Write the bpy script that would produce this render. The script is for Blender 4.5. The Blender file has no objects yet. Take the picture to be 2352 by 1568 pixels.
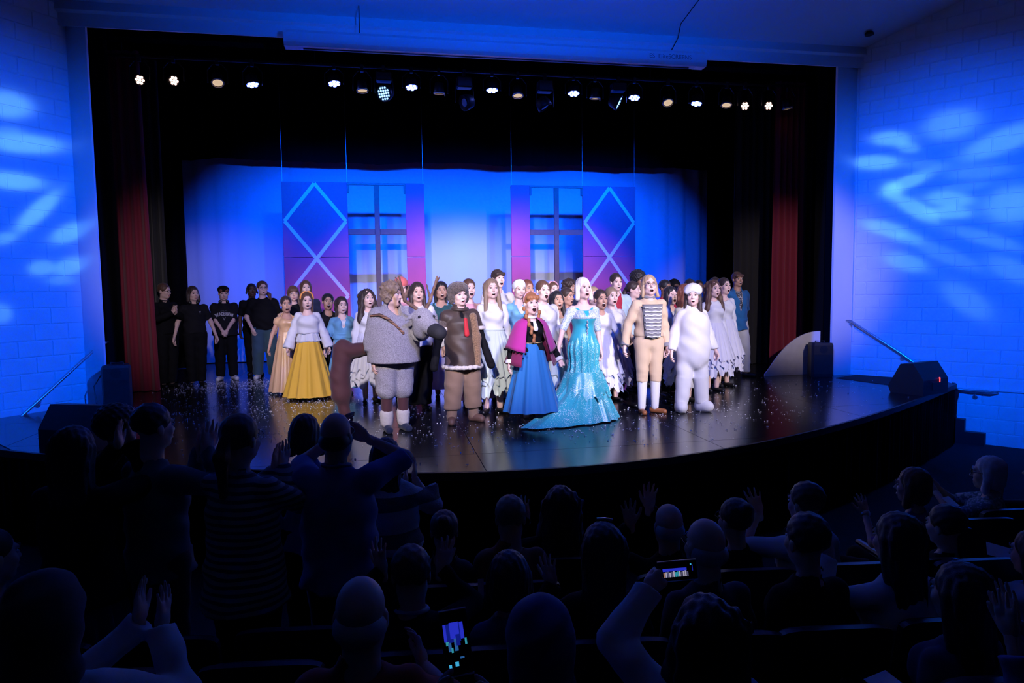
import bpy, bmesh, math, random
import numpy as np
from mathutils import Vector, Matrix

# ---------------------------------------------------------------- camera, world, light, exposure
scene = bpy.context.scene
COL = scene.collection
IMG_W, IMG_H, FPX = 2352.0, 1568.0, 1568.0
CAM_POS = np.array([-1.9, -10.86, 2.6])
CAM_YAW, CAM_PITCH, CAM_ROLL = math.radians(10.6), math.radians(4.3), math.radians(0.75)
_fw = np.array([math.sin(CAM_YAW) * math.cos(CAM_PITCH), math.cos(CAM_YAW) * math.cos(CAM_PITCH), -math.sin(CAM_PITCH)])
_rt = np.array([math.cos(CAM_YAW), -math.sin(CAM_YAW), 0.0])
_up = np.cross(_rt, _fw)
_R = _rt * math.cos(CAM_ROLL) - _up * math.sin(CAM_ROLL)
_U = _rt * math.sin(CAM_ROLL) + _up * math.cos(CAM_ROLL)
cam_data = bpy.data.cameras.new('camera')
cam_data.sensor_width = 36.0
cam_data.lens = 36.0 * FPX / IMG_W
cam_data.clip_start = 0.05
cam_data.clip_end = 200
cam = bpy.data.objects.new('camera', cam_data)
COL.objects.link(cam)
cam.matrix_world = Matrix(((_R[0], _U[0], -_fw[0], CAM_POS[0]), (_R[1], _U[1], -_fw[1], CAM_POS[1]),
                           (_R[2], _U[2], -_fw[2], CAM_POS[2]), (0, 0, 0, 1)))
scene.camera = cam

world = bpy.data.worlds.new('world')
scene.world = world
world.use_nodes = True
world.node_tree.nodes['Background'].inputs[0].default_value = (0.010, 0.025, 0.20, 1)
world.node_tree.nodes['Background'].inputs[1].default_value = 0.018

scene.view_settings.view_transform = 'Standard'
scene.view_settings.look = 'None'
scene.view_settings.exposure = 0.0
scene.view_settings.gamma = 1.0
scene.view_settings.use_curve_mapping = False
scene.cycles.use_denoising = True
scene.cycles.max_bounces = 6
scene.cycles.diffuse_bounces = 3
scene.cycles.glossy_bounces = 3
scene.cycles.sample_clamp_indirect = 4.0


def spot(name, loc, target, power, color, angle, blend=0.4, size=0.15, gobo=None):
    d = bpy.data.lights.new(name, 'SPOT')
    d.energy = power
    d.color = color
    d.spot_size = math.radians(angle)
    d.spot_blend = blend
    d.shadow_soft_size = size
    o = bpy.data.objects.new(name, d)
    o.location = loc
    o.rotation_euler = (Vector(target) - Vector(loc)).to_track_quat('-Z', 'Y').to_euler()
    COL.objects.link(o)
    if gobo:
        gobo(d)
    return o


def gobo_snow(strength, blobs):
    """metal snowflake gobo: cut-outs of a projector's light, in the lamp's own direction space"""
    def f(d):
        d.use_nodes = True
        nt = d.node_tree
        N, L = nt.nodes, nt.links
        em = [n for n in N if n.type == 'EMISSION'][0]
        tc = N.new('ShaderNodeTexCoord')
        sp = N.new('ShaderNodeSeparateXYZ')
        L.new(tc.outputs['Normal'], sp.inputs[0])

        def m(op, a, b=0.0, c=0.0):
            n = N.new('ShaderNodeMath')
            n.operation = op
            for i, v in enumerate((a, b, c)):
                if hasattr(v, 'is_linked') or hasattr(v, 'links'):
                    L.new(v, n.inputs[i])
                else:
                    n.inputs[i].default_value = v
            return n.outputs[0]
        z = m('ABSOLUTE', sp.outputs[2])
        u = m('DIVIDE', sp.outputs[0], z)
        v = m('DIVIDE', sp.outputs[1], z)
        tot = None
        for (bu, bv, lu, lv, ang, w) in blobs:
            ca, sa = math.cos(ang), math.sin(ang)
            du = m('SUBTRACT', u, bu)
            dv = m('SUBTRACT', v, bv)
            a = m('DIVIDE', m('ADD', m('MULTIPLY', du, ca), m('MULTIPLY', dv, sa)), lu)
            b = m('DIVIDE', m('ADD', m('MULTIPLY', du, -sa), m('MULTIPLY', dv, ca)), lv)
            q = m('ADD', m('MULTIPLY', a, a), m('MULTIPLY', b, b))
            q2 = m('MULTIPLY', q, q)
            g = m('MULTIPLY', m('DIVIDE', 1.0, m('ADD', 1.0, m('MULTIPLY', q2, q))), w)
            tot = g if tot is None else m('ADD', tot, g)
        L.new(m('MULTIPLY', tot, strength), em.inputs['Strength'])
    return f




def lamp_uv(loc, target, pt):
    f = (Vector(target) - Vector(loc)).normalized()
    x = f.cross(Vector((0, 0, 1))).normalized()
    d = Vector(pt) - Vector(loc)
    return d.dot(x) / d.dot(f), d.dot(x.cross(f)) / d.dot(f)


def shutters(u0=None, u1=None, soft=0.012, axis=0):
    """framing shutters of a profile spot: keep u0 < u < u1 in lamp space (axis 1: v)"""
    def f(d):
        d.use_nodes = True
        nt = d.node_tree
        N, L = nt.nodes, nt.links
        em = [n for n in N if n.type == 'EMISSION'][0]
        tc = N.new('ShaderNodeTexCoord')
        sp = N.new('ShaderNodeSeparateXYZ')
        L.new(tc.outputs['Normal'], sp.inputs[0])
        ab = N.new('ShaderNodeMath')
        ab.operation = 'ABSOLUTE'
        L.new(sp.outputs[2], ab.inputs[0])
        dv = N.new('ShaderNodeMath')
        dv.operation = 'DIVIDE'
        L.new(sp.outputs[axis], dv.inputs[0])
        L.new(ab.outputs[0], dv.inputs[1])
        mr = N.new('ShaderNodeMapRange')
        e = u1 if u1 is not None else u0
        mr.inputs[1].default_value = e - soft
        mr.inputs[2].default_value = e
        mr.inputs[3].default_value = 1.0 if u1 is not None else 0.0
        mr.inputs[4].default_value = 0.0 if u1 is not None else 1.0
        L.new(dv.outputs[0], mr.inputs[0])
        L.new(mr.outputs[0], em.inputs['Strength'])
    return f


GOBO_R = [(-0.027, 0.1082, 0.0294, 0.0177, -0.007, 0.5), (-0.0956, 0.1011, 0.0235, 0.0091, -0.154, 0.8), (-0.0746, 0.0867, 0.0136, 0.0069, -0.328, 0.5), (-0.1126, 0.0723, 0.0284, 0.0091, -0.132, 0.9), (-0.0728, 0.0421, 0.0266, 0.008, 0.326, 0.8), (-0.0911, 0.0331, 0.0133, 0.011, -0.622, 0.7), (-0.0615, 0.007, 0.0294, 0.0092, -0.587, 0.8), (-0.0261, 0.0155, 0.0261, 0.009, -0.176, 0.7), (-0.0255, -0.0004, 0.0239, 0.0074, -0.126, 0.7), (-0.0957, -0.0149, 0.0294, 0.0087, -0.326, 0.7), (-0.0699, -0.0293, 0.0183, 0.0063, -0.213, 0.4), (0.0256, 0.0786, 0.0417, 0.0138, 0.324, 0.55), (0.0405, 0.0029, 0.0287, 0.0207, 0.011, 0.55), (0.0047, 0.0452, 0.0326, 0.0079, -0.001, 0.25), (-0.0712, -0.0585, 0.0249, 0.0102, -0.32, 0.55), (-0.0284, -0.0513, 0.0411, 0.0086, -0.461, 0.25), (0.0138, -0.0345, 0.0383, 0.0074, -0.376, 0.3), (-0.0038, -0.1063, 0.0303, 0.0134, -0.667, 0.3), (0.0404, -0.072, 0.0282, 0.0111, -0.526, 0.3), (-0.0514, 0.0603, 0.0264, 0.0069, -0.224, 0.2), (-0.0128, 0.0289, 0.0286, 0.0058, 0.053, 0.2)]
GOBO_L = [(0.0746, 0.1383, 0.0257, 0.0137, 0.14, 0.8), (0.0906, 0.1005, 0.0383, 0.0099, 0.132, 0.9), (0.0747, 0.0593, 0.03, 0.0088, 0.048, 0.9), (0.097, 0.0304, 0.0316, 0.008, 0.772, 0.9), (0.1277, 0.0101, 0.022, 0.0086, 0.439, 0.8), (0.0599, -0.001, 0.0136, 0.0055, 0.255, 0.5), (0.0951, -0.0287, 0.0132, 0.0076, 0.214, 0.6), (0.1244, -0.0262, 0.0181, 0.0087, 0.341, 0.7), (0.1139, -0.0418, 0.0149, 0.0045, 0.022, 0.3), (0.0522, -0.0751, 0.0111, 0.0092, -0.017, 0.5), (0.0704, 0.1102, 0.0187, 0.0048, 0.201, 0.3)]
WHITE, BLUE = (1.0, 0.88, 0.93), (0.0, 0.083, 1.0)
# front-of-house profile spots on the bridge above the seats
spot('front_spot_a', (-3.6, -12.5, 6.3), (-1.5, -0.6, 2.35), 4700, WHITE, 26, 0.5)
spot('front_spot_b', (0.4, -12.5, 6.3), (0.3, -0.8, 2.35), 3900, WHITE, 26, 0.5)
spot('front_spot_c', (4.4, -12.5, 6.3), (1.9, -0.6, 2.35), 4700, WHITE, 26, 0.5)
spot('front_spot_d', (-1.5, -12.5, 6.3), (-4.7, 1.8, 2.6), 2300, (0.92, 0.80, 1.0), 17, 0.8)
spot('front_spot_e', (2.5, -12.5, 6.3), (5.6, 1.0, 2.6), 2100, (1.0, 0.82, 0.95), 15, 0.8)
# blue LED wash on the house walls (shuttered off the stage) and the stage, with an added header fill
_l, _t = (1.0, -8.0, 6.2), (-6.7, -0.9, 2.9)
spot('blue_wash_left', _l, _t, 6000, BLUE, 38, 0.95, 0.03, shutters(None, lamp_uv(_l, _t, (-5.90, 0.35, 3))[0], 0.004))
_l, _t = (-0.6, -8.2, 6.2), (7.3, -1.0, 2.9)
spot('blue_wash_right', _l, _t, 7200, BLUE, 40, 0.95, 0.03, shutters(lamp_uv(_l, _t, (5.90, 0.35, 3))[0], None, 0.004))
_l, _t = (0.0, -8.5, 4.6), (0.0, -0.6, 7.1)
spot('blue_header_fill', _l, _t, 2000, BLUE, 72, 1.0, 0.05, shutters(lamp_uv(_l, _t, (0, 0.0, 6.36))[1], None, 0.02, 1))  # added fill for blue bounce on header and ceiling, no such lamp known
spot('blue_wash_stage', (0.0, -11.0, 6.2), (0.0, 2.0, 1.6), 2200, BLUE, 46, 0.7, 0.3)
# two projectors with snowflake gobos, one for each house wall
CYAN = (0.15, 0.52, 1.0)
spot('gobo_projector_right', (-2.5, -9.5, 6.2), (7.0, -1.7, 3.9), 5600, CYAN, 40, 0.1, 0.02, gobo_snow(1.0, GOBO_R))
spot('gobo_projector_left', (2.0, -9.5, 6.2), (-6.6, -1.9, 3.6), 5400, CYAN, 40, 0.1, 0.02, gobo_snow(1.0, GOBO_L))
# ---------------------------------------------------------------- helpers
random.seed(7)
RNG = np.random.default_rng(7)
MATS = {}


def mat(name, color, rough=0.6, metal=0.0, emit=None, estr=0.0, bump=0.0, bscale=60.0, var=0.0, vscale=8.0, sheen=0.0,
        spec=0.5, alpha=1.0, trans=0.0, wave=None, coat=0.0, sub=0.0):
    if name in MATS:
        return MATS[name]
    m = bpy.data.materials.new(name)
    m.use_nodes = True
    nt = m.node_tree
    b = nt.nodes['Principled BSDF']
    c = (color[0], color[1], color[2], 1.0)
    b.inputs['Base Color'].default_value = c
    b.inputs['Roughness'].default_value = rough
    b.inputs['Metallic'].default_value = metal
    b.inputs['Specular IOR Level'].default_value = spec
    if alpha < 1:
        b.inputs['Alpha'].default_value = alpha
    if trans:
        b.inputs['Transmission Weight'].default_value = trans
    if sheen:
        b.inputs['Sheen Weight'].default_value = sheen
    if coat:
        b.inputs['Coat Weight'].default_value = coat
    if sub:
        b.inputs['Subsurface Weight'].default_value = sub
        b.inputs['Subsurface Radius'].default_value = (0.012, 0.005, 0.003)
        b.inputs['Subsurface Scale'].default_value = 1.0
    if emit is not None:
        b.inputs['Emission Color'].default_value = (*emit, 1.0)
        b.inputs['Emission Strength'].default_value = estr
    tc = None
    if var or bump or wave:
        tc = nt.nodes.new('ShaderNodeTexCoord')
    if var:
        n = nt.nodes.new('ShaderNodeTexNoise')
        n.inputs['Scale'].default_value = vscale
        n.inputs['Detail'].default_value = 5.0
        nt.links.new(tc.outputs['Object'], n.inputs['Vector'])
        r = nt.nodes.new('ShaderNodeMapRange')
        r.inputs[1].default_value = 0.3
        r.inputs[2].default_value = 0.7
        r.inputs[3].default_value = 1.0 - var
        r.inputs[4].default_value = 1.0 + var
        nt.links.new(n.outputs['Fac'], r.inputs[0])
        v = nt.nodes.new('ShaderNodeVectorMath')
        v.operation = 'SCALE'
        v.inputs[0].default_value = color[:3]
        nt.links.new(r.outputs[0], v.inputs['Scale'])
        nt.links.new(v.outputs[0], b.inputs['Base Color'])
    if wave:  # stripes: (scale, colour, axis 'X'/'Y'/'Z', share)
        wscale, wcol, axis, share = wave
        sx = nt.nodes.new('ShaderNodeSeparateXYZ')
        nt.links.new(tc.outputs['Object'], sx.inputs[0])
        a = nt.nodes.new('ShaderNodeMath')
        a.operation = 'MULTIPLY'
        a.inputs[1].default_value = wscale
        nt.links.new(sx.outputs['XYZ'.index(axis)], a.inputs[0])
        fr = nt.nodes.new('ShaderNodeMath')
        fr.operation = 'FRACT'
        nt.links.new(a.outputs[0], fr.inputs[0])
        g = nt.nodes.new('ShaderNodeMath')
        g.operation = 'GREATER_THAN'
        g.inputs[1].default_value = share
        nt.links.new(fr.outputs[0], g.inputs[0])
        mx = nt.nodes.new('ShaderNodeMix')
        mx.data_type = 'RGBA'
        mx.inputs[6].default_value = c
        mx.inputs[7].default_value = (*wcol, 1)
        nt.links.new(g.outputs[0], mx.inputs[0])
        nt.links.new(mx.outputs[2], b.inputs['Base Color'])
    if bump:
        n = nt.nodes.new('ShaderNodeTexNoise')
        n.inputs['Scale'].default_value = bscale
        n.inputs['Detail'].default_value = 4.0
        nt.links.new(tc.outputs['Object'], n.inputs['Vector'])
        bp = nt.nodes.new('ShaderNodeBump')
        bp.inputs['Strength'].default_value = bump
        bp.inputs['Distance'].default_value = 0.01
        nt.links.new(n.outputs['Fac'], bp.inputs['Height'])
        nt.links.new(bp.outputs[0], b.inputs['Normal'])
    MATS[name] = m
    return m


def mesh_obj(name, verts, faces, mats, parent=None, smooth=False, mi=None, loc=None):
    """verts: sequence of points, faces: sequence of index tuples or an (n,4)/(n,3) int array"""
    me = bpy.data.meshes.new(name)
    if isinstance(faces, np.ndarray):
        v = np.asarray(verts, np.float32)
        k = faces.shape[1]
        me.vertices.add(len(v))
        me.vertices.foreach_set('co', v.ravel())
        me.loops.add(faces.size)
        me.loops.foreach_set('vertex_index', faces.astype(np.int32).ravel())
        me.polygons.add(len(faces))
        me.polygons.foreach_set('loop_start', np.arange(0, faces.size, k, dtype=np.int32))
        me.polygons.foreach_set('loop_total', np.full(len(faces), k, np.int32))
        me.update(calc_edges=True)
    else:
        me.from_pydata([tuple(map(float, p)) for p in verts], [], [tuple(f) for f in faces])
    if not isinstance(mats, (list, tuple)):
        mats = [mats]
    for m in mats:
        me.materials.append(m)
    if mi is not None:
        me.polygons.foreach_set('material_index', np.asarray(mi, np.int32))
    if smooth:
        me.polygons.foreach_set('use_smooth', np.ones(len(me.polygons), bool))
    o = bpy.data.objects.new(name, me)
    COL.objects.link(o)
    if parent is not None:
        o.parent = parent
    if loc is not None:
        o.location = loc
    return o


def share(o, name, parent=None, loc=(0, 0, 0), rot=(0, 0, 0), scale=(1, 1, 1)):
    c = bpy.data.objects.new(name, o.data)
    COL.objects.link(c)
    c.parent = parent
    c.location, c.rotation_euler, c.scale = loc, rot, scale
    return c


def empty(name, loc=(0, 0, 0), rz=0.0):
    o = bpy.data.objects.new(name, None)
    o.empty_display_size = 0.1
    o.location = loc
    o.rotation_euler = (0, 0, rz)
    COL.objects.link(o)
    return o


def tag(o, label, cat, group=None, kind=None):
    o['label'] = label
    o['category'] = cat
    if group:
        o['group'] = group
    if kind:
        o['kind'] = kind
    return o


class MB:
    """collects simple shapes into one mesh"""

    def __init__(self):
        self.v, self.f, self.m = [], [], []

    def add(self, verts, faces, mi=0):
        k = len(self.v)
        self.v += [tuple(map(float, p)) for p in verts]
        self.f += [tuple(i + k for i in f) for f in faces]
        self.m += [mi] * len(faces)
        return self

    def box(self, lo, hi, mi=0, bev=0.0):
        (x0, y0, z0), (x1, y1, z1) = lo, hi
        if bev > 0:
            b = bev
            vs, idx = [], {}
            for X, sx in ((x0, 1), (x1, -1)):
                for Y, sy in ((y0, 1), (y1, -1)):
                    for Z, sz in ((z0, 1), (z1, -1)):
                        idx[(sx, sy, sz)] = len(vs)
                        vs += [(X, Y + sy * b, Z + sz * b), (X + sx * b, Y, Z + sz * b), (X + sx * b, Y + sy * b, Z)]
            fs = []
            q = [(1, 1), (1, -1), (-1, -1), (-1, 1)]
            for s in (1, -1):
                fs.append([idx[(s, a, c)] for a, c in (q if s > 0 else q[::-1])])
                fs.append([idx[(a, s, c)] + 1 for a, c in (q if s < 0 else q[::-1])])
                fs.append([idx[(a, c, s)] + 2 for a, c in (q if s > 0 else q[::-1])])
            for a in (1, -1):
                for c in (1, -1):
                    fs.append([idx[(1, a, c)] + 1, idx[(-1, a, c)] + 1, idx[(-1, a, c)] + 2, idx[(1, a, c)] + 2])
                    fs.append([idx[(a, 1, c)], idx[(a, -1, c)], idx[(a, -1, c)] + 2, idx[(a, 1, c)] + 2])
                    fs.append([idx[(a, c, 1)], idx[(a, c, -1)], idx[(a, c, -1)] + 1, idx[(a, c, 1)] + 1])
            for k in idx.values():
                fs.append([k, k + 1, k + 2])
            return self.add(vs, fs, mi)
        vs = [(x0, y0, z0), (x1, y0, z0), (x1, y1, z0), (x0, y1, z0), (x0, y0, z1), (x1, y0, z1), (x1, y1, z1), (x0, y1, z1)]
        return self.add(vs, [(0, 3, 2, 1), (4, 5, 6, 7), (0, 1, 5, 4), (1, 2, 6, 5), (2, 3, 7, 6), (3, 0, 4, 7)], mi)

    def tube(self, pts, rad, n=10, mi=0, cap=True):
        pts = [Vector(p) for p in pts]
        rs = rad if isinstance(rad, (list, tuple)) else [rad] * len(pts)
        vs, fs = [], []
        ref = None
        for i, p in enumerate(pts):
            d = (pts[min(i + 1, len(pts) - 1)] - pts[max(i - 1, 0)]).normalized()
            if ref is None:
                ref = Vector((0, 0, 1)) if abs(d.z) < 0.9 else Vector((1, 0, 0))
            a = d.cross(ref).normalized()
            b = d.cross(a).normalized()
            ref = -b if False else ref
            for k in range(n):
                t = 2 * math.pi * k / n
                vs.append(p + (a * math.cos(t) + b * math.sin(t)) * rs[i])
        for i in range(len(pts) - 1):
            for k in range(n):
                k2 = (k + 1) % n
                fs.append((i * n + k, i * n + k2, (i + 1) * n + k2, (i + 1) * n + k))
        if cap:
            fs.append(tuple(range(n))[::-1])
            fs.append(tuple(range((len(pts) - 1) * n, len(pts) * n)))
        return self.add(vs, fs, mi)

    def lathe(self, prof, n=20, mi=0, M=None, cap=True):
        """prof: (radius, z) pairs around local z; M: 4x4 placing it"""
        vs, fs = [], []
        for r, z in prof:
            for k in range(n):
                t = 2 * math.pi * k / n
                p = Vector((r * math.cos(t), r * math.sin(t), z))
                vs.append(M @ p if M else p)
        for i in range(len(prof) - 1):
            for k in range(n):
                k2 = (k + 1) % n
                fs.append((i * n + k, i * n + k2, (i + 1) * n + k2, (i + 1) * n + k))
        if cap:
            fs.append(tuple(range(n))[::-1])
            fs.append(tuple(range((len(prof) - 1) * n, len(prof) * n)))
        return self.add(vs, fs, mi)

    def build(self, name, mats, parent=None, smooth=False, loc=None):
        return mesh_obj(name, self.v, self.f, mats, parent, smooth, self.m, loc)


def text_mesh(name, body, size, material, parent, loc, rot, extrude=0.0006, align='CENTER'):
    cu = bpy.data.curves.new(name, 'FONT')
    cu.body = body
    cu.size = size
    cu.extrude = extrude
    cu.align_x = align
    cu.materials.append(material)
    o = bpy.data.objects.new(name, cu)
    COL.objects.link(o)
    o.location, o.rotation_euler = loc, rot
    o.parent = parent
    return o


STAGE = 1.0          # stage floor height
HOUSE = 0.0          # house floor in front of the stage


def house_z(y):
    return HOUSE + max(0.0, (-y - 5.6)) * 0.11


# ---------------------------------------------------------------- materials of the place
m_block = mat('painted_block', (0.78, 0.80, 0.84), 0.55, bump=0.35, bscale=90, var=0.05, vscale=3)
m_mortar = mat('block_joint', (0.72, 0.74, 0.78), 0.7)
m_plaster = mat('painted_plaster', (0.74, 0.76, 0.80), 0.6, bump=0.08, bscale=40)
m_ceil = mat('ceiling_paint', (0.66, 0.68, 0.74), 0.7, bump=0.1, bscale=30)
m_stage = mat('black_stage_paint', (0.008, 0.008, 0.011), 0.20, var=0.35, vscale=6, spec=0.55)
m_edge = mat('stage_edge', (0.006, 0.006, 0.009), 0.5)
m_seam = mat('stage_seam', (0.10, 0.10, 0.11), 0.6)
m_carpet = mat('dark_carpet', (0.018, 0.018, 0.024), 0.95, bump=0.5, bscale=200)
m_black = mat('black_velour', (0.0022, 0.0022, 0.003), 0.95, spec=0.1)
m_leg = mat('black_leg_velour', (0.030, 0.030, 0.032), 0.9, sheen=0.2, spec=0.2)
m_red = mat('red_velour', (0.22, 0.010, 0.030), 0.8, sheen=0.3, bump=0.1, bscale=120)
m_metal = mat('brushed_steel', (0.62, 0.63, 0.66), 0.28, 0.95)
m_dark = mat('dark_powder_coat', (0.010, 0.010, 0.012), 0.45)
m_cyc = mat('cyclorama_cloth', (0.46, 0.50, 0.60), 0.9, bump=0.05, bscale=8)

# ---------------------------------------------------------------- room shell
WL0, WL1 = Vector((-6.22, 0.10, 0)), Vector((-6.22 - 0.6157, 0.10 - 0.788, 0))
WR0, WR1 = Vector((6.38, 0.10, 0)), Vector((6.38 + 0.6157, 0.10 - 0.788, 0))
BL, BH = 0.445, 0.224
CEIL0, CSL = 6.73, 0.36           # ceiling height above the opening, slope up towards the house


def ceil_z(y):
    return CEIL0 + CSL * max(0.0, min(0.0 - y, 4.5))


def block_wall(name, p0, p1, length, side, label):
    d = (p1 - p0).normalized()
    n = Vector((-d.y, d.x, 0)) * side          # points into the room
    zb = -0.03
    M = Matrix(((d.x, n.x, 0, p0.x), (d.y, n.y, 0, p0.y), (0, 0, 1, 0), (0, 0, 0, 1)))
    w = MB().box((0, -0.25, zb - 0.3), (length, -0.010, 8.4)).build(name, m_mortar)
    w.matrix_world = M
    tag(w, label, 'wall', kind='structure')
    b = 0.008

    def blk(x0, x1):
        g, t = 0.004, 0.012
        L = x1 - x0 - 2 * g
        h = BH - 2 * g
        vs = [(0, 0, 0), (L, 0, 0), (L, 0, h), (0, 0, h), (b, t, b), (L - b, t, b), (L - b, t, h - b), (b, t, h - b)]
        fs = [(4, 5, 6, 7), (0, 1, 5, 4), (1, 2, 6, 5), (2, 3, 7, 6), (3, 0, 4, 7)]
        if side < 0:
            fs = [f[::-1] for f in fs]
        return vs, fs
    cache = {}
    rows = int((8.3 - zb) / BH) + 1
    for r in range(rows):
        z = zb + r * BH
        x = 0.0 if r % 2 == 0 else -BL / 2
        while x < length - 0.02:
            a, e = max(x, 0.0), min(x + BL, length)
            k = round(e - a, 3)
            if z > ceil_z(p0.y + d.y * e):
                x += BL
                continue
            if k not in cache:
                vs, fs = blk(a, e)
                o = mesh_obj('block', vs, fs, m_block, w)
                cache[k] = o
            else:
                o = share(cache[k], 'block', w)
            o.location = (a + 0.004, -0.012 + random.uniform(-0.001, 0.001), z + 0.004)
            x += BL
    return w, M


wall_left, M_left = block_wall('wall_left', WL0, WL1, 2.9, 1, 'white painted concrete block wall beside the left stage opening, washed in blue light')
wall_right, M_right = block_wall('wall_right', WR0, WR1, 3.6, -1, 'white painted concrete block wall beside the right stage opening, washed in blue light')


def prism(name, poly, z0, z1, material, label, cat='wall', kind='structure'):
    n = len(poly)
    vs = [(x, y, z0) for x, y in poly] + [(x, y, z1) for x, y in poly]
    fs = [tuple(range(n))[::-1], tuple(range(n, 2 * n))] + [(i, (i + 1) % n, n + (i + 1) % n, n + i) for i in range(n)]
    o = mesh_obj(name, vs, fs, material)
    return tag(o, label, cat, kind=kind)


prism('wall_proscenium_left', [(-5.93, 0.06), (-5.94, 0.02), (-6.22, 0.10), (-6.6, 0.30), (-8.7, 0.35), (-8.7, 0.5), (-6.3, 0.5), (-5.98, 0.10)], -0.3, CEIL0, m_plaster,
      'smooth blue lit plaster reveal at the left edge of the stage opening')
prism('wall_proscenium_right', [(5.93, 0.06), (5.98, 0.10), (6.4, 0.5), (8.7, 0.5), (8.7, 0.35), (6.8, 0.30), (6.38, 0.10), (5.94, 0.02)], -0.3, CEIL0, m_plaster,
      'smooth blue lit plaster reveal at the right edge of the stage opening')
# header over the opening: lower band, canted upper band, then the ceiling rising towards the house
def xs(name, prof, material, label, cat, x0=-7.4, x1=7.6):
    k = len(prof)
    o = mesh_obj(name, [(x0, y, z) for y, z in prof] + [(x1, y, z) for y, z in prof],
                 [tuple(range(k)), tuple(range(k, 2 * k))[::-1]] + [(i, k + i, k + (i + 1) % k, (i + 1) % k) for i in range(k)], material)
    return tag(o, label, cat, kind='structure')
xs('wall_header', [(0.02, 6.385), (0.05, 6.385), (0.3, 6.75), (0.3, 8.2), (0.0, 8.2), (0.0, 6.72), (-0.02, 6.60), (0.02, 6.565)], m_plaster, 'plaster header beam across the top of the stage opening', 'beam')
cz = CEIL0 + CSL * 4.5
xs('ceiling', [(0.05, CEIL0 - 0.02), (-4.5, cz - 0.02), (-14.5, cz - 0.02), (-14.5, cz + 0.1), (-4.5, cz + 0.1), (0.05, CEIL0 + 0.1)], m_ceil, 'plain painted house ceiling rising from the stage header', 'ceiling', -10, 10)
# house floor, sloping up towards the back
ys = [0.3, -5.6, -14.5]
vs = []
for y in ys:
    vs += [(-9.5, y, house_z(y)), (10.0, y, house_z(y))]
fl = mesh_obj('floor', vs, [(0, 1, 3, 2)[::-1], (2, 3, 5, 4)[::-1]], m_carpet)
tag(fl, 'dark carpeted house floor sloping up from the stage', 'floor', kind='structure')

# stage floor: black sheets with fine seams, curved apron


def apron_y(x):
    return -8.18 + math.sqrt(3.2 ** 2 + (0.78 * (x + 0.5)) ** 2)


def apron_n(x):
    g = (apron_y(x + 0.01) - apron_y(x - 0.01)) / 0.02
    k = math.sqrt(1 + g * g)
    return g / k, -1 / k


XL, XR = -6.9, 7.12
apron = []
for i in range(61):
    x = XL + (XR - XL) * i / 60
    apron.append((x, apron_y(x)))
# outline of the whole stage, counter-clockwise
outline = apron + [(7.2, -1.30), (7.32, -0.9), (8.6, 0.52), (8.6, 6.3), (-8.6, 6.3), (-8.6, 0.52), (-7.2, -1.2)]
base = MB()
n = len(outline)
base.add([(x, y, 0.0) for x, y in outline] + [(x, y, STAGE - 0.012) for x, y in outline],
         [tuple(range(n))[::-1], tuple(range(n, 2 * n))] + [(i, (i + 1) % n, n + (i + 1) % n, n + i) for i in range(n)])
stage = base.build('stage_floor', m_seam)
tag(stage, 'glossy black stage floor of large sheets with a curved front apron', 'floor', kind='structure')


def clip(poly, a, b, c):      # keep a*x+b*y<=c
    out = []
    for i in range(len(poly)):
        p, q = poly[i], poly[(i + 1) % len(poly)]
        dp, dq = a * p[0] + b * p[1] - c, a * q[0] + b * q[1] - c
        if dp <= 0:
            out.append(p)
        if dp * dq < 0:
            t = dp / (dp - dq)
            out.append((p[0] + (q[0] - p[0]) * t, p[1] + (q[1] - p[1]) * t))
    return out


def clip_stage(poly):
    for i in range(len(outline)):
        p, q = outline[i], outline[(i + 1) % len(outline)]
        ex, ey = q[0] - p[0], q[1] - p[1]
        poly = clip(poly, ey, -ex, ey * p[0] - ex * p[1])
        if len(poly) < 3:
            return []
    return poly


SX0, SY0 = -1.04 - 2.44 * 4, -2.80 - 1.5 * 2
for j in range(9):
    for i in range(9):
        sh = 0.0 if j % 2 == 1 else 1.22
        x0, y0 = SX0 + i * 2.44 + (0 if j < 3 else sh), SY0 + j * 1.5
        g = 0.0035
        poly = clip_stage([(x0 + g, y0 + g), (x0 + 2.44 - g, y0 + g), (x0 + 2.44 - g, y0 + 1.5 - g), (x0 + g, y0 + 1.5 - g)])
        if len(poly) < 3:
            continue
        k = len(poly)
        mesh_obj('floor_panel', [(x, y, STAGE - 0.012) for x, y in poly] + [(x, y, STAGE) for x, y in poly],
                 [tuple(range(k, 2 * k))] + [(a, (a + 1) % k, k + (a + 1) % k, k + a) for a in range(k)], m_stage, stage)
# stage skirt: pleated black cloth on the apron, with a dark edge strip above
vs, fs = [], []
NP = 420
pts = []
for i in range(NP + 1):
    x = XL + (XR - XL) * i / NP
    y = apron_y(x)
    nx, ny = apron_n(x)
    w = 0.012 + 0.012 * math.sin(i * 1.9) + 0.006 * math.sin(i * 0.37)
    pts.append((x + nx * (0.01 + w), y + ny * (0.01 + w)))
_e = pts[-1]
pts += [(_e[0] + (7.22 - _e[0]) * t, _e[1] + (-1.30 - _e[1]) * t) for t in (0.3, 0.6, 1.0)] + [(7.32, -0.4)]
for x, y in pts:
    vs += [(x, y, 0.02), (x, y, STAGE - 0.06)]
for i in range(len(pts) - 1):
    fs.append((2 * i, 2 * i + 2, 2 * i + 3, 2 * i + 1))
tag(mesh_obj('stage_skirt', vs, fs, m_black, smooth=True), 'pleated black cloth skirt hanging round the curved stage front', 'curtain')
ed = MB()
ep = apron + [(7.2, -1.30)]
v2, f2 = [], []
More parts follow.
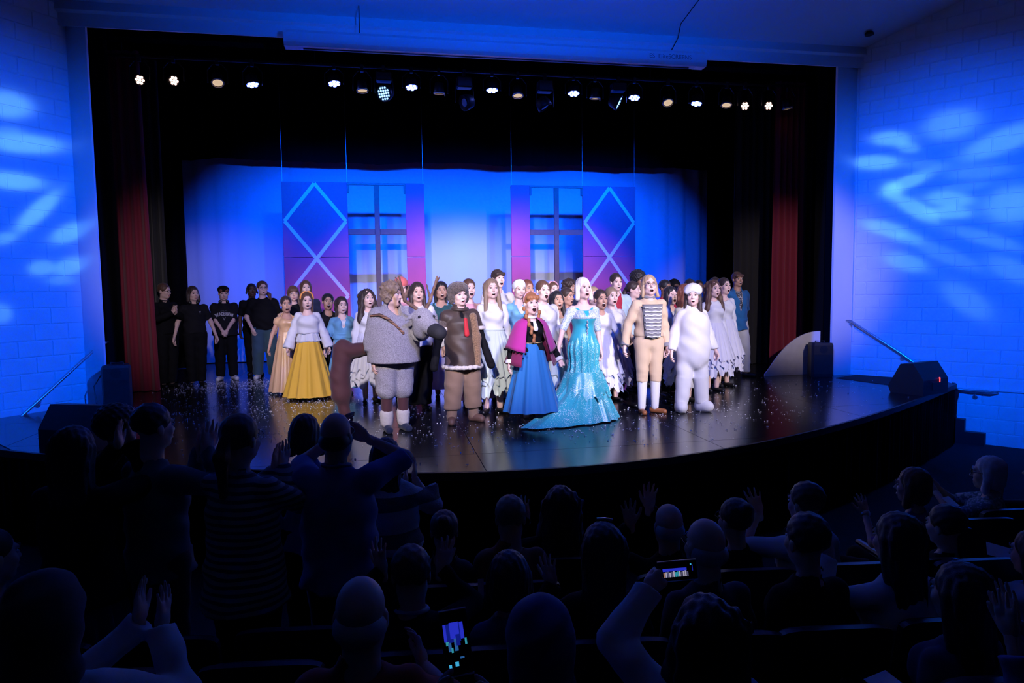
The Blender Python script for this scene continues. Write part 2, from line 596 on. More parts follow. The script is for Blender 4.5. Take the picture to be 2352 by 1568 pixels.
for x, y in ep:
    nx, ny = apron_n(x)
    for o_, z in ((0.0, STAGE + 0.002), (0.035, STAGE + 0.002), (0.035, STAGE - 0.07), (0.0, STAGE - 0.07)):
        v2.append((x + nx * o_, y + ny * o_, z))
for i in range(len(ep) - 1):
    for k in range(4):
        k2 = (k + 1) % 4
        f2.append((i * 4 + k, i * 4 + 4 + k, i * 4 + 4 + k2, i * 4 + k2))
ed.add(v2, f2)
tag(ed.build('trim_1', m_edge), 'thin black nosing along the curved edge of the stage', 'trim', kind='structure')
# ---------------------------------------------------------------- drapes
def drape(name, a, b, z0, z1, folds, amp, material, label, cat='curtain', group=None, flare=0.0, segs=None, wob=0.0, seed=1, top=None, ribs=14):
    """pleated cloth from plan point a to b, z0 bottom (may be a function of t), z1 top"""
    rs = random.Random(seed)
    a, b = Vector(a), Vector(b)
    d = b - a
    n = Vector((-d.y, d.x)).normalized()
    N = segs or folds * 6
    ph = [rs.uniform(-0.9, 0.9) for _ in range(folds + 2)]
    am = [rs.uniform(0.55, 1.25) for _ in range(folds + 2)]
    vs, fs = [], []
    for j in range(ribs + 1):
        t = j / ribs
        for i in range(N + 1):
            s = i / N
            u = s * folds
            k = int(u)
            aa = am[k] * (1 - (u - k)) + am[k + 1] * (u - k)
            pp = ph[k] * (1 - (u - k)) + ph[k + 1] * (u - k)
            off = amp * aa * (math.sin(2 * math.pi * u + pp) + 0.3 * math.sin(4 * math.pi * u + 2 * pp)) * (0.75 + 0.25 * (1 - t))
            zb = z0(s) if callable(z0) else z0
            z = zb + (z1 - zb) * t
            p = a + d * (s + flare * (1 - t) ** 1.6 * (s - 0.5) * 1.0) + n * off
            vs.append((p.x, p.y, z))
    for j in range(ribs):
        for i in range(N):
            k = j * (N + 1) + i
            fs.append((k, k + 1, k + N + 2, k + N + 1))
    o = mesh_obj(name, vs, fs, material, smooth=True)
    return tag(o, label, cat, group)


drape('side_drape', (-6.9, 0.40), (-5.80, 0.40), STAGE + 0.01, 6.6, 7, 0.05, m_black, 'black curtain at the very left edge of the stage opening', group='black leg curtains', seed=21)
drape('side_drape', (5.84, 0.40), (6.9, 0.40), STAGE + 0.01, 6.6, 7, 0.05, m_black, 'black curtain at the very right edge of the stage opening', group='black leg curtains', seed=22)
drape('grand_drape', (-6.26, 1.32), (-5.66, 1.32), STAGE + 0.01, 6.5, 4, 0.06, m_red, 'dark red velour stage curtain gathered at the left opening edge',
      group='red stage drapes', flare=0.2, seed=3)
drape('grand_drape', (5.56, 1.32), (6.20, 1.32), STAGE + 0.01, 6.5, 5, 0.06, m_red, 'dark red velour stage curtain gathered at the right opening edge',
      group='red stage drapes', flare=0.12, seed=5)
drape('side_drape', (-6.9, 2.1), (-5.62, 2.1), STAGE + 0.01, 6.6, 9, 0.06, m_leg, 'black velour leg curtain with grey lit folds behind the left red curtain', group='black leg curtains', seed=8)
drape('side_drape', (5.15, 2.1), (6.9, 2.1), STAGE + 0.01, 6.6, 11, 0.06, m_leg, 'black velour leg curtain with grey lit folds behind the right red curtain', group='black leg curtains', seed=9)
drape('side_drape', (-8.4, 4.9), (-6.02, 4.9), STAGE + 0.01, 6.9, 10, 0.05, m_black, 'black leg curtain at the far left edge of the blue backdrop', group='black leg curtains', seed=10)
drape('side_drape', (5.95, 4.9), (8.4, 4.9), STAGE + 0.01, 6.9, 10, 0.05, m_black, 'black leg curtain at the far right edge of the blue backdrop', group='black leg curtains', seed=11)
_rb = random.Random(4)
_bz = [_rb.uniform(-0.035, 0.035) for _ in range(60)]


def border_z(s):
    u = s * 34
    k = int(u)
    f = u - k
    return 5.53 + 0.03 * s + _bz[k] * (1 - f) + _bz[k + 1] * f + 0.012 * math.sin(u * 2.3)


drape('masking_border', (-8.3, 5.30), (8.3, 5.30), border_z, 8.08, 50, 0.03, m_black, 'wide black border curtain with a wavy hem above the blue backdrop', segs=400, seed=12, ribs=6)
drape('masking_border', (-7.6, 2.4), (7.6, 2.4), 6.55, 8.08, 40, 0.03, m_black, 'upper black border curtain high behind the stage lights', seed=14, ribs=4)
drape('masking_border', (-6.2, 0.80), (6.2, 0.80), 6.46, 7.6, 40, 0.03, m_black, 'short black border curtain just behind the header beam', seed=16, ribs=4)
bk = MB()
bk.box((-8.8, -0.1, 8.1), (8.8, 6.5, 8.25))
tag(bk.build('ceiling_stage', m_black), 'black stage house roof', 'ceiling', kind='structure')
tag(MB().box((-8.85, 0.15, 0), (-8.7, 6.5, 8.2)).build('wall_stage_left', m_black), 'black side wall of the stage on the left', 'wall', kind='structure')
tag(MB().box((8.7, 0.15, 0), (8.85, 6.5, 8.2)).build('wall_stage_right', m_black), 'black side wall of the stage on the right', 'wall', kind='structure')
tag(MB().box((-8.8, 6.35, 0), (8.8, 6.5, 8.2)).build('wall_back', m_black), 'black back wall of the stage', 'wall', kind='structure')

# cyclorama: pale cloth, flat in the middle, soft folds at the sides
vs, fs = [], []
NX, NZ = 220, 10
for j in range(NZ + 1):
    z = STAGE + 0.02 + (7.2 - STAGE) * j / NZ
    for i in range(NX + 1):
        x = -8.2 + 16.4 * i / NX
        side = max(0.0, (abs(x + 0.1) - 4.3) / 2.0)
        side = min(side, 1.0) * (1.0 if x > 0 else 0.55)
        y = 5.85 + side * (0.05 * math.sin(x * 13) + 0.025 * math.sin(x * 29 + z * 0.4)) + 0.006 * math.sin(x * 4.1)
        vs.append((x, y, z))
for j in range(NZ):
    for i in range(NX):
        k = j * (NX + 1) + i
        fs.append((k, k + 1, k + NX + 2, k + NX + 1))
tag(mesh_obj('cyclorama', vs, fs, m_cyc, smooth=True), 'pale backdrop cloth across the stage lit deep blue', 'backdrop')

# ---------------------------------------------------------------- hanging window flats
m_flat = mat('burgundy_flat', (0.42, 0.032, 0.10), 0.6, bump=0.06, bscale=30, var=0.12, vscale=1.5)
m_tape = mat('lilac_paint', (0.66, 0.44, 0.72), 0.6)
m_wood = mat('brown_stained_wood', (0.075, 0.026, 0.018), 0.55, bump=0.2, bscale=40, var=0.2, vscale=12)
FY, FZ = 4.3, 4.93
m_wire = mat('steel_wire', (0.3, 0.3, 0.34), 0.4, 0.8)


def window_flat(x_wide0, x_wide1, x_win0, x_win1, x_thin0, x_thin1, label):
    r = empty('window_flat', ((x_wide0 + x_thin1) / 2, FY, STAGE))
    ox = r.location.x
    tag(r, label, 'stage flat', 'hanging window flats')
    H = FZ - STAGE
    mid = 3.35 - STAGE

    def bx(name, x0, x1, z0, z1, m, y0=-0.03, y1=0.03, parent=r, bev=0.004):
        return MB().box((x0 - ox, y0, z0), (x1 - ox, y1, z1), bev=bev).build(name, m, parent)
    wp = bx('shutter_panel', x_wide0, x_wide1, 0.002, mid - 0.004, m_flat)
    bx('shutter_panel', x_wide0, x_wide1, mid + 0.004, H, m_flat)
    bx('side_panel', x_thin0, x_thin1, 0.002, mid - 0.004, m_flat)
    bx('side_panel', x_thin0, x_thin1, mid + 0.004, H, m_flat)
    # lilac lattice: two and a half diamonds
    W = x_wide1 - x_wide0
    cx = (x_wide0 + x_wide1) / 2
    z = H
    half = (H - mid) / 2

    nst = [0]

    def strip(xa, za, xb, zb):
        d = Vector((xb - xa, 0, zb - za)).normalized()
        nn = Vector((-d.z, 0, d.x)) * 0.036
        a, b = Vector((xa - ox, 0, za)), Vector((xb - ox, 0, zb))
        q = [a + nn, b + nn, b - nn, a - nn]
        nst[0] += 1
        dy = 0.0012 * (nst[0] % 4)
        vs = [(p.x, -0.036 - dy, p.z) for p in q] + [(p.x, -0.029, p.z) for p in q]
        mesh_obj('lattice_strip', vs, [(0, 1, 2, 3), (3, 2, 1, 0)[:0] or (4, 7, 6, 5), (0, 4, 5, 1), (1, 5, 6, 2), (2, 6, 7, 3), (3, 7, 4, 0)], m_tape, r)
    l, rr = x_wide0 + 0.04, x_wide1 - 0.04
    for k in range(4):
        zt, zb = H - 0.03 - k * 2 * half, H - 0.03 - (k + 1) * 2 * half
        zm = (zt + zb) / 2
        if zm < 0.1:
            break
        strip(cx, zt, l, zm)
        strip(cx, zt, rr, zm)
        if zb > 0:
            strip(l, zm, cx, zb)
            strip(rr, zm, cx, zb)
    # window: dark lintel, cross of mullion and bar, brackets
    bx('lintel', x_win0, x_win1, H - 0.05, H, m_dark)
    c = (x_win0 + x_win1) / 2
    bx('mullion', c - 0.055, c + 0.055, 0.002, H - 0.05, m_wood)
    bx('cross_bar', x_win0, c - 0.055, 2.83, 2.95, m_wood)
    bx('cross_bar', c + 0.055, x_win1, 2.83, 2.95, m_wood)
    bx('bracket', x_win0, x_win0 + 0.04, H - 0.22, H - 0.05, m_dark)
    bx('bracket', x_win1 - 0.04, x_win1, H - 0.22, H - 0.05, m_dark)
    lo = min(x_wide0, x_thin0)
    hi = max(x_wide1, x_thin1)
    for x in (lo + 0.02, (x_win0 if x_wide0 < x_thin0 else x_win1), hi - 0.02):
        MB().tube([(x - ox, 0, H), (x - ox, 0, 8.0 - STAGE)], 0.004, 5).build('suspension_wire', m_wire, r)
    return r


window_flat(-3.94, -2.60, -2.60, -1.37, -1.37, -0.97, 'left hanging window flat with burgundy lattice shutter and brown cross mullion')
window_flat(2.61, 3.87, 1.38, 2.61, 0.95, 1.38, 'right hanging window flat with burgundy lattice shutter and brown cross mullion')

# ---------------------------------------------------------------- projection screen case
m_case = mat('white_enamel', (0.74, 0.76, 0.80), 0.35)
m_logo = mat('grey_print', (0.20, 0.21, 0.24), 0.6)
sc = empty('projection_screen', (0.06, -0.19, 6.165))
sc.scale = (1.039, 1.0, 1.02)
tag(sc, 'long white rolled up projection screen case hung across the header', 'screen')
prof = [(-0.10, 0.0), (0.06, 0.0), (0.10, 0.05), (0.10, 0.19), (0.06, 0.23), (-0.08, 0.23), (-0.13, 0.18), (-0.13, 0.05)]
def xprism(x0, x1, s, name, m, parent):
    k = len(prof)
    vs = [(x0, y * s, 0.115 + (z - 0.115) * s) for y, z in prof] + [(x1, y * s, 0.115 + (z - 0.115) * s) for y, z in prof]
    return mesh_obj(name, vs, [tuple(range(k)), tuple(range(k, 2 * k))[::-1]] + [(i, k + i, k + (i + 1) % k, (i + 1) % k) for i in range(k)], m, parent)
xprism(-2.98, 2.98, 1.0, 'case', m_case, sc)
xprism(-3.15, -2.98, 1.03, 'end_cap', m_case, sc)
xprism(2.98, 3.15, 1.03, 'end_cap', m_case, sc)
MB().box((-2.9, -0.02, -0.012), (2.9, 0.02, 0.0)).build('bottom_bar', m_dark, sc)
for x in (-2.2, 2.5):
    MB().box((x - 0.03, 0.06, 0.12), (x + 0.03, 0.195, 0.20)).build('wall_bracket', m_case, sc)
_t = text_mesh('maker_name', 'ES  EliteSCREENS', 0.095, m_logo, sc, (2.55, -0.1325, 0.085), (math.radians(90), 0, 0))
bpy.context.view_layer.update()
_tm = bpy.data.meshes.new_from_object(_t.evaluated_get(bpy.context.evaluated_depsgraph_get()))
_to = bpy.data.objects.new('maker_name', _tm)
COL.objects.link(_to)
_to.parent, _to.location, _to.rotation_euler = sc, _t.location, _t.rotation_euler
bpy.data.objects.remove(_t)
cb = MB().tube([(-2.14, -0.25, 6.40), (-2.14, -0.25, ceil_z(-0.25) - 0.02)], 0.008, 6)
tag(cb.build('power_cord', m_dark), 'short dark cord running up from the screen case at its left', 'cord')
cb = MB().tube([(2.75, -0.25, 6.40), (2.88, -0.22, 6.62), (2.89, -0.30, ceil_z(-0.30) - 0.03), (3.10, -1.8, ceil_z(-1.8) - 0.03)], 0.008, 6)
tag(cb.build('power_cord', m_dark), 'dark cord running from the screen case along the ceiling at its right', 'cord')
dt = MB().lathe([(0.07, 0.0), (0.075, 0.02), (0.05, 0.05)], 16, M=Matrix.Translation((6.25, -0.35, ceil_z(-0.35) - 0.06)))
tag(dt.build('ceiling_sensor', m_dark), 'small dark round fitting on the ceiling near the right wall', 'fitting')
cd = MB().tube([(6.39, 0.06, 1.6), (6.39, 0.06, CEIL0)], 0.016, 8)
tag(cd.build('conduit', m_plaster), 'thin painted conduit running up the right wall corner', 'pipe')

# ---------------------------------------------------------------- overhead stage lights
EY, EZ = 1.0, 6.32
m_house0 = mat('black_pipe', (0.005, 0.005, 0.006), 0.5)
bar = empty('lighting_bar', (0, EY, EZ))
tag(bar, 'dark steel lighting pipe hung across the stage top', 'pipe')
MB().tube([(-6.1, 0, 0), (6.1, 0, 0)], 0.024, 10).build('pipe', m_house0, bar)
for x in (-5.8, -2.9, 0.0, 2.9, 5.8):
    MB().tube([(x, 0, 0), (x, 0, 8.1 - EZ)], 0.008, 6).build('hanger', m_house0, bar)
m_ledblue = mat('blue_led', (0.1, 0.2, 1), 0.3, emit=(0.10, 0.16, 1.0), estr=26.0)
m_ledwhite = mat('warm_led', (1, 0.8, 0.7), 0.3, emit=(1.0, 0.62, 0.50), estr=5.0)
m_ledcool = mat('cool_led', (0.4, 0.7, 1), 0.3, emit=(0.25, 0.5, 1.0), estr=3.0)
m_cream = mat('cream_enamel', (0.75, 0.66, 0.55), 0.4)
m_glow = mat('glow_reflector', (0.8, 0.7, 0.55), 0.35, emit=(1.0, 0.74, 0.50), estr=0.55)  # faint cream glow put into the lantern reflectors by emission
m_house = mat('black_lamp_housing', (0.005, 0.005, 0.006), 0.5)
m_lens = mat('clear_lens', (0.5, 0.5, 0.55), 0.1, spec=0.8)
_lens_mesh = {}


def lens_disc(material, r):
    k = (material.name, r)
    if k not in _lens_mesh:
        o = MB().lathe([(r, 0.0), (r, 0.006), (r * 0.6, 0.014), (0.001, 0.017)], 10).build('lens', material)
        _lens_mesh[k] = o.data
        bpy.data.objects.remove(o)
    o = bpy.data.objects.new('lens', _lens_mesh[k])
    COL.objects.link(o)
    return o


def fixture(x, z, aim, kind, label, light=None):
    """aim: unit vector the lamp points to; lamp front centre near (x, EY, z)"""
    root = empty('stage_light', (x, EY, z))
    tag(root, label, 'stage light', {'blue': 'blue LED cans on the lighting bar', 'warm': 'warm white LED cans on the lighting bar',
                                      'scoop': 'unlit cream lanterns on the lighting bar', 'head': 'moving head lights on the lighting bar',
                                      'wash': 'moving head lights on the lighting bar'}[kind])
    a = Vector(aim).normalized()
    q = a.to_track_quat('Z', 'Y')
    M = q.to_matrix().to_4x4()
    top = EZ - z
    side = 0.15
    # yoke and clamp
    MB().tube([(-side, 0, 0), (-side, 0, top * 0.55), (-side * 0.5, 0, top * 0.8), (side * 0.5, 0, top * 0.8), (side, 0, top * 0.55), (side, 0, 0)], 0.009, 6).build('yoke', m_house, root)
    MB().box((-0.025, -0.03, top * 0.78), (0.025, 0.03, top + 0.03), bev=0.004).build('clamp', m_house, root)
    if kind in ('blue', 'warm'):
        hous = MB().lathe([(0.07, -0.20), (0.105, -0.17), (0.125, -0.02), (0.125, 0.0), (0.118, -0.006), (0.001, -0.008)], 22, M=M @ Matrix.Scale(0.85 if kind == 'blue' else 0.66, 4)).build('housing', m_house, root, True)
        mled = m_ledblue if kind == 'blue' else m_ledwhite
        sz = 0.85 if kind == 'blue' else 0.62
        M = M @ Matrix.Scale(sz, 4)
        for k in range(7):
            o = lens_disc(mled, 0.034)
            t = k * math.pi / 3
            off = Vector((0, 0, -0.006)) if k == 6 else Vector((0.078 * math.cos(t), 0.078 * math.sin(t), -0.006))
            o.parent = hous
            o.matrix_local = M @ Matrix.Translation(off)
    elif kind == 'scoop':
        M = M @ Matrix.Scale(0.72, 4)
        MB().lathe([(0.05, -0.24), (0.10, -0.22), (0.12, -0.05), (0.125, 0.0), (0.112, 0.0), (0.10, -0.07), (0.001, -0.14)], 24, M=M).build('housing', m_house, root, True)
        MB().lathe([(0.11, -0.012), (0.10, -0.03), (0.07, -0.05), (0.001, -0.06)], 22, M=M, cap=False).build('reflector', m_glow, root, True)
        MB().lathe([(0.132, -0.012), (0.138, 0.0), (0.132, 0.014), (0.116, 0.014), (0.116, 0.0), (0.132, -0.012)], 24, M=M, cap=False).build('filter_frame', m_cream, root)
        MB().tube([M @ Vector((-0.13, 0, -0.01)), M @ Vector((-0.14, 0.05, 0.05))], 0.008, 6).build('frame_clip', m_cream, root)
    else:
        MB().box((-0.13, -0.10, top * 0.45), (0.13, 0.10, top * 0.8), bev=0.02).build('base', m_house, root)
        hb = MB().lathe([(0.06, -0.17), (0.11, -0.14), (0.135, -0.03), (0.135, 0.02), (0.125, 0.025), (0.122, 0.0), (0.001, -0.004)], 24, M=M).build('head', m_house, root, True)
        if kind == 'wash':
            for gx in range(-2, 3):
                for gy in range(-2, 3):
                    if gx * gx + gy * gy > 6:
                        continue
                    o = lens_disc(m_ledcool, 0.016)
                    o.parent = hb
                    o.matrix_local = M @ Matrix.Translation((gx * 0.044, gy * 0.044, 0.0))
        else:
            o = lens_disc(m_lens, 0.07)
            o.parent = hb
            o.matrix_local = M @ Matrix.Translation((0, 0, 0.0))
    if light:
        light(root, a)
    return root


def blue_beam(root, a):
    p = root.location + a * 0.06
    t = p + Vector((0, 0.55, -1)) * 4
    spot('blue_lamp', p, (p.x * 1.0, 5.85, 3.4), 2000, (0.0, 0.075, 1.0), 62, 0.9, 0.06)


for i, (x, z) in enumerate([(-3.88, 5.95), (-2.60, 6.02), (-1.34, 6.01), (0.03, 6.02), (1.48, 6.02), (2.60, 5.99), (3.79, 5.93)]):
    fixture(x, z, (0.05 * (-x), -0.16 - 0.1 * abs(math.sin(i * 2.1)), -1.0), 'blue',
            ['leftmost of the seven glowing blue LED cans on the lighting bar', 'second glowing blue LED can from the left on the lighting bar',
             'third glowing blue LED can from the left on the lighting bar', 'middle of the seven glowing blue LED cans on the lighting bar',
             'fifth glowing blue LED can from the left on the lighting bar', 'sixth glowing blue LED can from the left on the lighting bar',
             'rightmost of the seven glowing blue LED cans on the lighting bar'][i], blue_beam)
for x, z, ax, lab in [(-5.56, 5.96, 0.7, 'leftmost warm white seven lens LED can on the lighting bar'), (-5.06, 5.97, 0.8, 'second warm white seven lens LED can from the left'),
                      (4.75, 5.93, -0.35, 'inner one of the two warm LED cans at the right end of the bar'), (5.23, 5.95, -0.3, 'outer one of the two warm LED cans at the right end of the bar')]:
    fixture(x, z, (ax, -1.0, -0.25), 'warm', lab)
for x, z, aim, lab in [(-4.41, 5.96, (0.15, -0.5, -0.9), 'cream unlit lantern left of the leftmost blue can'), (-2.15, 5.93, (0.05, -0.15, -1), 'cream unlit lantern between second blue can and blue dotted moving head'),
                       (-0.88, 5.94, (0, 0.1, -1), 'cream unlit lantern beside the third blue can'), (0.48, 5.95, (0, -0.25, -1), 'cream unlit lantern right of the middle blue can'),
                       (1.87, 5.96, (0, 0.1, -1), 'small cream unlit lantern right of the fifth blue can'), (3.24, 5.93, (-0.1, -0.55, -0.85), 'round cream lantern between the last two blue cans'),
                       (4.38, 5.93, (-0.2, -0.3, -0.95), 'cream lantern between the rightmost blue can and the warm cans'), (5.62, 5.92, (0.2, 0.0, -1), 'small cream lantern at the right end of the lighting bar')]:
    fixture(x, z, aim, 'scoop', lab)
fixture(-1.80, 5.90, (-0.55, -0.8, -0.4), 'wash', 'left moving head light with a blue dotted face')
fixture(2.30, 5.90, (0.85, -0.35, -0.5), 'wash', 'right moving head light with a blue dotted face seen edge on')
fixture(-0.45, 5.80, (-0.8, -0.4, -0.3), 'head', 'dark moving head light with one small cyan lens left of centre')
fixture(0.96, 5.78, (0.5, -0.1, -0.8), 'head', 'dark unlit moving head light right of centre')

# ---------------------------------------------------------------- rails, speakers and set pieces on the stage
def wall_pt(M, s, off, z):
    p = M @ Vector((s, off, z))
    return Vector((p.x, p.y, z))


def handrail(M, pts, brackets, label):
    r = empty('handrail', wall_pt(M, pts[0][0], 0.0, 0.0))
    tag(r, label, 'handrail', 'steel handrails on the house walls')
    o = Vector(r.location)
    P = [wall_pt(M, s, f, z) - o for s, f, z in pts]
    MB().tube(P, 0.021, 12).build('rail', m_metal, r, True)
    for s, z in brackets:
        a, b = wall_pt(M, s, 0.085, z) - o, wall_pt(M, s, 0.0, z - 0.10) - o
        c = wall_pt(M, s, 0.075, z - 0.07) - o
        MB().tube([a, c, b], 0.009, 8).build('bracket', m_metal, r)
        d = (wall_pt(M, s, 0.02, z) - wall_pt(M, s, 0.0, z)).normalized()
        MB().lathe([(0.038, 0.0), (0.038, 0.006), (0.03, 0.010)], 14, M=Matrix.Translation(b) @ d.to_track_quat('Z', 'Y').to_matrix().to_4x4()).build('flange', m_metal, r)
    return r


handrail(M_right, [(-0.30, 0.03, 1.985), (-0.20, 0.10, 1.985), (0.02, 0.10, 1.97), (0.83, 0.10, 1.43), (1.34, 0.10, 1.05), (1.58, 0.10, 0.885), (2.1, 0.10, 0.86), (2.2, 0.02, 0.86)],
         [(0.0, 1.985), (0.83, 1.43), (1.9, 0.86)], 'steel handrail sloping down the right block wall')
handrail(M_left, [(-0.33, 0.03, 1.90), (-0.24, 0.10, 1.90), (-0.12, 0.10, 1.84), (0.69, 0.10, 1.20), (1.17, 0.10, 0.83), (1.9, 0.10, 0.30), (2.3, 0.10, 0.30)],
         [(-0.1, 1.83), (0.69, 1.20), (1.6, 0.52)], 'steel handrail sloping down the left block wall')
for nm, M, lab in (('trim_2', M_right, 'narrow painted ledge along the right block wall at stage height'), ('trim_3', M_left, 'narrow painted ledge along the left block wall at stage height')):
    o = MB().box((1.62 if M is M_right else 0.2, -0.002, 0.80 if M is M_left else 0.885), (2.9, 0.028, 0.825 if M is M_left else 0.91)).build(nm, m_plaster)
    o.matrix_world = M
    tag(o, lab, 'trim', kind='structure')

m_cab = mat('black_speaker_cabinet', (0.012, 0.012, 0.014), 0.5, bump=0.3, bscale=150)
m_grille = mat('speaker_grille', (0.02, 0.02, 0.023), 0.4, 0.5, bump=0.6, bscale=400)
m_redled = mat('red_indicator', (0.8, 0.1, 0.1), 0.3, emit=(1.0, 0.08, 0.06), estr=1.5)


def pa_speaker(loc, rz, label):
    r = empty('loudspeaker', loc, rz)
    tag(r, label, 'loudspeaker', 'upright loudspeakers on the stage corners')
    w, d, h = 0.19, 0.17, 0.60
    prof = [(-w, -d * 0.7), (-w * 0.86, -d), (w * 0.86, -d), (w, -d * 0.7), (w * 0.72, d), (-w * 0.72, d)]
    k = len(prof)
    vs = [(x * 0.96, y * 0.96, 0.0) for x, y in prof] + [(x, y, 0.03) for x, y in prof] + [(x, y, h - 0.04) for x, y in prof] + [(x * 0.92, y * 0.92, h) for x, y in prof]
    fs = [tuple(range(k))[::-1], tuple(range(3 * k, 4 * k))]
    for j in range(3):
        fs += [(j * k + i, j * k + (i + 1) % k, (j + 1) * k + (i + 1) % k, (j + 1) * k + i) for i in range(k)]
    mesh_obj('cabinet', vs, fs, m_cab, r)
    MB().box((-w * 0.84, -d - 0.008, 0.05), (w * 0.84, -d + 0.004, h - 0.20), bev=0.006).build('grille', m_grille, r)
    MB().lathe([(0.07, 0), (0.055, -0.02), (0.02, -0.05), (0.001, -0.05)], 18, M=Matrix.Translation((0, -d - 0.002, h - 0.11)) @ Matrix.Rotation(math.radians(90), 4, 'X')).build('horn', m_grille, r)
    MB().tube([(-0.08, 0, h), (-0.08, 0, h + 0.03), (0.08, 0, h + 0.03), (0.08, 0, h)], 0.011, 6).build('handle', m_cab, r)


pa_speaker((5.70, 0.02, STAGE), math.radians(-12), 'black upright loudspeaker in front of the white curved panel')
pa_speaker((-5.72, -0.12, STAGE), math.radians(12), 'black upright loudspeaker before the left red curtain')


def wedge(loc, rz, label, led):
    r = empty('stage_monitor', loc, rz)
    tag(r, label, 'stage monitor', 'wedge monitors at the stage edge')
    L = 0.33
    prof = [(-0.26, 0.0), (0.22, 0.0), (0.26, 0.10), (0.08, 0.44), (-0.10, 0.46), (-0.26, 0.22)]
    k = len(prof)
    vs = [(-L, y, z) for y, z in prof] + [(L, y, z) for y, z in prof]
    mesh_obj('cabinet', vs, [tuple(range(k)), tuple(range(k, 2 * k))[::-1]] + [(i, k + i, k + (i + 1) % k, (i + 1) % k) for i in range(k)], m_cab, r)
    a, b = Vector((0, 0.258, 0.11)), Vector((0, 0.085, 0.435))
    mesh_obj('grille', [(-L + 0.03, a.y + 0.008, a.z), (L - 0.03, a.y + 0.008, a.z), (L - 0.03, b.y + 0.012, b.z), (-L + 0.03, b.y + 0.012, b.z)], [(0, 1, 2, 3)], m_grille, r)
    MB().box((-0.10, -0.266, 0.06), (0.06, -0.258, 0.18), bev=0.003).build('jack_plate', m_dark, r)
    if led:
        MB().box((0.085, -0.266, 0.17), (0.11, -0.255, 0.24), bev=0.003).build('indicator', m_redled, r)
        MB().box((0.075, -0.268, 0.225), (0.10, -0.257, 0.245), bev=0.003).build('indicator', m_redled, r)


wedge((5.92, -2.02, STAGE), math.radians(20), 'black wedge monitor with a red indicator on the right of the apron', True)
wedge((-5.06, -2.95, STAGE), math.radians(-24), 'black wedge monitor on the left of the apron behind the standing audience', False)

# white curved set panel by the right drape
m_panel = mat('white_painted_ply', (0.80, 0.80, 0.80), 0.6, var=0.06, vscale=6)
PW = 1.14
prof = [(0.0, 0.0), (PW, 0.0), (PW, 0.78)]
for i in range(1, 13):
    t = i / 12
    prof.append((PW * (1 - t), 0.78 * (1 - t ** 2.3) if t < 1 else 0.03))
prof = [(x, z) for x, z in prof]
r = empty('curved_panel', (4.80, 0.30, STAGE), math.radians(3))
tag(r, 'white quarter round painted set panel standing by the right red curtain', 'set piece')
k = len(prof)
mesh_obj('panel', [(x, -0.012, z) for x, z in prof] + [(x, 0.012, z) for x, z in prof], [tuple(range(k)), tuple(range(k, 2 * k))[::-1]] + [(i, k + i, k + (i + 1) % k, (i + 1) % k) for i in range(k)], m_panel, r)
MB().box((PW - 0.04, 0.012, 0.0), (PW, 0.25, 0.74), bev=0.003).build('brace', m_panel, r)
MB().box((0.25, 0.012, 0.0), (1.0, 0.05, 0.04), bev=0.003).build('brace', m_panel, r)
r = prism('landing_mat', [(5.80, -0.30), (6.42, -0.02), (6.80, -0.60), (6.05, -1.36)], STAGE + 0.001, STAGE + 0.006, m_carpet, 'dark matt floor mat at the right side of the stage', 'mat', None)
cbl = MB().tube([(-5.95, -0.10, 1.45), (-6.02, -0.18, 1.30), (-5.98, -0.22, 1.05), (-5.85, -0.45, 1.012), (-5.70, -0.75, 1.012), (-5.95, -1.0, 1.012)], 0.008, 6)
tag(cbl.build('speaker_cable', m_dark), 'black cable hanging beside the left loudspeaker', 'cable')
# steps up to the stage beside each wall
for M, sg, lab in ((M_left, -1, 'dark steps beside the left block wall up to the stage'), (M_right, 1, 'dark steps beside the right block wall up to the stage')):
    r = empty('stage_steps', (6.9 * sg, -1.2, 0))
    tag(r, lab, 'steps', 'steps at the stage sides')
    for kk in range(4):
        s0 = 0.95 + kk * 0.28
        zt = STAGE - 0.2 * (kk + 1)
        a = wall_pt(M, s0, 0.03, 0)
        b = wall_pt(M, s0 + 0.28, 0.03, 0)
        q = [a, b, wall_pt(M, s0 + 0.28, 0.42 if sg < 0 else 0.16, 0), wall_pt(M, s0, 0.42 if sg < 0 else 0.16, 0)]
        o = Vector(r.location)
        vs = [(p.x - o.x, p.y - o.y, 0.0) for p in q] + [(p.x - o.x, p.y - o.y, zt) for p in q]
        mesh_obj('step', vs, [(3, 2, 1, 0), (4, 5, 6, 7), (0, 1, 5, 4), (1, 2, 6, 5), (2, 3, 7, 6), (3, 0, 4, 7)], m_edge, r)

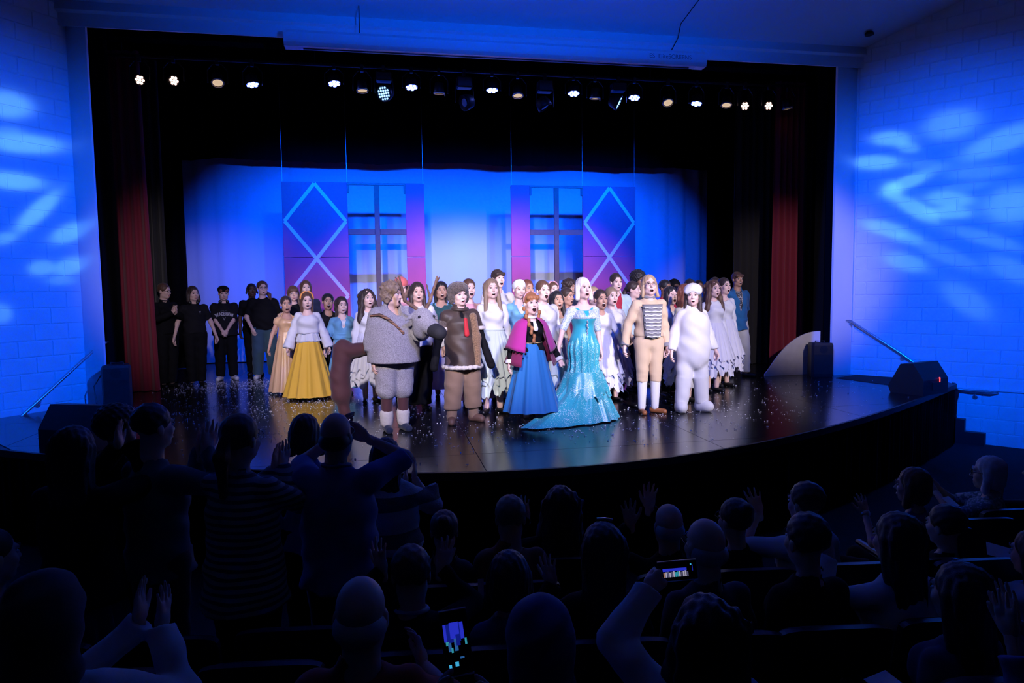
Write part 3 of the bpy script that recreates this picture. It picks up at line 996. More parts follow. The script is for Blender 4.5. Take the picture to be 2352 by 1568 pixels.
# paper snow on the stage floor
m_flake = mat('paper_snow', (0.85, 0.86, 0.90), 0.7)
vs, fs = [], []
rs = np.random.default_rng(3)
pts = []
for cx, cy, sx, sy, nn in [(-4.3, 1.7, 0.65, 0.45, 900), (-3.9, 0.6, 0.8, 0.9, 350), (-3.6, -0.9, 1.1, 0.9, 420), (-2.4, -2.2, 1.4, 0.8, 300), (-0.6, -3.2, 1.6, 0.6, 300), (1.0, -3.2, 1.6, 0.5, 220), (2.6, -2.2, 1.3, 0.8, 220), (4.6, -0.7, 0.9, 0.6, 120), (-2.6, -0.6, 1.0, 0.4, 260)]:
    g = rs.normal(size=(nn, 2)) * [sx, sy] + [cx, cy]
    g = np.concatenate([g, g[: nn // 2] + rs.normal(size=(nn // 2, 2)) * 0.025])
    pts += [tuple(p) for p in g]
for x, y in pts:
    if abs(x) > 6.2 or y > 4.5 or y < apron_y(x) + 0.06:
        continue
    a = rs.uniform(0, 6.28)
    w, l = rs.uniform(0.002, 0.007), rs.uniform(0.003, 0.010)
    t = rs.uniform(-0.006, 0.006)
    c, s_ = math.cos(a), math.sin(a)
    k = len(vs)
    for u, v in ((-w, -l), (w, -l), (w, l), (-w, l)):
        vs.append((x + u * c - v * s_, y + u * s_ + v * c, STAGE + 0.008 + t * (1 if u * v > 0 else -1)))
    fs.append((k, k + 1, k + 2, k + 3))
tag(mesh_obj('paper_snow', vs, fs, m_flake), 'white paper snow scattered over the black stage floor', 'paper snow', kind='stuff')
# ---------------------------------------------------------------- figures: smooth solids polygonised into one skin
F32 = np.float32


def A(*v):
    return np.array(v, float)


def smin(a, b, k):
    if k <= 0:
        return np.minimum(a, b)
    h = np.clip(0.5 + 0.5 * (b - a) / k, 0, 1)
    return b + (a - b) * h - k * h * (1 - h)


def prim_eval(p, P):
    t = p[0]
    if t == 'rc':                      # tapered limb, optional flattening (sx, sy)
        _, a, b, r1, r2 = p[:5]
        sc = p[5] if len(p) > 5 else None
        Q = P
        a_, b_ = a, b
        if sc is not None:
            s = np.array([1 / sc[0], 1 / sc[1], 1.0], F32)
            Q = P * s
            a_, b_ = a * s, b * s
        ba = (b_ - a_).astype(F32)
        pa = Q - a_.astype(F32)
        tt = np.clip(pa @ ba / max(float(ba @ ba), 1e-9), 0, 1)
        d = np.linalg.norm(pa - tt[:, None] * ba, axis=1) - (r1 + (r2 - r1) * tt)
        return d * (1.0 if sc is None else min(1.0, min(sc)))
    if t == 'cc':                      # tapered tube with flat ends
        _, a, b, r1, r2 = p[:5]
        ba = (b - a).astype(F32)
        L = float(np.linalg.norm(ba))
        ba = ba / L
        pa = P - a.astype(F32)
        ax = pa @ ba
        tt = np.clip(ax / L, 0, 1)
        lat = np.linalg.norm(pa - ax[:, None] * ba, axis=1) - (r1 + (r2 - r1) * tt)
        return np.maximum(lat, np.maximum(-ax, ax - L))
    if t == 'el':
        _, c, r = p[:3]
        q = P - c.astype(F32)
        if len(p) > 3:
            q = q @ p[3].astype(F32)
        r = np.asarray(r, F32)
        k0 = np.linalg.norm(q / r, axis=1)
        k1 = np.linalg.norm(q / (r * r), axis=1)
        return k0 * (k0 - 1.0) / np.maximum(k1, 1e-6)
    raise ValueError(t)


def prim_bounds(p):
    if p[0] in ('rc', 'cc'):
        m = max(p[3], p[4])
        if len(p) > 5 and p[5] is not None:
            m *= max(1.0, max(p[5]))
        return np.minimum(p[1], p[2]) - m, np.maximum(p[1], p[2]) + m
    m = np.max(p[2]) if len(p) > 3 else np.asarray(p[2])
    return p[1] - m, p[1] + m


def solid(prims, h, cut=(), noise=None, pad=0.02):
    """prims: list of (prim, blend); cut: list of (prim or ('pl', n, d), blend) removed; returns verts, quads"""
    adds = [e[0] for e in prims if e[0] != '-']
    lo = np.min([prim_bounds(p)[0] for p in adds], 0) - pad - h
    hi = np.max([prim_bounds(p)[1] for p in adds], 0) + pad + h
    n = np.ceil((hi - lo) / h).astype(int) + 1
    ax = [lo[i] + h * np.arange(n[i]) for i in range(3)]
    G = np.stack(np.meshgrid(*ax, indexing='ij'), -1).reshape(-1, 3).astype(F32)
    D = None
    shape = tuple(n)
    D = np.full(shape, 1.0, F32)
    def carve(D, p, k):
        if p[0] == 'pl':               # keep where n.x < d
            e = (p[2] - G @ np.asarray(p[1], F32)).reshape(shape)
        else:
            e = prim_eval(p, G).reshape(shape)
        return -smin(-D, e, k)
    for en in prims:
        if en[0] == '-':
            D = carve(D, en[1], en[2])
            continue
        p, k = en
        b0, b1 = prim_bounds(p)
        m = k + 3 * h + 0.01
        i0 = np.clip(np.floor((b0 - m - lo) / h).astype(int), 0, n - 1)
        i1 = np.clip(np.ceil((b1 + m - lo) / h).astype(int) + 1, 1, n)
        sl = tuple(slice(i0[q], i1[q]) for q in range(3))
        sub = np.stack(np.meshgrid(*[ax[q][sl[q]] for q in range(3)], indexing='ij'), -1)
        e = prim_eval(p, sub.reshape(-1, 3).astype(F32)).reshape(sub.shape[:3])
        D[sl] = smin(D[sl], e, k)
    for p, k in cut:
        D = carve(D, p, k)
    if noise is not None:
        D = D + noise(G).reshape(shape).astype(F32)
    D[0], D[-1], D[:, 0], D[:, -1], D[:, :, 0], D[:, :, -1] = [1.0] * 6
    S = D < 0
    c = [S[i:n[0] - 1 + i, j:n[1] - 1 + j, k:n[2] - 1 + k] for i in (0, 1) for j in (0, 1) for k in (0, 1)]
    cnt = sum(x.astype(np.int8) for x in c)
    act = (cnt > 0) & (cnt < 8)
    idx = -np.ones(act.shape, np.int64)
    I = np.argwhere(act)
    idx[act] = np.arange(len(I))
    acc = np.zeros((len(I), 3))
    num = np.zeros(len(I))
    corners = [(i, j, k) for i in (0, 1) for j in (0, 1) for k in (0, 1)]
    val = {cc: D[I[:, 0] + cc[0], I[:, 1] + cc[1], I[:, 2] + cc[2]] for cc in corners}
    for cc in corners:
        for axn in range(3):
            if cc[axn] == 0:
                dd = list(cc)
                dd[axn] = 1
                a, b = val[cc], val[tuple(dd)]
                x = (a < 0) != (b < 0)
                t = np.where(x, a / np.where(x, a - b, 1), 0)
                pt = np.array(cc, float)[None].repeat(len(I), 0)
                pt[:, axn] += t
                acc[x] += pt[x]
                num[x] += 1
    V = lo + h * (I + acc / np.maximum(num, 1)[:, None])
    Q = []
    for axn in range(3):
        o1, o2 = [(1, 2), (2, 0), (0, 1)][axn]
        s0 = [slice(1, n[q] - 1) for q in range(3)]
        s1 = list(s0)
        s0[axn] = slice(0, n[axn] - 1)
        s1[axn] = slice(1, n[axn])
        a, b = S[tuple(s0)], S[tuple(s1)]
        for flip, e in ((False, a & ~b), (True, ~a & b)):
            E = np.argwhere(e)
            if not len(E):
                continue
            off = np.ones(3, int)
            off[axn] = 0
            E = E + off
            d1, d2 = np.zeros(3, int), np.zeros(3, int)
            d1[o1], d2[o2] = 1, 1
            g = lambda X: idx[X[:, 0], X[:, 1], X[:, 2]]
            q = np.stack([g(E - d1 - d2), g(E - d2), g(E), g(E - d1)], 1)
            Q.append(q[:, ::-1] if flip else q)
    Q = np.concatenate(Q) if Q else np.zeros((0, 4), int)
    return V, Q


def join(parts):
    """parts: list of (verts, quads, material index or array)"""
    V, Q, M, k = [], [], [], 0
    for v, q, m in parts:
        V.append(v)
        Q.append(np.asarray(q) + k)
        M.append(np.full(len(q), m) if np.isscalar(m) else m)
        k += len(v)
    return np.concatenate(V), np.concatenate(Q), np.concatenate(M)


def ellipsoid(c, r, nu=10, nv=6):
    vs, qs = [], []
    for j in range(nv + 1):
        ph = -math.pi / 2 + math.pi * j / nv
        for i in range(nu):
            th = 2 * math.pi * i / nu
            vs.append((c[0] + r[0] * math.cos(ph) * math.cos(th), c[1] + r[1] * math.cos(ph) * math.sin(th), c[2] + r[2] * math.sin(ph)))
    for j in range(nv):
        for i in range(nu):
            i2 = (i + 1) % nu
            qs.append((j * nu + i, j * nu + i2, (j + 1) * nu + i2, (j + 1) * nu + i))
    return np.array(vs), np.array(qs)


def tube_np(pts, rad, n=6):
    m = MB().tube(pts, rad, n, cap=False)
    return np.array(m.v), np.array(m.f)


# ---- heads
_HEAD = {}


def head_mesh(mouth, fem, wide, h):
    key = (mouth, fem, wide, h)
    if key in _HEAD:
        return _HEAD[key]
    w = {0: 0.93, 1: 1.0, 2: 1.12}[wide]
    op = {'closed': 0, 'smile': 0, 'talk': 0.36, 'open': 0.72, 'wide': 1.0}[mouth]
    jz = -0.014 * op
    nk = 0.047 if fem else 0.056
    pr = [(('el', A(0, 0.014, 0.032), (0.074 * w, 0.094, 0.088)), 0), (('el', A(0, -0.018, -0.040 + jz * 0.5), (0.060 * w, 0.068, 0.078 - jz * 0.4)), 0.03),
          (('el', A(0, -0.058, -0.096 + jz), (0.022 * w + (0 if fem else 0.007), 0.022, 0.019)), 0.03)]
    for s in (-1, 1):
        pr += [(('el', A(s * 0.037 * w, -0.056, -0.030), (0.027, 0.024, 0.028)), 0.02),
               (('el', A(s * (0.038 if fem else 0.045) * w, -0.012, -0.072 + jz * 0.7), (0.020, 0.034, 0.026)), 0.03)]
    pr += [(('rc', A(-0.033, -0.079, 0.022), A(0.033, -0.079, 0.022), 0.011, 0.011), 0.014),
           (('rc', A(0, -0.082, 0.004), A(0, -0.1045, -0.031), 0.007, 0.0105), 0.012),
           (('rc', A(-0.009, -0.092, -0.034), A(0.009, -0.092, -0.034), 0.008, 0.008), 0.007)]
    lips = ('el', A(0, -0.0855, -0.069), (0.025, 0.012, 0.010))
    mo = ('el', A(0, -0.094, -0.071 + jz * 0.45), (0.017 + 0.005 * min(op, 1), 0.036, 0.004 + 0.0165 * op))
    if op == 0:
        pr.append((lips, 0.006))
    else:
        pr.append((('el', A(0, -0.081, -0.071 + jz * 0.45), (0.027, 0.014, 0.009 + 0.019 * op)), 0.010))
    pr += [(('rc', A(0, 0.018, -0.07), A(0, 0.030, -0.215), nk, nk * 1.12), 0.025)]
    for s in (-1, 1):
        pr.append((('el', A(s * 0.077 * w, 0.014, -0.012), (0.009, 0.020, 0.031)), 0.008))
    cut = [(('el', A(s * 0.032, -0.099, 0.001), (0.018, 0.0165, 0.011)), 0.011) for s in (-1, 1)]
    if op:
        cut.append((mo, 0.004))
    v, q = solid(pr, h, cut)
    c = v[q].mean(1)
    mi = np.zeros(len(q), int)
    if op:
        kk = np.linalg.norm((c - mo[1]) / (np.array(mo[2]) * np.array([1.18, 1.1, 1.0]) + np.array([0, 0, 0.0055])), axis=1)
        mi[(kk < 1.0) & (c[:, 1] < -0.05)] = 1
        kk = np.linalg.norm((c - mo[1]) / (np.array(mo[2]) * 1.06), axis=1)
        mi[(kk < 1.0) & (c[:, 1] > -0.094)] = 2
    else:
        kk = np.linalg.norm((c - lips[1]) / (np.array(lips[2]) * np.array([1.0, 1.4, 1.05])), axis=1)
        mi[(kk < 1.0) & (c[:, 1] < -0.082)] = 1
    parts = [(v, q, mi)]
    for s in (-1, 1):
        parts.append((*ellipsoid((s * 0.032, -0.0775, 0.002), (0.0160, 0.0115, 0.0072)), 3))
        parts.append((*ellipsoid((s * 0.032, -0.0860, 0.002), (0.0078, 0.0045, 0.0072), 8, 4), 4))
        parts.append((*tube_np([(s * 0.014, -0.0925, 0.0265), (s * 0.031, -0.0935, 0.0315), (s * 0.050, -0.0835, 0.025)], [0.0026, 0.0033, 0.0018], 5), 5))
        parts.append((*tube_np([(s * 0.018, -0.087, 0.0075), (s * 0.032, -0.0915, 0.0115), (s * 0.047, -0.083, 0.0065)], [0.0012, 0.0030, 0.0014], 4), 4))
    if op:
        parts.append((*ellipsoid((0, -0.0815, -0.0645 + jz * 0.1 + 0.007 * op), (0.0165, 0.010, 0.0056)), 3))
    r = join(parts)
    _HEAD[key] = r
    return r


# ---- hands: wrist at 0, fingers along +z, palm looks to -y, thumb on +x
_HAND = {}


def hand_mesh(pose, h=0.0058):
    if (pose, h) in _HAND:
        return _HAND[(pose, h)]
    curl = {'relax': (22, 34, 24), 'open': (4, 5, 5), 'grip': (62, 78, 45), 'spread': (6, 8, 6), 'cup': (14, 20, 14)}[pose]
    pr = [(('rc', A(-0.018, 0, 0.028), A(-0.024, 0, 0.082), 0.019, 0.017, (1, 0.72)), 0), (('rc', A(0.016, 0, 0.026), A(0.024, 0, 0.084), 0.021, 0.018, (1, 0.72)), 0.02),
          (('rc', A(0, 0, -0.035), A(0, 0, 0.03), 0.0245, 0.027, (1, 0.78)), 0.02)]
    spread = {'spread': 0.26, 'open': 0.10, 'cup': 0.05, 'relax': 0.04, 'grip': 0.0}[pose]
    for i, (x, z0, L, r) in enumerate([(0.032, 0.088, 0.072, 0.0086), (0.011, 0.094, 0.080, 0.0090), (-0.011, 0.091, 0.075, 0.0086), (-0.031, 0.082, 0.058, 0.0076)]):
        p = A(x, 0, z0 - 0.012)
        sx = spread * (1.5 - i) / 1.5
        ang = 0.0
        for j, (fr, rr) in enumerate(((0.46, 1.0), (0.30, 0.93), (0.24, 0.82))):
            ang += math.radians(curl[j] * (1 + 0.08 * i))
            d = A(sx * math.cos(ang), -math.sin(ang), math.cos(ang))
            d /= np.linalg.norm(d)
            nx = p + d * L * fr * (1.12 if j == 0 else 1)
            pr.append((('rc', p, nx, r * rr, r * rr * 0.92), 0.0025 if j else 0.006))
            p = nx
    ta = {'spread': 0.75, 'open': 0.62, 'cup': 0.3, 'relax': 0.35, 'grip': 0.15}[pose]
    ty = {'grip': -0.75, 'relax': -0.45, 'cup': -0.35}.get(pose, -0.15)
    p0 = A(0.028, -0.004, 0.022)
    d = A(math.sin(ta), ty, math.cos(ta))
    d /= np.linalg.norm(d)
    p1 = p0 + d * 0.042
    p2 = p1 + (d * 0.9 + A(-0.1, 0, 0.35)) * 0.026
    p3 = p2 + (d * 0.75 + A(-0.15, 0, 0.5)) * 0.022
    pr += [(('rc', p0, p1, 0.0145, 0.0112), 0.012), (('rc', p1, p2, 0.0108, 0.0098), 0.003), (('rc', p2, p3, 0.0098, 0.008), 0.003)]
    _HAND[(pose, h)] = solid(pr, h)
    return _HAND[(pose, h)]


def place_hand(pose, wrist, d, palm, mirror, size, h):
    v, q = hand_mesh(pose, h)
    d = d / np.linalg.norm(d)
    palm = palm - d * (palm @ d)
    palm = palm / max(np.linalg.norm(palm), 1e-6)
    x = np.cross(-palm, d)           # right-handed frame: x cross y(-palm) ...
    B = np.stack([x, -palm, d])      # rows: local x,y,z axes
    vv = v * size
    if mirror:
        vv = vv * np.array([-1, 1, 1])
        q = q[:, ::-1]
    # local x cross y = z ; check handedness
    if np.linalg.det(B) < 0:
        B[0] = -B[0]
    return vv @ B + wrist, q


# ---- skeleton
def ik(sh, target, l1, l2, pole):
    v = target - sh
    L = min(np.linalg.norm(v), (l1 + l2) * 0.995)
    d = v / max(np.linalg.norm(v), 1e-6)
    wrist = sh + d * L
    a = (l1 * l1 - l2 * l2 + L * L) / (2 * L)
    hgt = math.sqrt(max(l1 * l1 - a * a, 0))
    pole = pole - d * (pole @ d)
    pole = pole / max(np.linalg.norm(pole), 1e-6)
    return sh + d * a + pole * hgt, wrist


ARM = {   # wrist relative to shoulder (x outward, y, z), elbow pole (outward, y, z), hand pose, hand direction or None, palm normal (outward, y, z)
    'hang': ((0.075, -0.03, -0.515), (0.5, 1, 0), 'relax', None, (-1, 0.0, 0)),
    'out': ((0.17, -0.06, -0.49), (0.4, 1, 0), 'relax', None, (-1, -0.2, 0)),
    'hold': ((0.21, -0.10, -0.47), (0.3, 1, 0), 'grip', None, (-0.3, 1.0, 0)),
    'clasp': ((-0.13, -0.26, -0.43), (1, 0.6, 0), 'grip', (-0.6, -0.2, -0.8), (-0.3, 1, 0)),
    'pocket': ((0.03, -0.12, -0.46), (1, 0.8, 0), 'relax', (-0.35, -0.15, -1), (-0.6, 0.6, 0)),
    'clap': ((-0.115, -0.26, -0.12), (1, -0.1, -0.8), 'cup', (-0.12, -0.35, 0.9), (-1, -0.1, 0)),
    'clap_high': ((-0.10, -0.28, 0.10), (0.9, -0.1, -0.9), 'open', (-0.15, -0.3, 1), (-1, -0.2, 0)),
    'raise': ((0.10, -0.22, 0.22), (0.8, -0.2, -0.7), 'spread', (0.15, -0.1, 1), (-0.35, -1, 0)),
    'wide_clap': ((0.02, -0.32, -0.02), (0.9, 0.0, -0.8), 'spread', (0.25, -0.35, 0.9), (-1, -0.1, 0)),
    'front': ((0.0, -0.34, -0.26), (1, 0.3, -0.6), 'relax', None, (-1, 0, 0.3)),
    'back': ((-0.02, 0.14, -0.44), (1, 0.6, 0), 'relax', None, (-1, 0, 0)),
    'lap': ((-0.02, -0.30, -0.40), (1, 0.4, -0.3), 'relax', None, (0, 0.2, -1)),
    'phone': ((0.02, -0.30, 0.12), (0.9, -0.1, -0.9), 'grip', (-0.25, -0.2, 1), (-0.8, -0.8, 0)),
    'brow': ((-0.02, -0.12, 0.23), (1.0, -0.3, -0.1), 'open', (-0.9, -0.1, 0.15), (0.1, 0.3, -1)),
    'hip': ((0.02, -0.10, -0.34), (1, 0.5, 0.2), 'relax', (-0.6, -0.3, -0.5), (0, 0.4, -1)),
}


def skeleton(p):
    H = p.get('h', 1.7)
    s = H / 1.7
    fem = p.get('fem', True)
    b = p.get('bulk', 1.0)
    J = dict(s=s, fem=fem, b=b)
    sw = (0.143 if fem else 0.156) * s * (0.75 + 0.25 * b)
    hs = p.get('head', 1.06 if H > 1.62 else 1.04)          # head scale, 1.0 = 0.24 m
    head_z = H - 0.122 * hs
    dz = 0.0
    if p.get('seated'):
        dz = 0.88 * s - p.get('seat_h', 0.50)
    for n_, z in dict(hip=0.88, waist=1.04, chest=1.215, sh=1.365, neck=1.42).items():
        J[n_] = A(0, 0, z * s - dz)
    J['neck'] = A(0, 0.012, min(1.42 * s, head_z - 0.155 * hs) - dz)
    J['sh'] = A(0, 0.01, min(1.345 * s, head_z - 0.228 * hs) - dz)
    J['head'] = A(0, -0.012, head_z - dz)
    J['hs'] = hs
    lean = p.get('lean', (0, 0))                            # sideways, forwards shift of the upper body (m at the head)
    z0 = J['hip'][2]
    for n_ in ('waist', 'chest', 'sh', 'neck', 'head'):
        f = (J[n_][2] - z0) / max(J['head'][2] - z0, 1e-3)
        J[n_] = J[n_] + A(lean[0] * f, -lean[1] * f, 0)
    st = p.get('stance', 0.075) * s
    for side, nm in ((-1, 'L'), (1, 'R')):
        J['hip' + nm] = A(side * 0.085 * s * (0.8 + 0.2 * b), 0, J['hip'][2])
        if p.get('seated'):
            J['knee' + nm] = J['hip' + nm] + A(side * 0.06, -0.43 * s, -0.01)
            J['ank' + nm] = A(J['knee' + nm][0], J['knee' + nm][1] + 0.06, 0.08)
        else:
            fw = p.get('step', (0, 0))[0 if side < 0 else 1]
            J['ank' + nm] = A(side * st, 0.015 - fw, 0.075 * s)
            J['knee' + nm] = (J['hip' + nm] + J['ank' + nm]) / 2 + A(0, -0.015 - abs(fw) * 0.15, 0.01)
        J['sh' + nm] = J['sh'] + A(side * sw, 0, -0.005)
        spec = p.get('arm' + nm, 'hang')
        if isinstance(spec, str):
            spec = ARM[spec]
        tg, pole, pose, hd, palm = spec
        m = A(side, 1, 1)
        goal = J['sh' + nm] + A(*tg) * m * s
        if p.get('reach' + nm) is not None:
            goal = p['reach' + nm]
        J['elb' + nm], J['wr' + nm] = ik(J['sh' + nm], goal, 0.283 * s, 0.248 * s, A(*pole) * m)
        fd = J['wr' + nm] - J['elb' + nm]
        J['hd' + nm] = fd / np.linalg.norm(fd) if hd is None else A(*hd) * m
        J['palm' + nm] = A(*palm) * m
        J['pose' + nm] = pose
    return J


def torso_prims(J, o=0.0, osh=None):
    s, b, fem = J['s'], J['b'], J['fem']
    osh = o if osh is None else osh
    wx = (1.22 if fem else 1.28)
    wr, cr, pr_ = (0.088 if fem else 0.103) * s * b, (0.102 if fem else 0.112) * s * (0.6 + 0.4 * b), (0.106 if fem else 0.100) * s * (0.5 + 0.5 * b)
    X = (wx, 1.0)
    P = [(('rc', J['hip'] + A(0, 0.01, 0.0), J['hip'] + A(0, 0.005, 0.06 * s), pr_ + o, pr_ + o, (1.32, 1.0)), 0),
         (('rc', J['hip'] + A(0, 0, 0.08 * s), J['waist'], pr_ * 0.96 + o, wr + o, X), 0.05),
         (('rc', J['waist'], J['chest'] + A(0, 0.005, 0), wr + o, cr + o, X), 0.05),
         (('rc', J['chest'], J['sh'] - A(0, 0, 0.06 * s), cr + o, cr * 0.78 + osh, X), 0.05),
         (('rc', J['shL'] + A(0.02 * s, 0, -0.012), J['shR'] + A(-0.02 * s, 0, -0.012), 0.043 * s + osh, 0.043 * s + osh), 0.05),
         (('rc', J['sh'] + A(0, 0, -0.02), J['neck'] + A(0, 0, 0.02), 0.072 * s + osh, 0.047 + osh, (1.15, 1)), 0.05)]
    if fem:
        bs = 0.055 * s * (0.8 + 0.2 * b)
        for sd in (-1, 1):
            P.append((('el', J['chest'] + A(sd * 0.062 * s, -0.078 * s * (0.7 + 0.3 * b), 0.02 * s), (bs + o, bs + o, bs + o)), 0.04))
    return P


def arm_prims(J, nm, o=0.0, upto=2.0, flat=False, flare=0.0):
    """upto: 1 = elbow, 2 = wrist"""
    s = J['s']
    f = 0.8 + 0.2 * J['b'] if J['b'] < 1.6 else 1.15
    r0, r1, r2 = (0.041 if J['fem'] else 0.047) * s * f, (0.034 if J['fem'] else 0.038) * s * f, 0.025 * s
    k = 'cc' if flat else 'rc'
    sh, el, wr = J['sh' + nm], J['elb' + nm], J['wr' + nm]
    if upto <= 1.0:
        e = sh + (el - sh) * upto
        return [((k, sh, e, r0 + o, r0 + (r1 - r0) * upto + o + flare), 0.018)] + ([(('rc', sh, sh + (el - sh) * 0.1, r0 + o, r0 + o), 0.03)] if flat else [])
    u = upto - 1.0
    return [(('rc', sh, el, r0 + o, r1 + o), 0.02), ((k, el, el + (wr - el) * u, r1 + o, r1 + (r2 - r1) * u + o + flare), 0.02)]


def leg_prims(J, o=0.0, upto=2.0, flat=False, o2=None):
    s = J['s']
    f = 0.75 + 0.25 * J['b']
    o2 = o if o2 is None else o2
    P = []
    for nm in 'LR':
        h, k_, a = J['hip' + nm], J['knee' + nm], J['ank' + nm]
        e = k_ + (a - k_) * (upto - 1)
        r = (0.092 * s * f, 0.060 * s * (0.8 + 0.2 * f), 0.040 * s)
        P.append((('rc', h, k_, r[0] + o, r[1] + o2), 0.03))
        if upto > 1:
            P.append((('cc' if flat else 'rc', k_, e, r[1] + o2, r[1] + (r[2] - r[1]) * (upto - 1) + o2), 0.015))
    return P


def rotm(yaw, pitch=0.0, roll=0.0):
    return np.array(Matrix.Rotation(yaw, 3, 'Z') @ Matrix.Rotation(pitch, 3, 'X') @ Matrix.Rotation(roll, 3, 'Y'))


SKIN = {'fair': (0.78, 0.53, 0.46), 'light': (0.70, 0.45, 0.37), 'tan': (0.50, 0.29, 0.21), 'brown': (0.28, 0.14, 0.09), 'dark': (0.10, 0.05, 0.035)}
HAIRC = {'black': (0.012, 0.010, 0.012), 'dark': (0.035, 0.020, 0.016), 'brown': (0.10, 0.048, 0.028), 'auburn': (0.15, 0.045, 0.025), 'ginger': (0.36, 0.14, 0.05),
         'blond': (0.45, 0.31, 0.18), 'dirty': (0.25, 0.17, 0.11), 'platinum': (0.80, 0.76, 0.66), 'grey': (0.42, 0.42, 0.44), 'white': (0.62, 0.63, 0.66)}


def skin_mats(skin):
    c = SKIN[skin]
    k = {'fair': (0.62, 0.27, 0.26), 'light': (0.55, 0.24, 0.22), 'tan': (0.40, 0.17, 0.14), 'brown': (0.24, 0.09, 0.075), 'dark': (0.11, 0.045, 0.04)}[skin]
    return [mat('skin_' + skin, c, 0.5, spec=0.35, bump=0.04, bscale=150), mat('lip_' + skin, k, 0.4), mat('mouth_inside', (0.035, 0.006, 0.008), 0.6),
            mat('eye_white', (0.75, 0.72, 0.70), 0.3), mat('eye_dark', (0.03, 0.018, 0.012), 0.25)]


def wavy(amp, f):
    def g(P):
        return amp * (np.sin(P[:, 0] * f + 2.0 * np.sin(P[:, 2] * f * 0.13)) * np.cos(P[:, 1] * f * 0.9 + P[:, 2] * f * 0.1))
    return g


def curls(amp, f):
    def g(P):
        return amp * np.sin(P[:, 0] * f) * np.sin(P[:, 1] * f + 1) * np.sin(P[:, 2] * f + 2)
    return g


def folds(amp, f=28, seed=0.0):
    def g(P):
        return amp * (np.sin(P[:, 0] * f + P[:, 2] * f * 0.55 + seed) * np.sin(P[:, 2] * f * 0.8 - P[:, 1] * f * 0.7 + seed * 2)
                      + 0.6 * np.sin(P[:, 2] * f * 1.7 + P[:, 0] * f * 0.5 + 2 * np.sin(P[:, 0] * 9 + seed)))
    return g


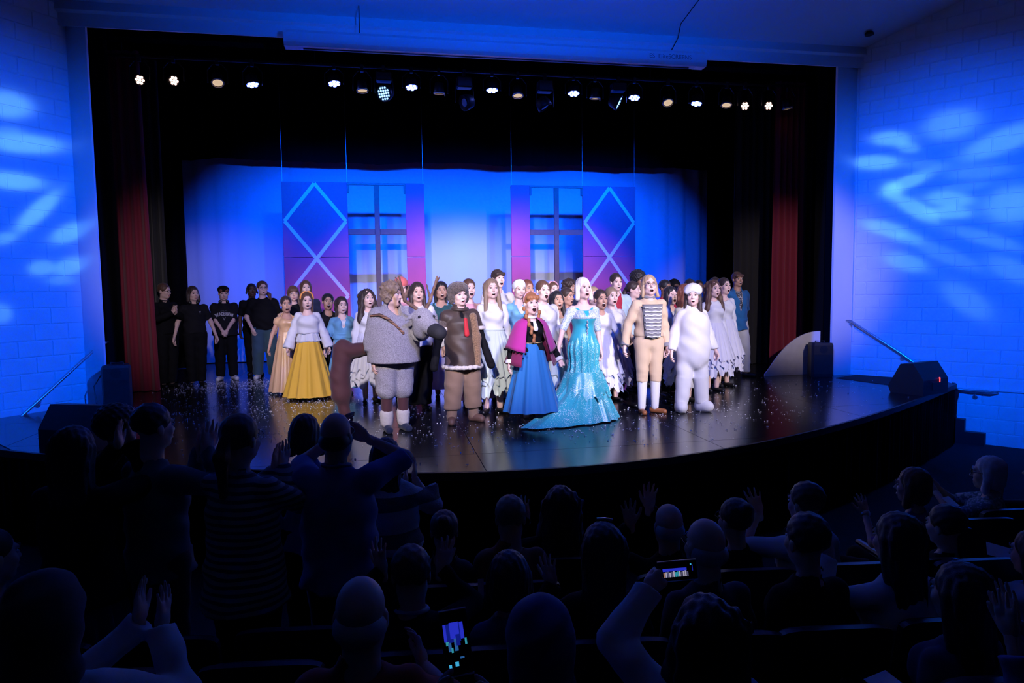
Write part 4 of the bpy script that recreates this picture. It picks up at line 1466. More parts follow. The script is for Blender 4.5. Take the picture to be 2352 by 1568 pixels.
def hair_solid(style, h, w=1.0):
    """in head space; returns verts, quads"""
    cap = ('el', A(0, 0.022, 0.040), (0.085 * w, 0.101, 0.092))
    face = ('el', A(0, -0.088, -0.022), (0.064 * w, 0.060, 0.088))
    low = ('pl', (0, 0, -1), 0.055)
    nz = wavy(0.0035, 150)
    P, C = [(cap, 0)], [(face, 0.012)]

    def side(x1, z1, y1, r1=0.028, r2=0.02):
        return [(('rc', A(sd * 0.070 * w, 0.012, 0.01), A(sd * x1, y1, z1), r1, r2), 0.03) for sd in (-1, 1)]
    if style == 'short':
        C.append((('pl', (0, 0.55, -0.83), 0.062), 0.01))
        C.append((low, 0.01))
        nz = curls(0.005, 95)
    elif style == 'crop':
        P = [(('el', A(0, 0.020, 0.038), (0.080 * w, 0.098, 0.088)), 0)]
        C += [(low, 0.01), (('pl', (0, 0.6, -0.8), 0.05), 0.01)]
        nz = None
    elif style == 'fringe':
        P.append((('rc', A(-0.045, -0.062, 0.060), A(0.050, -0.066, 0.052), 0.030, 0.028), 0.02))
        C = [(('el', A(0, -0.094, -0.045), (0.062 * w, 0.060, 0.075)), 0.008), (low, 0.01)]
        nz = curls(0.006, 80)
    elif style == 'fringe_long':
        P += [(('rc', A(-0.045, -0.064, 0.055), A(0.045, -0.064, 0.055), 0.026, 0.026), 0.02)]
        P += side(0.088, -0.20, 0.0)
        C = [(('el', A(0, -0.094, -0.050), (0.060 * w, 0.060, 0.078)), 0.008)]
    elif style == 'long':
        P += side(0.094, -0.27, -0.035, 0.03, 0.024)
        P += [(('rc', A(0, 0.07, 0.02), A(0, 0.085, -0.30), 0.075, 0.055, (1.35, 0.55)), 0.03)]
    elif style == 'long_back':
        P += side(0.072, -0.24, 0.045, 0.026, 0.022)
        P += [(('rc', A(0, 0.07, 0.02), A(0, 0.10, -0.32), 0.075, 0.055, (1.35, 0.55)), 0.03)]
    elif style == 'big':
        P += side(0.125, -0.30, -0.02, 0.045, 0.042)
        P += [(('rc', A(0, 0.07, 0.02), A(0, 0.09, -0.32), 0.09, 0.08, (1.4, 0.6)), 0.03)]
        nz = lambda Q: wavy(0.005, 110)(Q) + curls(0.006, 60)(Q)
    elif style == 'bob':
        P += side(0.088, -0.115, -0.005, 0.032, 0.028)
        P += [(('el', A(0, 0.055, -0.04), (0.088 * w, 0.062, 0.085)), 0.03)]
    elif style == 'chin':
        P += side(0.094, -0.135, -0.02, 0.030, 0.020)
        P += [(('el', A(0, 0.055, -0.05), (0.085 * w, 0.058, 0.10)), 0.03)]
        nz = wavy(0.005, 120)
    elif style in ('tied', 'bun', 'pony', 'pony_side', 'braids'):
        C.append((('pl', (0, 0.35, -0.93), 0.075), 0.012))
        nz = wavy(0.0025, 170)
        if style == 'bun':
            P.append((('el', A(0, 0.10, 0.085), (0.042, 0.040, 0.040)), 0.015))
        if style == 'pony':
            P += [(('rc', A(0, 0.115, 0.02), A(0, 0.15, -0.06), 0.03, 0.036), 0.02), (('rc', A(0, 0.15, -0.06), A(0.01, 0.135, -0.25), 0.036, 0.018), 0.02)]
            C = [(face, 0.012)]
        if style == 'pony_side':
            P += [(('rc', A(0.05, 0.10, -0.05), A(0.115, 0.02, -0.12), 0.025, 0.032), 0.02), (('rc', A(0.115, 0.02, -0.12), A(0.125, -0.06, -0.25), 0.034, 0.018), 0.02)]
            C = [(face, 0.012)]
        if style == 'braids':
            P = [(cap, 0), (('rc', A(-0.050, -0.060, 0.060), A(0.050, -0.060, 0.060), 0.030, 0.030), 0.02),
                 ('-', ('el', A(0, -0.096, -0.040), (0.058 * w, 0.060, 0.073)), 0.008), ('-', ('pl', (0, 0.2, -0.97), 0.085), 0.012)]
            C = []
            for sd, ys in ((-1, -0.055), (1, 0.02)):
                for i in range(9):
                    z = -0.06 - i * 0.045
                    x = sd * (0.078 + 0.012 * min(i, 3)) + (0.011 if i % 2 else -0.011) + (0.012 * i if sd < 0 else 0)
                    P.append((('el', A(x, 0.0 + ys * min(i, 4) / 2.2, z), (0.021, 0.019, 0.030)), 0.008))
    elif style == 'curly':
        P = [(('el', A(0, 0.020, 0.050), (0.112 * w, 0.118, 0.098)), 0)] + [(('el', A(sd * 0.085, 0.03, -0.03), (0.045, 0.065, 0.065)), 0.03) for sd in (-1, 1)]
        C = [(('el', A(0, -0.098, -0.034), (0.066 * w, 0.062, 0.088)), 0.012)]
        nz = lambda Q: curls(0.016, 75)(Q) + curls(0.008, 130)(Q)
    elif style == 'afro':
        P = [(('el', A(0, 0.030, 0.060), (0.125 * w, 0.130, 0.115)), 0)]
        C = [(('el', A(0, -0.098, -0.030), (0.064 * w, 0.062, 0.080)), 0.012)]
        nz = lambda Q: curls(0.010, 110)(Q)
    elif style == 'dreads':
        C.append((('pl', (0, 0.3, -0.95), 0.06), 0.01))
        for i in range(14):
            t = math.radians(-20 + i * 220 / 13)
            P.append((('rc', A(0.078 * math.cos(t), 0.02 + 0.085 * math.sin(t), 0.05), A(0.105 * math.cos(t), 0.02 + 0.11 * math.sin(t), -0.06 - 0.02 * (i % 3)), 0.013, 0.011), 0.004))
        nz = None
    elif style == 'hood':
        P = [(('el', A(0, 0.03, 0.03), (0.105, 0.120, 0.115)), 0), (('rc', A(0, 0.05, -0.05), A(0, 0.06, -0.25), 0.085, 0.10, (1.2, 0.9)), 0.05)]
        C = [(('el', A(0, -0.10, -0.03), (0.07, 0.07, 0.10)), 0.02)]
        nz = folds(0.004, 40)
    elif style == 'bald':
        P = [(('el', A(0, 0.034, -0.022), (0.083 * w, 0.086, 0.058)), 0)]
        C += [(('pl', (0, 0, -1), 0.075), 0.01), (('pl', (0, -1, 0), 0.0), 0.01)]
        nz = None
    return solid(P, h, C, nz)


_SHOE = {}


def shoe(style, material, parent, J, nm, yaw=0.0):
    s = J['s']
    key = (style, material.name)
    if key not in _SHOE:
        if style == 'boot':
            P = [(('rc', A(0, 0.03, 0.04), A(0, -0.13, 0.035), 0.045, 0.040), 0), (('rc', A(0, 0.02, 0.05), A(0, 0.02, 0.19), 0.048, 0.055), 0.03), (('el', A(0, -0.06, 0.06), (0.045, 0.09, 0.035)), 0.03)]
        elif style == 'puff':
            P = [(('el', A(0, -0.05, 0.075), (0.085, 0.135, 0.085)), 0), (('rc', A(0, 0.02, 0.06), A(0, 0.02, 0.15), 0.08, 0.075), 0.04)]
        elif style == 'sneaker':
            P = [(('rc', A(0, 0.04, 0.035), A(0, -0.14, 0.032), 0.040, 0.042), 0), (('rc', A(0, 0.03, 0.05), A(0, 0.025, 0.09), 0.042, 0.042), 0.02), (('el', A(0, -0.05, 0.05), (0.040, 0.08, 0.035)), 0.02)]
        else:
            P = [(('rc', A(0, 0.035, 0.028), A(0, -0.13, 0.024), 0.034, 0.034), 0), (('el', A(0, 0.02, 0.045), (0.034, 0.05, 0.03)), 0.02)]
        v, q = solid(P, 0.011, [(('pl', (0, 0, -1), 0.0), 0.004)])
        _SHOE[key] = mesh_obj('shoe', v, q, material, smooth=True)
        o = _SHOE[key]
    else:
        o = share(_SHOE[key], 'shoe')
    o.parent = parent
    o.location = (J['ank' + nm][0], J['ank' + nm][1], 0.0)
    o.rotation_euler = (0, 0, yaw)
    o.scale = (s, s, s)
    return o


def skirt_mesh(J, z_top, z_bot, r_top, r_bot, folds_n, amp, ragged=0.0, seed=1, power=1.0, sy=0.82, n=96, rings=14, train=None, cx=0.0, cy=0.0):
    rs = np.random.default_rng(seed)
    ph = rs.uniform(0, 6.28, 4)
    th = np.linspace(0, 2 * np.pi, n, endpoint=False)
    rag = np.zeros(n)
    if ragged:
        for f in (5, 11, 17, 29):
            rag += rs.uniform(0.3, 1) * np.sin(th * f + rs.uniform(0, 6.28))
        rag = ragged * rag / 2.0
    V = []
    for j in range(rings + 1):
        t = j / rings
        r = r_top + (r_bot - r_top) * t ** power
        w = amp * t ** 0.8 * (np.sin(th * folds_n + ph[0] + 0.5 * np.sin(th * 3 + ph[1])) + 0.35 * np.sin(th * (folds_n * 2 + 1) + ph[2]))
        rr = r + w
        z = z_top + (z_bot - z_top) * t + rag * t ** 2
        x, y = rr * np.cos(th), rr * np.sin(th) * sy
        if train is not None:
            g = np.clip((t - 0.55) / 0.45, 0, 1) ** 2
            k = np.clip(np.cos(th - train[0]), 0, 1) ** 2 * train[1] * g
            x, y = x + k * math.cos(train[0]), y + k * math.sin(train[0])
        V.append(np.stack([x + cx * (1 - t), y + cy * (1 - t), np.full(n, 1.0) * z], 1))
    V = np.concatenate(V)
    i = np.arange(n)
    Q = np.concatenate([np.stack([j * n + i, (j + 1) * n + i, (j + 1) * n + (i + 1) % n, j * n + (i + 1) % n], 1) for j in range(rings)])
    return V, Q[:, ::-1]


CLOTH = {}


def cloth(name, color, rough=0.85, **k):
    k.setdefault('bump', 0.12)
    k.setdefault('bscale', 180)
    k.setdefault('sheen', 0.15)
    return mat('cloth_' + name, color, rough, **k)


def person(loc, yaw, label, group, p):
    """p: figure description; garments are callables adding children"""
    for nm in 'LR':
        if p.get('world' + nm) is not None:          # wrist given in world space
            p['reach' + nm] = np.array(Matrix.Rotation(-yaw, 3, 'Z') @ (Vector(p['world' + nm]) - Vector(loc)))
    J = skeleton(p)
    root = empty('person', loc, yaw)
    tag(root, label, 'person', group)
    h = p.get('vox', 0.02)
    fem = p.get('fem', True)
    hv = p.get('hvox', 0.0068)
    sk = skin_mats(p.get('skin', 'light')) + [mat('hair_' + p.get('hair_color', 'brown'), HAIRC[p.get('hair_color', 'brown')], 0.5, sheen=0.1, bump=0.25, bscale=220)]
    parts = []
    P = torso_prims(J) + leg_prims(J)
    for nm in 'LR':
        P += arm_prims(J, nm)
    v, q = solid(P, h)
    parts.append((v, q, 0))
    hp = p.get('look', (0, 0, 0))
    RH = rotm(*[math.radians(a) for a in hp])
    hvv, hq, hm = head_mesh(p.get('mouth', 'talk'), fem, p.get('wide', 1), hv)
    parts.append((hvv * J['hs'] @ RH.T + J['head'], hq, hm))
    for nm in 'LR':
        if p.get('nohand' + nm):
            continue
        hvt, hqq = place_hand(J['pose' + nm], J['wr' + nm], J['hd' + nm], J['palm' + nm], nm == 'L' if not p.get('swap' + nm) else nm != 'L',
                              (0.92 if fem else 1.02) * min(1.05, J['s']), p.get('hand_vox', 0.0068))
        parts.append((hvt, hqq, 0))
    V, Q, M = join(parts)
    mesh_obj('body', V, Q, sk, root, True, M)
    J['RH'] = RH
    J['root'] = root

    def on_head(v):
        return v * J['hs'] @ RH.T + J['head']
    J['on_head'] = on_head
    st = p.get('hair')
    if st:
        w = {0: 0.95, 1: 1.0, 2: 1.1}[p.get('wide', 1)]
        v, q = hair_solid(st, p.get('hair_vox', 0.0085), w)
        mesh_obj('hood' if st == 'hood' else 'hair', on_head(v), q, p.get('hair_mat') or sk[5], root, True)
    for g in p.get('wear', ()):
        g(J, p)
    return root, J


def put(name, vq, material, J, smooth=True, sub=None):
    par = J.get('part_' + sub, J['root']) if sub else J['root']
    o = mesh_obj(name, vq[0], vq[1], material, par, smooth)
    J['part_' + name] = o
    return o


# ---- garments
def top(material, sleeve=2.0, hem=None, neck=0.06, o=0.013, name='shirt', wide=0.0, flare=0.0, fold=0.0065, neckw=0.075, flat=True, off_shoulder=False, arms='LR', vneck=0.0, seed=0.0):
    def g(J, p):
        s = J['s']
        hz = J['hip'][2] - 0.02 * s if hem is None else J['hip'][2] + hem * s
        P = torso_prims(J, o + wide, o)
        if hz < J['hip'][2] - 0.05:
            P.append((('cc', A(0, 0.005, hz), J['hip'] + A(0, 0, 0.05), 0.155 * s * J['b'] ** 0.6 + o + wide * 1.5, 0.125 * s * J['b'] ** 0.6 + o + wide), 0.05))
        else:
            P.append((('rc', J['hip'] + A(0, 0.01, 0.0), J['hip'] + A(0, 0.005, 0.07 * s), 0.106 * s * (0.5 + 0.5 * J['b']) + o + 0.012, 0.100 * s * (0.5 + 0.5 * J['b']) + o + 0.008, (1.32, 1.0)), 0.04))
        P.append(('-', ('pl', (0, 0, -1), -hz), 0.006))
        for nm in arms:
            if sleeve > 0:
                P += arm_prims(J, nm, o + wide * 0.4, sleeve, flat, flare)
        nb = J['neck']
        C = [(('el', nb + A(0, -0.045, 0.045 - neck * 0.1), (neckw, 0.085, 0.045 + neck)), 0.008), (('rc', nb, nb + A(0, 0, 0.25), 0.062, 0.09), 0.006)]
        if vneck:
            C.append((('rc', nb + A(0, -0.11, 0.02), nb + A(0, -0.13, -vneck), 0.07, 0.012, (1, 1.4)), 0.006))
        if off_shoulder:
            C.append((('rc', J['sh'] + A(-0.5, 0, 0.085), J['sh'] + A(0.5, 0, 0.085), 0.085, 0.085), 0.01))
        put(name, solid(P, p.get('gvox', 0.0135), C, folds(fold, 26, seed + p.get('h', 1.7) * 7) if fold else None), material, J)
    return g


def trousers(material, upto=2.0, o=0.016, o2=0.02, name='trousers', fold=0.004, rise=0.09, hemcuff=0.0):
    def g(J, p):
        s, b = J['s'], J['b']
        P = [(x, k) for x, k in torso_prims(J, 0.011)[:2]] + leg_prims(J, o, upto, True, o2)
        put(name, solid(P, p.get('gvox', 0.0145), [(('pl', (0, 0, 1), J['hip'][2] + rise * s), 0.004)], folds(fold, 24, p.get('h', 1.7) * 5) if fold else None), material, J)
    return g


def skirt(material, z_top=1.05, z_bot=0.12, r_top=None, r_bot=0.36, n=14, amp=0.025, ragged=0.0, name='skirt', seed=1, power=1.0, sy=0.82, train=None, layers=1):
    def g(J, p):
        s, b = J['s'], J['b']
        rt = (0.135 * s * b + 0.006) if r_top is None else r_top
        for k in range(layers):
            v, q = skirt_mesh(J, z_top * s, (z_bot + 0.10 * k) * s, rt + 0.004 * k, r_bot * s * (1 + 0.03 * k), n + 3 * k, amp, ragged, seed + k, power, sy, train=train)
            put(name if k == 0 else name + '_layer', (v, q), material, J)
    return g


def shoes(style, material, yaw=(-0.25, 0.25)):
    def g(J, p):
        shoe(style, material, J['root'], J, 'L', yaw[0])
        shoe(style, material, J['root'], J, 'R', yaw[1])
    return g


def headband(material, z=0.085, r=0.011, y=0.0, wide=1.0):
    def g(J, p):
        pts = []
        for i in range(13):
            t = math.radians(-10 + i * 200 / 12)
            pts.append((0.090 * wide * math.cos(t), y, 0.035 + 0.100 * math.sin(t)))
        v, q = tube_np(pts, r, 7)
        put('headband', (J['on_head'](v), q), material, J)
    return g


def glasses(material, round_=True):
    def g(J, p):
        parts = []
        for sd in (-1, 1):
            ring = [(sd * 0.034 + 0.025 * math.cos(t), -0.103 + 0.006 * abs(math.cos(t)), 0.001 + (0.022 if round_ else 0.017) * math.sin(t)) for t in [2 * math.pi * i / 14 for i in range(15)]]
            parts.append((*tube_np(ring, 0.0019, 4), 0))
            parts.append((*tube_np([(sd * 0.059, -0.098, 0.006), (sd * 0.078, -0.04, 0.008), (sd * 0.080, 0.012, 0.0)], 0.0018, 4), 0))
        parts.append((*tube_np([(-0.010, -0.104, 0.004), (0, -0.107, 0.007), (0.010, -0.104, 0.004)], 0.0018, 4), 0))
        V, Q, M = join(parts)
        put('glasses', (J['on_head'](V), Q), material, J)
    return g


def head_solid(name, P, C, material, h=0.009, nz=None):
    def g(J, p):
        v, q = solid(P, h, C, nz)
        put(name, (J['on_head'](v), q), material, J)
    return g


def custom(name, fn, material, smooth=True, sub=None):
    def g(J, p):
        put(name, fn(J, p), material, J, smooth, sub)
    return g


def collar_tube(name, material, r=0.068, rad=0.014, dz=0.0, dy=0.0):
    def g(J, p):
        nb = J['neck']
        pts = [(nb[0] + r * 1.1 * math.cos(t), nb[1] - 0.005 + dy + r * math.sin(t), nb[2] + dz + 0.012 * math.sin(t)) for t in [2 * math.pi * i / 16 for i in range(17)]]
        v, q = tube_np(pts, rad, 6)
        put(name, (v, q), material, J)
    return g
# ---------------------------------------------------------------- the cast on stage
c_white = cloth('white', (0.70, 0.70, 0.73))
c_white2 = cloth('off_white', (0.64, 0.64, 0.62))
c_black = cloth('black', (0.006, 0.006, 0.008), sheen=0.0, spec=0.15)
c_black2 = cloth('washed_black', (0.012, 0.012, 0.016), sheen=0.0, spec=0.15)
c_jean = cloth('jeans', (0.030, 0.075, 0.13))
c_yellow = cloth('yellow', (0.80, 0.46, 0.035), 0.7)
c_orange = cloth('orange', (0.80, 0.30, 0.05), 0.5)
c_gold = cloth('gold_satin', (0.68, 0.42, 0.22), 0.32, spec=0.7)
c_sky = cloth('sky_blue', (0.14, 0.36, 0.58), 0.8)
c_tulle = cloth('pale_green_tulle', (0.52, 0.60, 0.56), 0.9)
c_tulle2 = cloth('white_tulle', (0.66, 0.66, 0.76), 0.9)
c_grey = cloth('grey_fleece', (0.36, 0.34, 0.36), 0.95, bump=0.9, bscale=130, var=0.4, vscale=120)
c_maroon = cloth('maroon_leggings', (0.075, 0.022, 0.026), 0.8)
c_fleece = cloth('cream_fleece', (0.62, 0.57, 0.52), 0.95, bump=0.9, bscale=120)
c_brown = cloth('brown_leather', (0.050, 0.030, 0.022), 0.55, var=0.3, vscale=10)
c_khaki = cloth('khaki', (0.20, 0.125, 0.085), 0.85)
c_fur = mat('cloth_dark_fur', (0.10, 0.075, 0.065), 0.95, bump=1.0, bscale=110, var=0.6, vscale=90, sheen=0.3)
c_tanfur = mat('cloth_tan_fur', (0.24, 0.14, 0.075), 0.95, bump=1.0, bscale=110, var=0.5, vscale=90, sheen=0.3)
c_boot = mat('cloth_brown_boot', (0.115, 0.060, 0.045), 0.6)
c_tan = cloth('tan_wool', (0.62, 0.46, 0.30), 0.85)
c_greyflannel = cloth('grey_flannel', (0.22, 0.22, 0.24), 0.9)
c_shoe = mat('cloth_black_shoe', (0.010, 0.010, 0.012), 0.35)
c_shoebrown = mat('cloth_tan_shoe', (0.30, 0.105, 0.035), 0.4)
c_shoewhite = mat('cloth_white_shoe', (0.70, 0.70, 0.70), 0.5)
c_magenta = cloth('magenta_felt', (0.44, 0.022, 0.26), 0.85)
c_plum = cloth('plum_lining', (0.20, 0.010, 0.075), 0.85)
c_blue = cloth('bright_blue', (0.010, 0.16, 0.46), 0.75)
c_teal = cloth('dark_teal', (0.012, 0.075, 0.085), 0.8)
c_pink = cloth('pale_pink', (0.72, 0.34, 0.40), 0.7)
c_coral = cloth('coral', (0.78, 0.17, 0.16), 0.7)
c_crimson = cloth('crimson', (0.36, 0.010, 0.035), 0.8)
c_navy = cloth('navy', (0.010, 0.018, 0.055), 0.85)
c_mid = cloth('mid_blue', (0.010, 0.12, 0.33), 0.85)
c_lilac = cloth('lilac_skirt', (0.36, 0.34, 0.55), 0.85)
c_redtie = cloth('red_tie', (0.48, 0.010, 0.022), 0.7)
m_plastic = mat('black_plastic', (0.010, 0.010, 0.011), 0.35)
m_frame = mat('thin_gold_frame', (0.5, 0.32, 0.2), 0.3, 0.8)
m_button = mat('dark_button', (0.015, 0.014, 0.016), 0.35)


def sparkle(name, base, spark, rough=0.35, scale=90.0, thr=0.30):
    if name in MATS:
        return MATS[name]
    m = mat(name, base, rough, sheen=0.2)
    nt = m.node_tree
    b = nt.nodes['Principled BSDF']
    tc = nt.nodes.new('ShaderNodeTexCoord')
    vo = nt.nodes.new('ShaderNodeTexVoronoi')
    vo.inputs['Scale'].default_value = scale
    nt.links.new(tc.outputs['Object'], vo.inputs['Vector'])
    nz = nt.nodes.new('ShaderNodeTexNoise')
    nz.inputs['Scale'].default_value = 9.0
    nt.links.new(tc.outputs['Object'], nz.inputs['Vector'])
    ad = nt.nodes.new('ShaderNodeMath')
    ad.operation = 'MULTIPLY_ADD'
    ad.inputs[1].default_value = -0.75
    nt.links.new(nz.outputs['Fac'], ad.inputs[0])
    nt.links.new(vo.outputs['Distance'], ad.inputs[2])
    ls = nt.nodes.new('ShaderNodeMath')
    ls.operation = 'LESS_THAN'
    ls.inputs[1].default_value = thr - 0.35
    nt.links.new(ad.outputs[0], ls.inputs[0])
    mx = nt.nodes.new('ShaderNodeMix')
    mx.data_type = 'RGBA'
    mx.inputs[6].default_value = (*base, 1)
    mx.inputs[7].default_value = (*spark, 1)
    nt.links.new(ls.outputs[0], mx.inputs[0])
    nt.links.new(mx.outputs[2], b.inputs['Base Color'])
    return m


c_ice = sparkle('ice_gown_cloth', (0.035, 0.42, 0.50), (0.55, 0.78, 0.80), 0.35, 70, 0.26)
c_icesilver = sparkle('silver_sequins', (0.34, 0.46, 0.56), (0.85, 0.88, 0.92), 0.25, 110, 0.40)
c_iceplain = mat('aqua_satin', (0.030, 0.40, 0.50), 0.32, sheen=0.2)

CAST = 'cast and crew lined up on the stage'


def cast(x, y, yaw, label, **p):
    p.setdefault('hvox', 0.0062)
    turn = math.degrees(math.atan2(x + 1.9, y + 10.86))      # the cast look towards the middle of the house
    lk = p.get('look', (0, 0, 0))
    p['look'] = (lk[0] - 0.45 * turn, lk[1], lk[2])
    return person((x, y, STAGE), math.radians(yaw - 0.5 * turn), label, CAST, p)


def blob_chain(name, pts, r, material, sub=None):
    def g(J, p):
        first = None
        for q in pts(J):
            if first is None:
                first = put(name, ellipsoid((0, 0, 0), (r, r, r), 6, 4), material, J, True, sub)
                first.location = q
            else:
                share(first, name, first.parent, q)
    return g


def fluffy_tube(name, pts, r, material, h=0.011, k=0.02, sub=None):
    def g(J, p):
        q = pts(J)
        put(name, solid([(('rc', A(*a), A(*b), r, r), k) for a, b in zip(q[:-1], q[1:])], h, (), curls(0.006, 140)), material, J, True, sub)
    return g


def ring_at(J, z, rx, ry, n=20, cy=0.0, a0=0.0, a1=360.0, cx=0.0):
    return [(cx + rx * math.cos(math.radians(a0 + (a1 - a0) * i / n)), cy + ry * math.sin(math.radians(a0 + (a1 - a0) * i / n)), z) for i in range(n + 1)]


def belt(material, z=1.05, r=0.13, name='belt', rad=0.016):
    def g(J, p):
        v, q = tube_np(ring_at(J, z * J['s'], r * 1.22 * J['s'] * J['b'], r * J['s'] * J['b']), rad, 6)
        put(name, (v, q), material, J)
    return g


def stocking(material, z0=0.06, z1=0.5, o=0.006, name='stocking'):
    def g(J, p):
        s = J['s']
        for nm in 'LR':
            P = [(('rc', J['knee' + nm], J['ank' + nm], 0.060 * s + o, 0.040 * s + o), 0.0)]
            put(name, solid(P, 0.012, [(('pl', (0, 0, 1), z1 * s), 0.004)]), material, J)
    return g


def cuff(material, nm, name='cuff', t=0.82, o=0.02):
    def g(J, p):
        a = J['elb' + nm] + (J['wr' + nm] - J['elb' + nm]) * t
        b = J['elb' + nm] + (J['wr' + nm] - J['elb' + nm]) * 1.02
        put(name, solid([(('cc', a, b, 0.03 * J['s'] + o, 0.028 * J['s'] + o + 0.006), 0)], 0.009), material, J)
    return g


def chest_y(J, x, z, o):
    """front surface of the torso at x, z"""
    cr = (0.102 if J['fem'] else 0.112) * J['s'] * (0.6 + 0.4 * J['b']) + o
    wx = 1.22 if J['fem'] else 1.28
    return J['chest'][1] - cr * math.sqrt(max(0.05, 1 - (x / (cr * wx)) ** 2))


def chest_text(body, size, dz, material, o=0.03, arc=0.0, name='lettering', dx=0.0, tall=1.0):
    def g(J, p):
        cu = bpy.data.curves.new('t', 'FONT')
        cu.body, cu.size, cu.align_x, cu.extrude = body, size, 'CENTER', 0.0008
        cu.offset = size * 0.018
        cu.resolution_u = 2
        t = bpy.data.objects.new('t', cu)
        COL.objects.link(t)
        bpy.context.view_layer.update()
        me = bpy.data.meshes.new_from_object(t.evaluated_get(bpy.context.evaluated_depsgraph_get()))
        bpy.data.objects.remove(t)
        z0 = J['chest'][2] + dz
        for v in me.vertices:
            x, y, e = v.co
            z = z0 + y * tall - arc * x * x
            v.co = (x + dx, chest_y(J, x + dx, z, o) - 0.004 - e, z)
        me.materials.clear()
        me.materials.append(material)
        ob = bpy.data.objects.new(name, me)
        COL.objects.link(ob)
        ob.parent = J['root']
    return g


def headphones():
    def g(J, p):
        nb = J['neck']
        v, q = tube_np([(nb[0] + 0.085 * math.cos(t), nb[1] + 0.02 + 0.085 * math.sin(t), nb[2] + 0.02 - 0.02 * math.cos(t * 2)) for t in [math.radians(-50 + i * 280 / 14) for i in range(15)]], 0.010, 6)
        parts = [(v, q, 0)]
        for sd in (-1, 1):
            parts.append((*ellipsoid((nb[0] + sd * 0.062, nb[1] - 0.062, nb[2] + 0.01), (0.030, 0.022, 0.034)), 0))
        V, Q, M = join(parts)
        put('headphones', (V, Q), m_plastic, J)
    return g


def cape(name, material, z_top, z_bot, r_top, r_bot, a0, a1, folds_n=7, amp=0.012, n=60, rings=10, sy=0.85, rs=0.205, th=0.008):
    """cloak open at the front between angles a1 and a0 (degrees, 270 = front)"""
    def g(J, p):
        s = J['s']
        V = []
        for layer in (0, th):
            for j in range(rings + 1):
                t = j / rings
                f = min(1.0, (t / 0.22)) ** 0.6
                r = r_top + (rs - r_top) * f + (r_bot - rs) * max(0, (t - 0.22) / 0.78)
                for i in range(n + 1):
                    th_ = math.radians(a0 + (a1 - a0) * i / n)
                    rr = (r * s + amp * t * math.sin(folds_n * th_ + 1.0)) - layer
                    drop = 0.03 * t * math.cos(th_ * 2)
                    V.append((rr * math.cos(th_), rr * sy * math.sin(th_) + 0.01, (z_top + (z_bot - z_top) * t) * s + drop + 0.0))
        V = np.array(V)
        m = n + 1
        Q = []
        k = (rings + 1) * m
        for j in range(rings):
            for i in range(n):
                a = j * m + i
                Q.append((a, a + m, a + m + 1, a + 1))
                Q.append((k + a, k + a + 1, k + a + m + 1, k + a + m))
        for i in range(n):
            a = rings * m + i
            Q.append((a, k + a, k + a + 1, a + 1))
        for j in range(rings):
            for i in (0, n):
                a = j * m + i
                Q.append((a, a + m, k + a + m, k + a))
        put(name, (V, np.array(Q)), material, J)
    return g


TUTU = dict(z_top=1.06, z_bot=0.28, r_bot=0.31, n=21, amp=0.028, ragged=0.075, layers=3)

# crew on the left
cast(-5.60, 1.80, 38, 'person in black clapping beside the left red curtain, glasses and tied back brown hair', h=1.79, hair='tied', hair_color='brown', skin='fair', mouth='smile', look=(18, 4, 0),
     armL='clap', armR='clap', wear=[top(c_black, 2.0, hem=0.0, neck=0.0, neckw=0.065, wide=0.02), collar_tube('collar', c_black, 0.062, 0.012, 0.012), trousers(c_black, 2.0, 0.022, 0.03), shoes('flat', c_shoe), glasses(m_plastic, False)])
cast(-5.16, 1.9, 14, 'person in black polo shirt with headphones round the neck, second from left', h=1.74, fem=False, hair='bob', hair_color='dark', skin='fair', mouth='smile', look=(12, 0, 0),
     armL='out', armR='out', wear=[top(c_black2, 0.75, hem=0.02, neck=0.02, wide=0.01), headphones(), trousers(c_black, 2.0, 0.02, 0.03), belt(c_black, 1.03, 0.125), shoes('flat', c_shoe),
                                   chest_text('V', 0.045, 0.03, c_white, 0.03, name='emblem', dx=0.08), chest_text('- - - -', 0.014, 0.012, c_white, 0.03, name='small_print', dx=0.08)])
cap_black = head_solid('cap', [(('el', A(0, 0.015, 0.062), (0.098, 0.112, 0.072)), 0)], [(('pl', (0, 0.1, -1), -0.035), 0.008)], c_black, 0.009)
cast(-4.80, 2.55, 4, 'person in black lettered t-shirt and black cap, hands clasped in front', h=1.74, fem=False, hair='fringe', hair_color='auburn', skin='fair', mouth='closed', bulk=1.15, look=(2, 6, 0),
     armL='clasp', armR='clasp', stance=0.11, wear=[top(c_black2, 0.85, hem=-0.07, neck=0.03, wide=0.035), trousers(c_black, 2.0, 0.022, 0.035), shoes('sneaker', c_shoewhite, (-0.3, 0.4)), cap_black, headphones(),
                                                    chest_text('THUNDERHAWK', 0.042, -0.035, c_white, 0.062, 1.6, tall=2.2), chest_text('- - - - -   - - - -', 0.020, 0.045, c_white, 0.062, 1.6, 'small_print'), chest_text('V', 0.085, -0.125, c_greyflannel, 0.062, name='emblem')])
cast(-4.41, 3.15, 10, 'person in black with dreadlocks half hidden behind the tall bearded one', h=1.79, fem=False, hair='dreads', hair_color='black', skin='dark', mouth='smile', armL='hang', armR='back',
     wear=[top(c_black, 0.8, hem=-0.05, neck=0.03, wide=0.015), trousers(c_black, 2.0), shoes('sneaker', c_shoe)])
cast(-4.12, 2.6, 8, 'tall broad person in black t-shirt and blue jeans, hands in pockets, white sneakers', h=1.83, fem=False, bulk=1.28, hair='pony_side', hair_color='brown', skin='fair', mouth='talk', look=(4, 0, 0), wide=2,
     armL='pocket', armR='pocket', stance=0.13, wear=[top(c_black, 0.8, hem=-0.02, neck=0.03, wide=0.03), trousers(c_jean, 2.0, 0.024, 0.045), shoes('sneaker', c_shoewhite, (-0.3, 0.3)), glasses(m_plastic, False)])
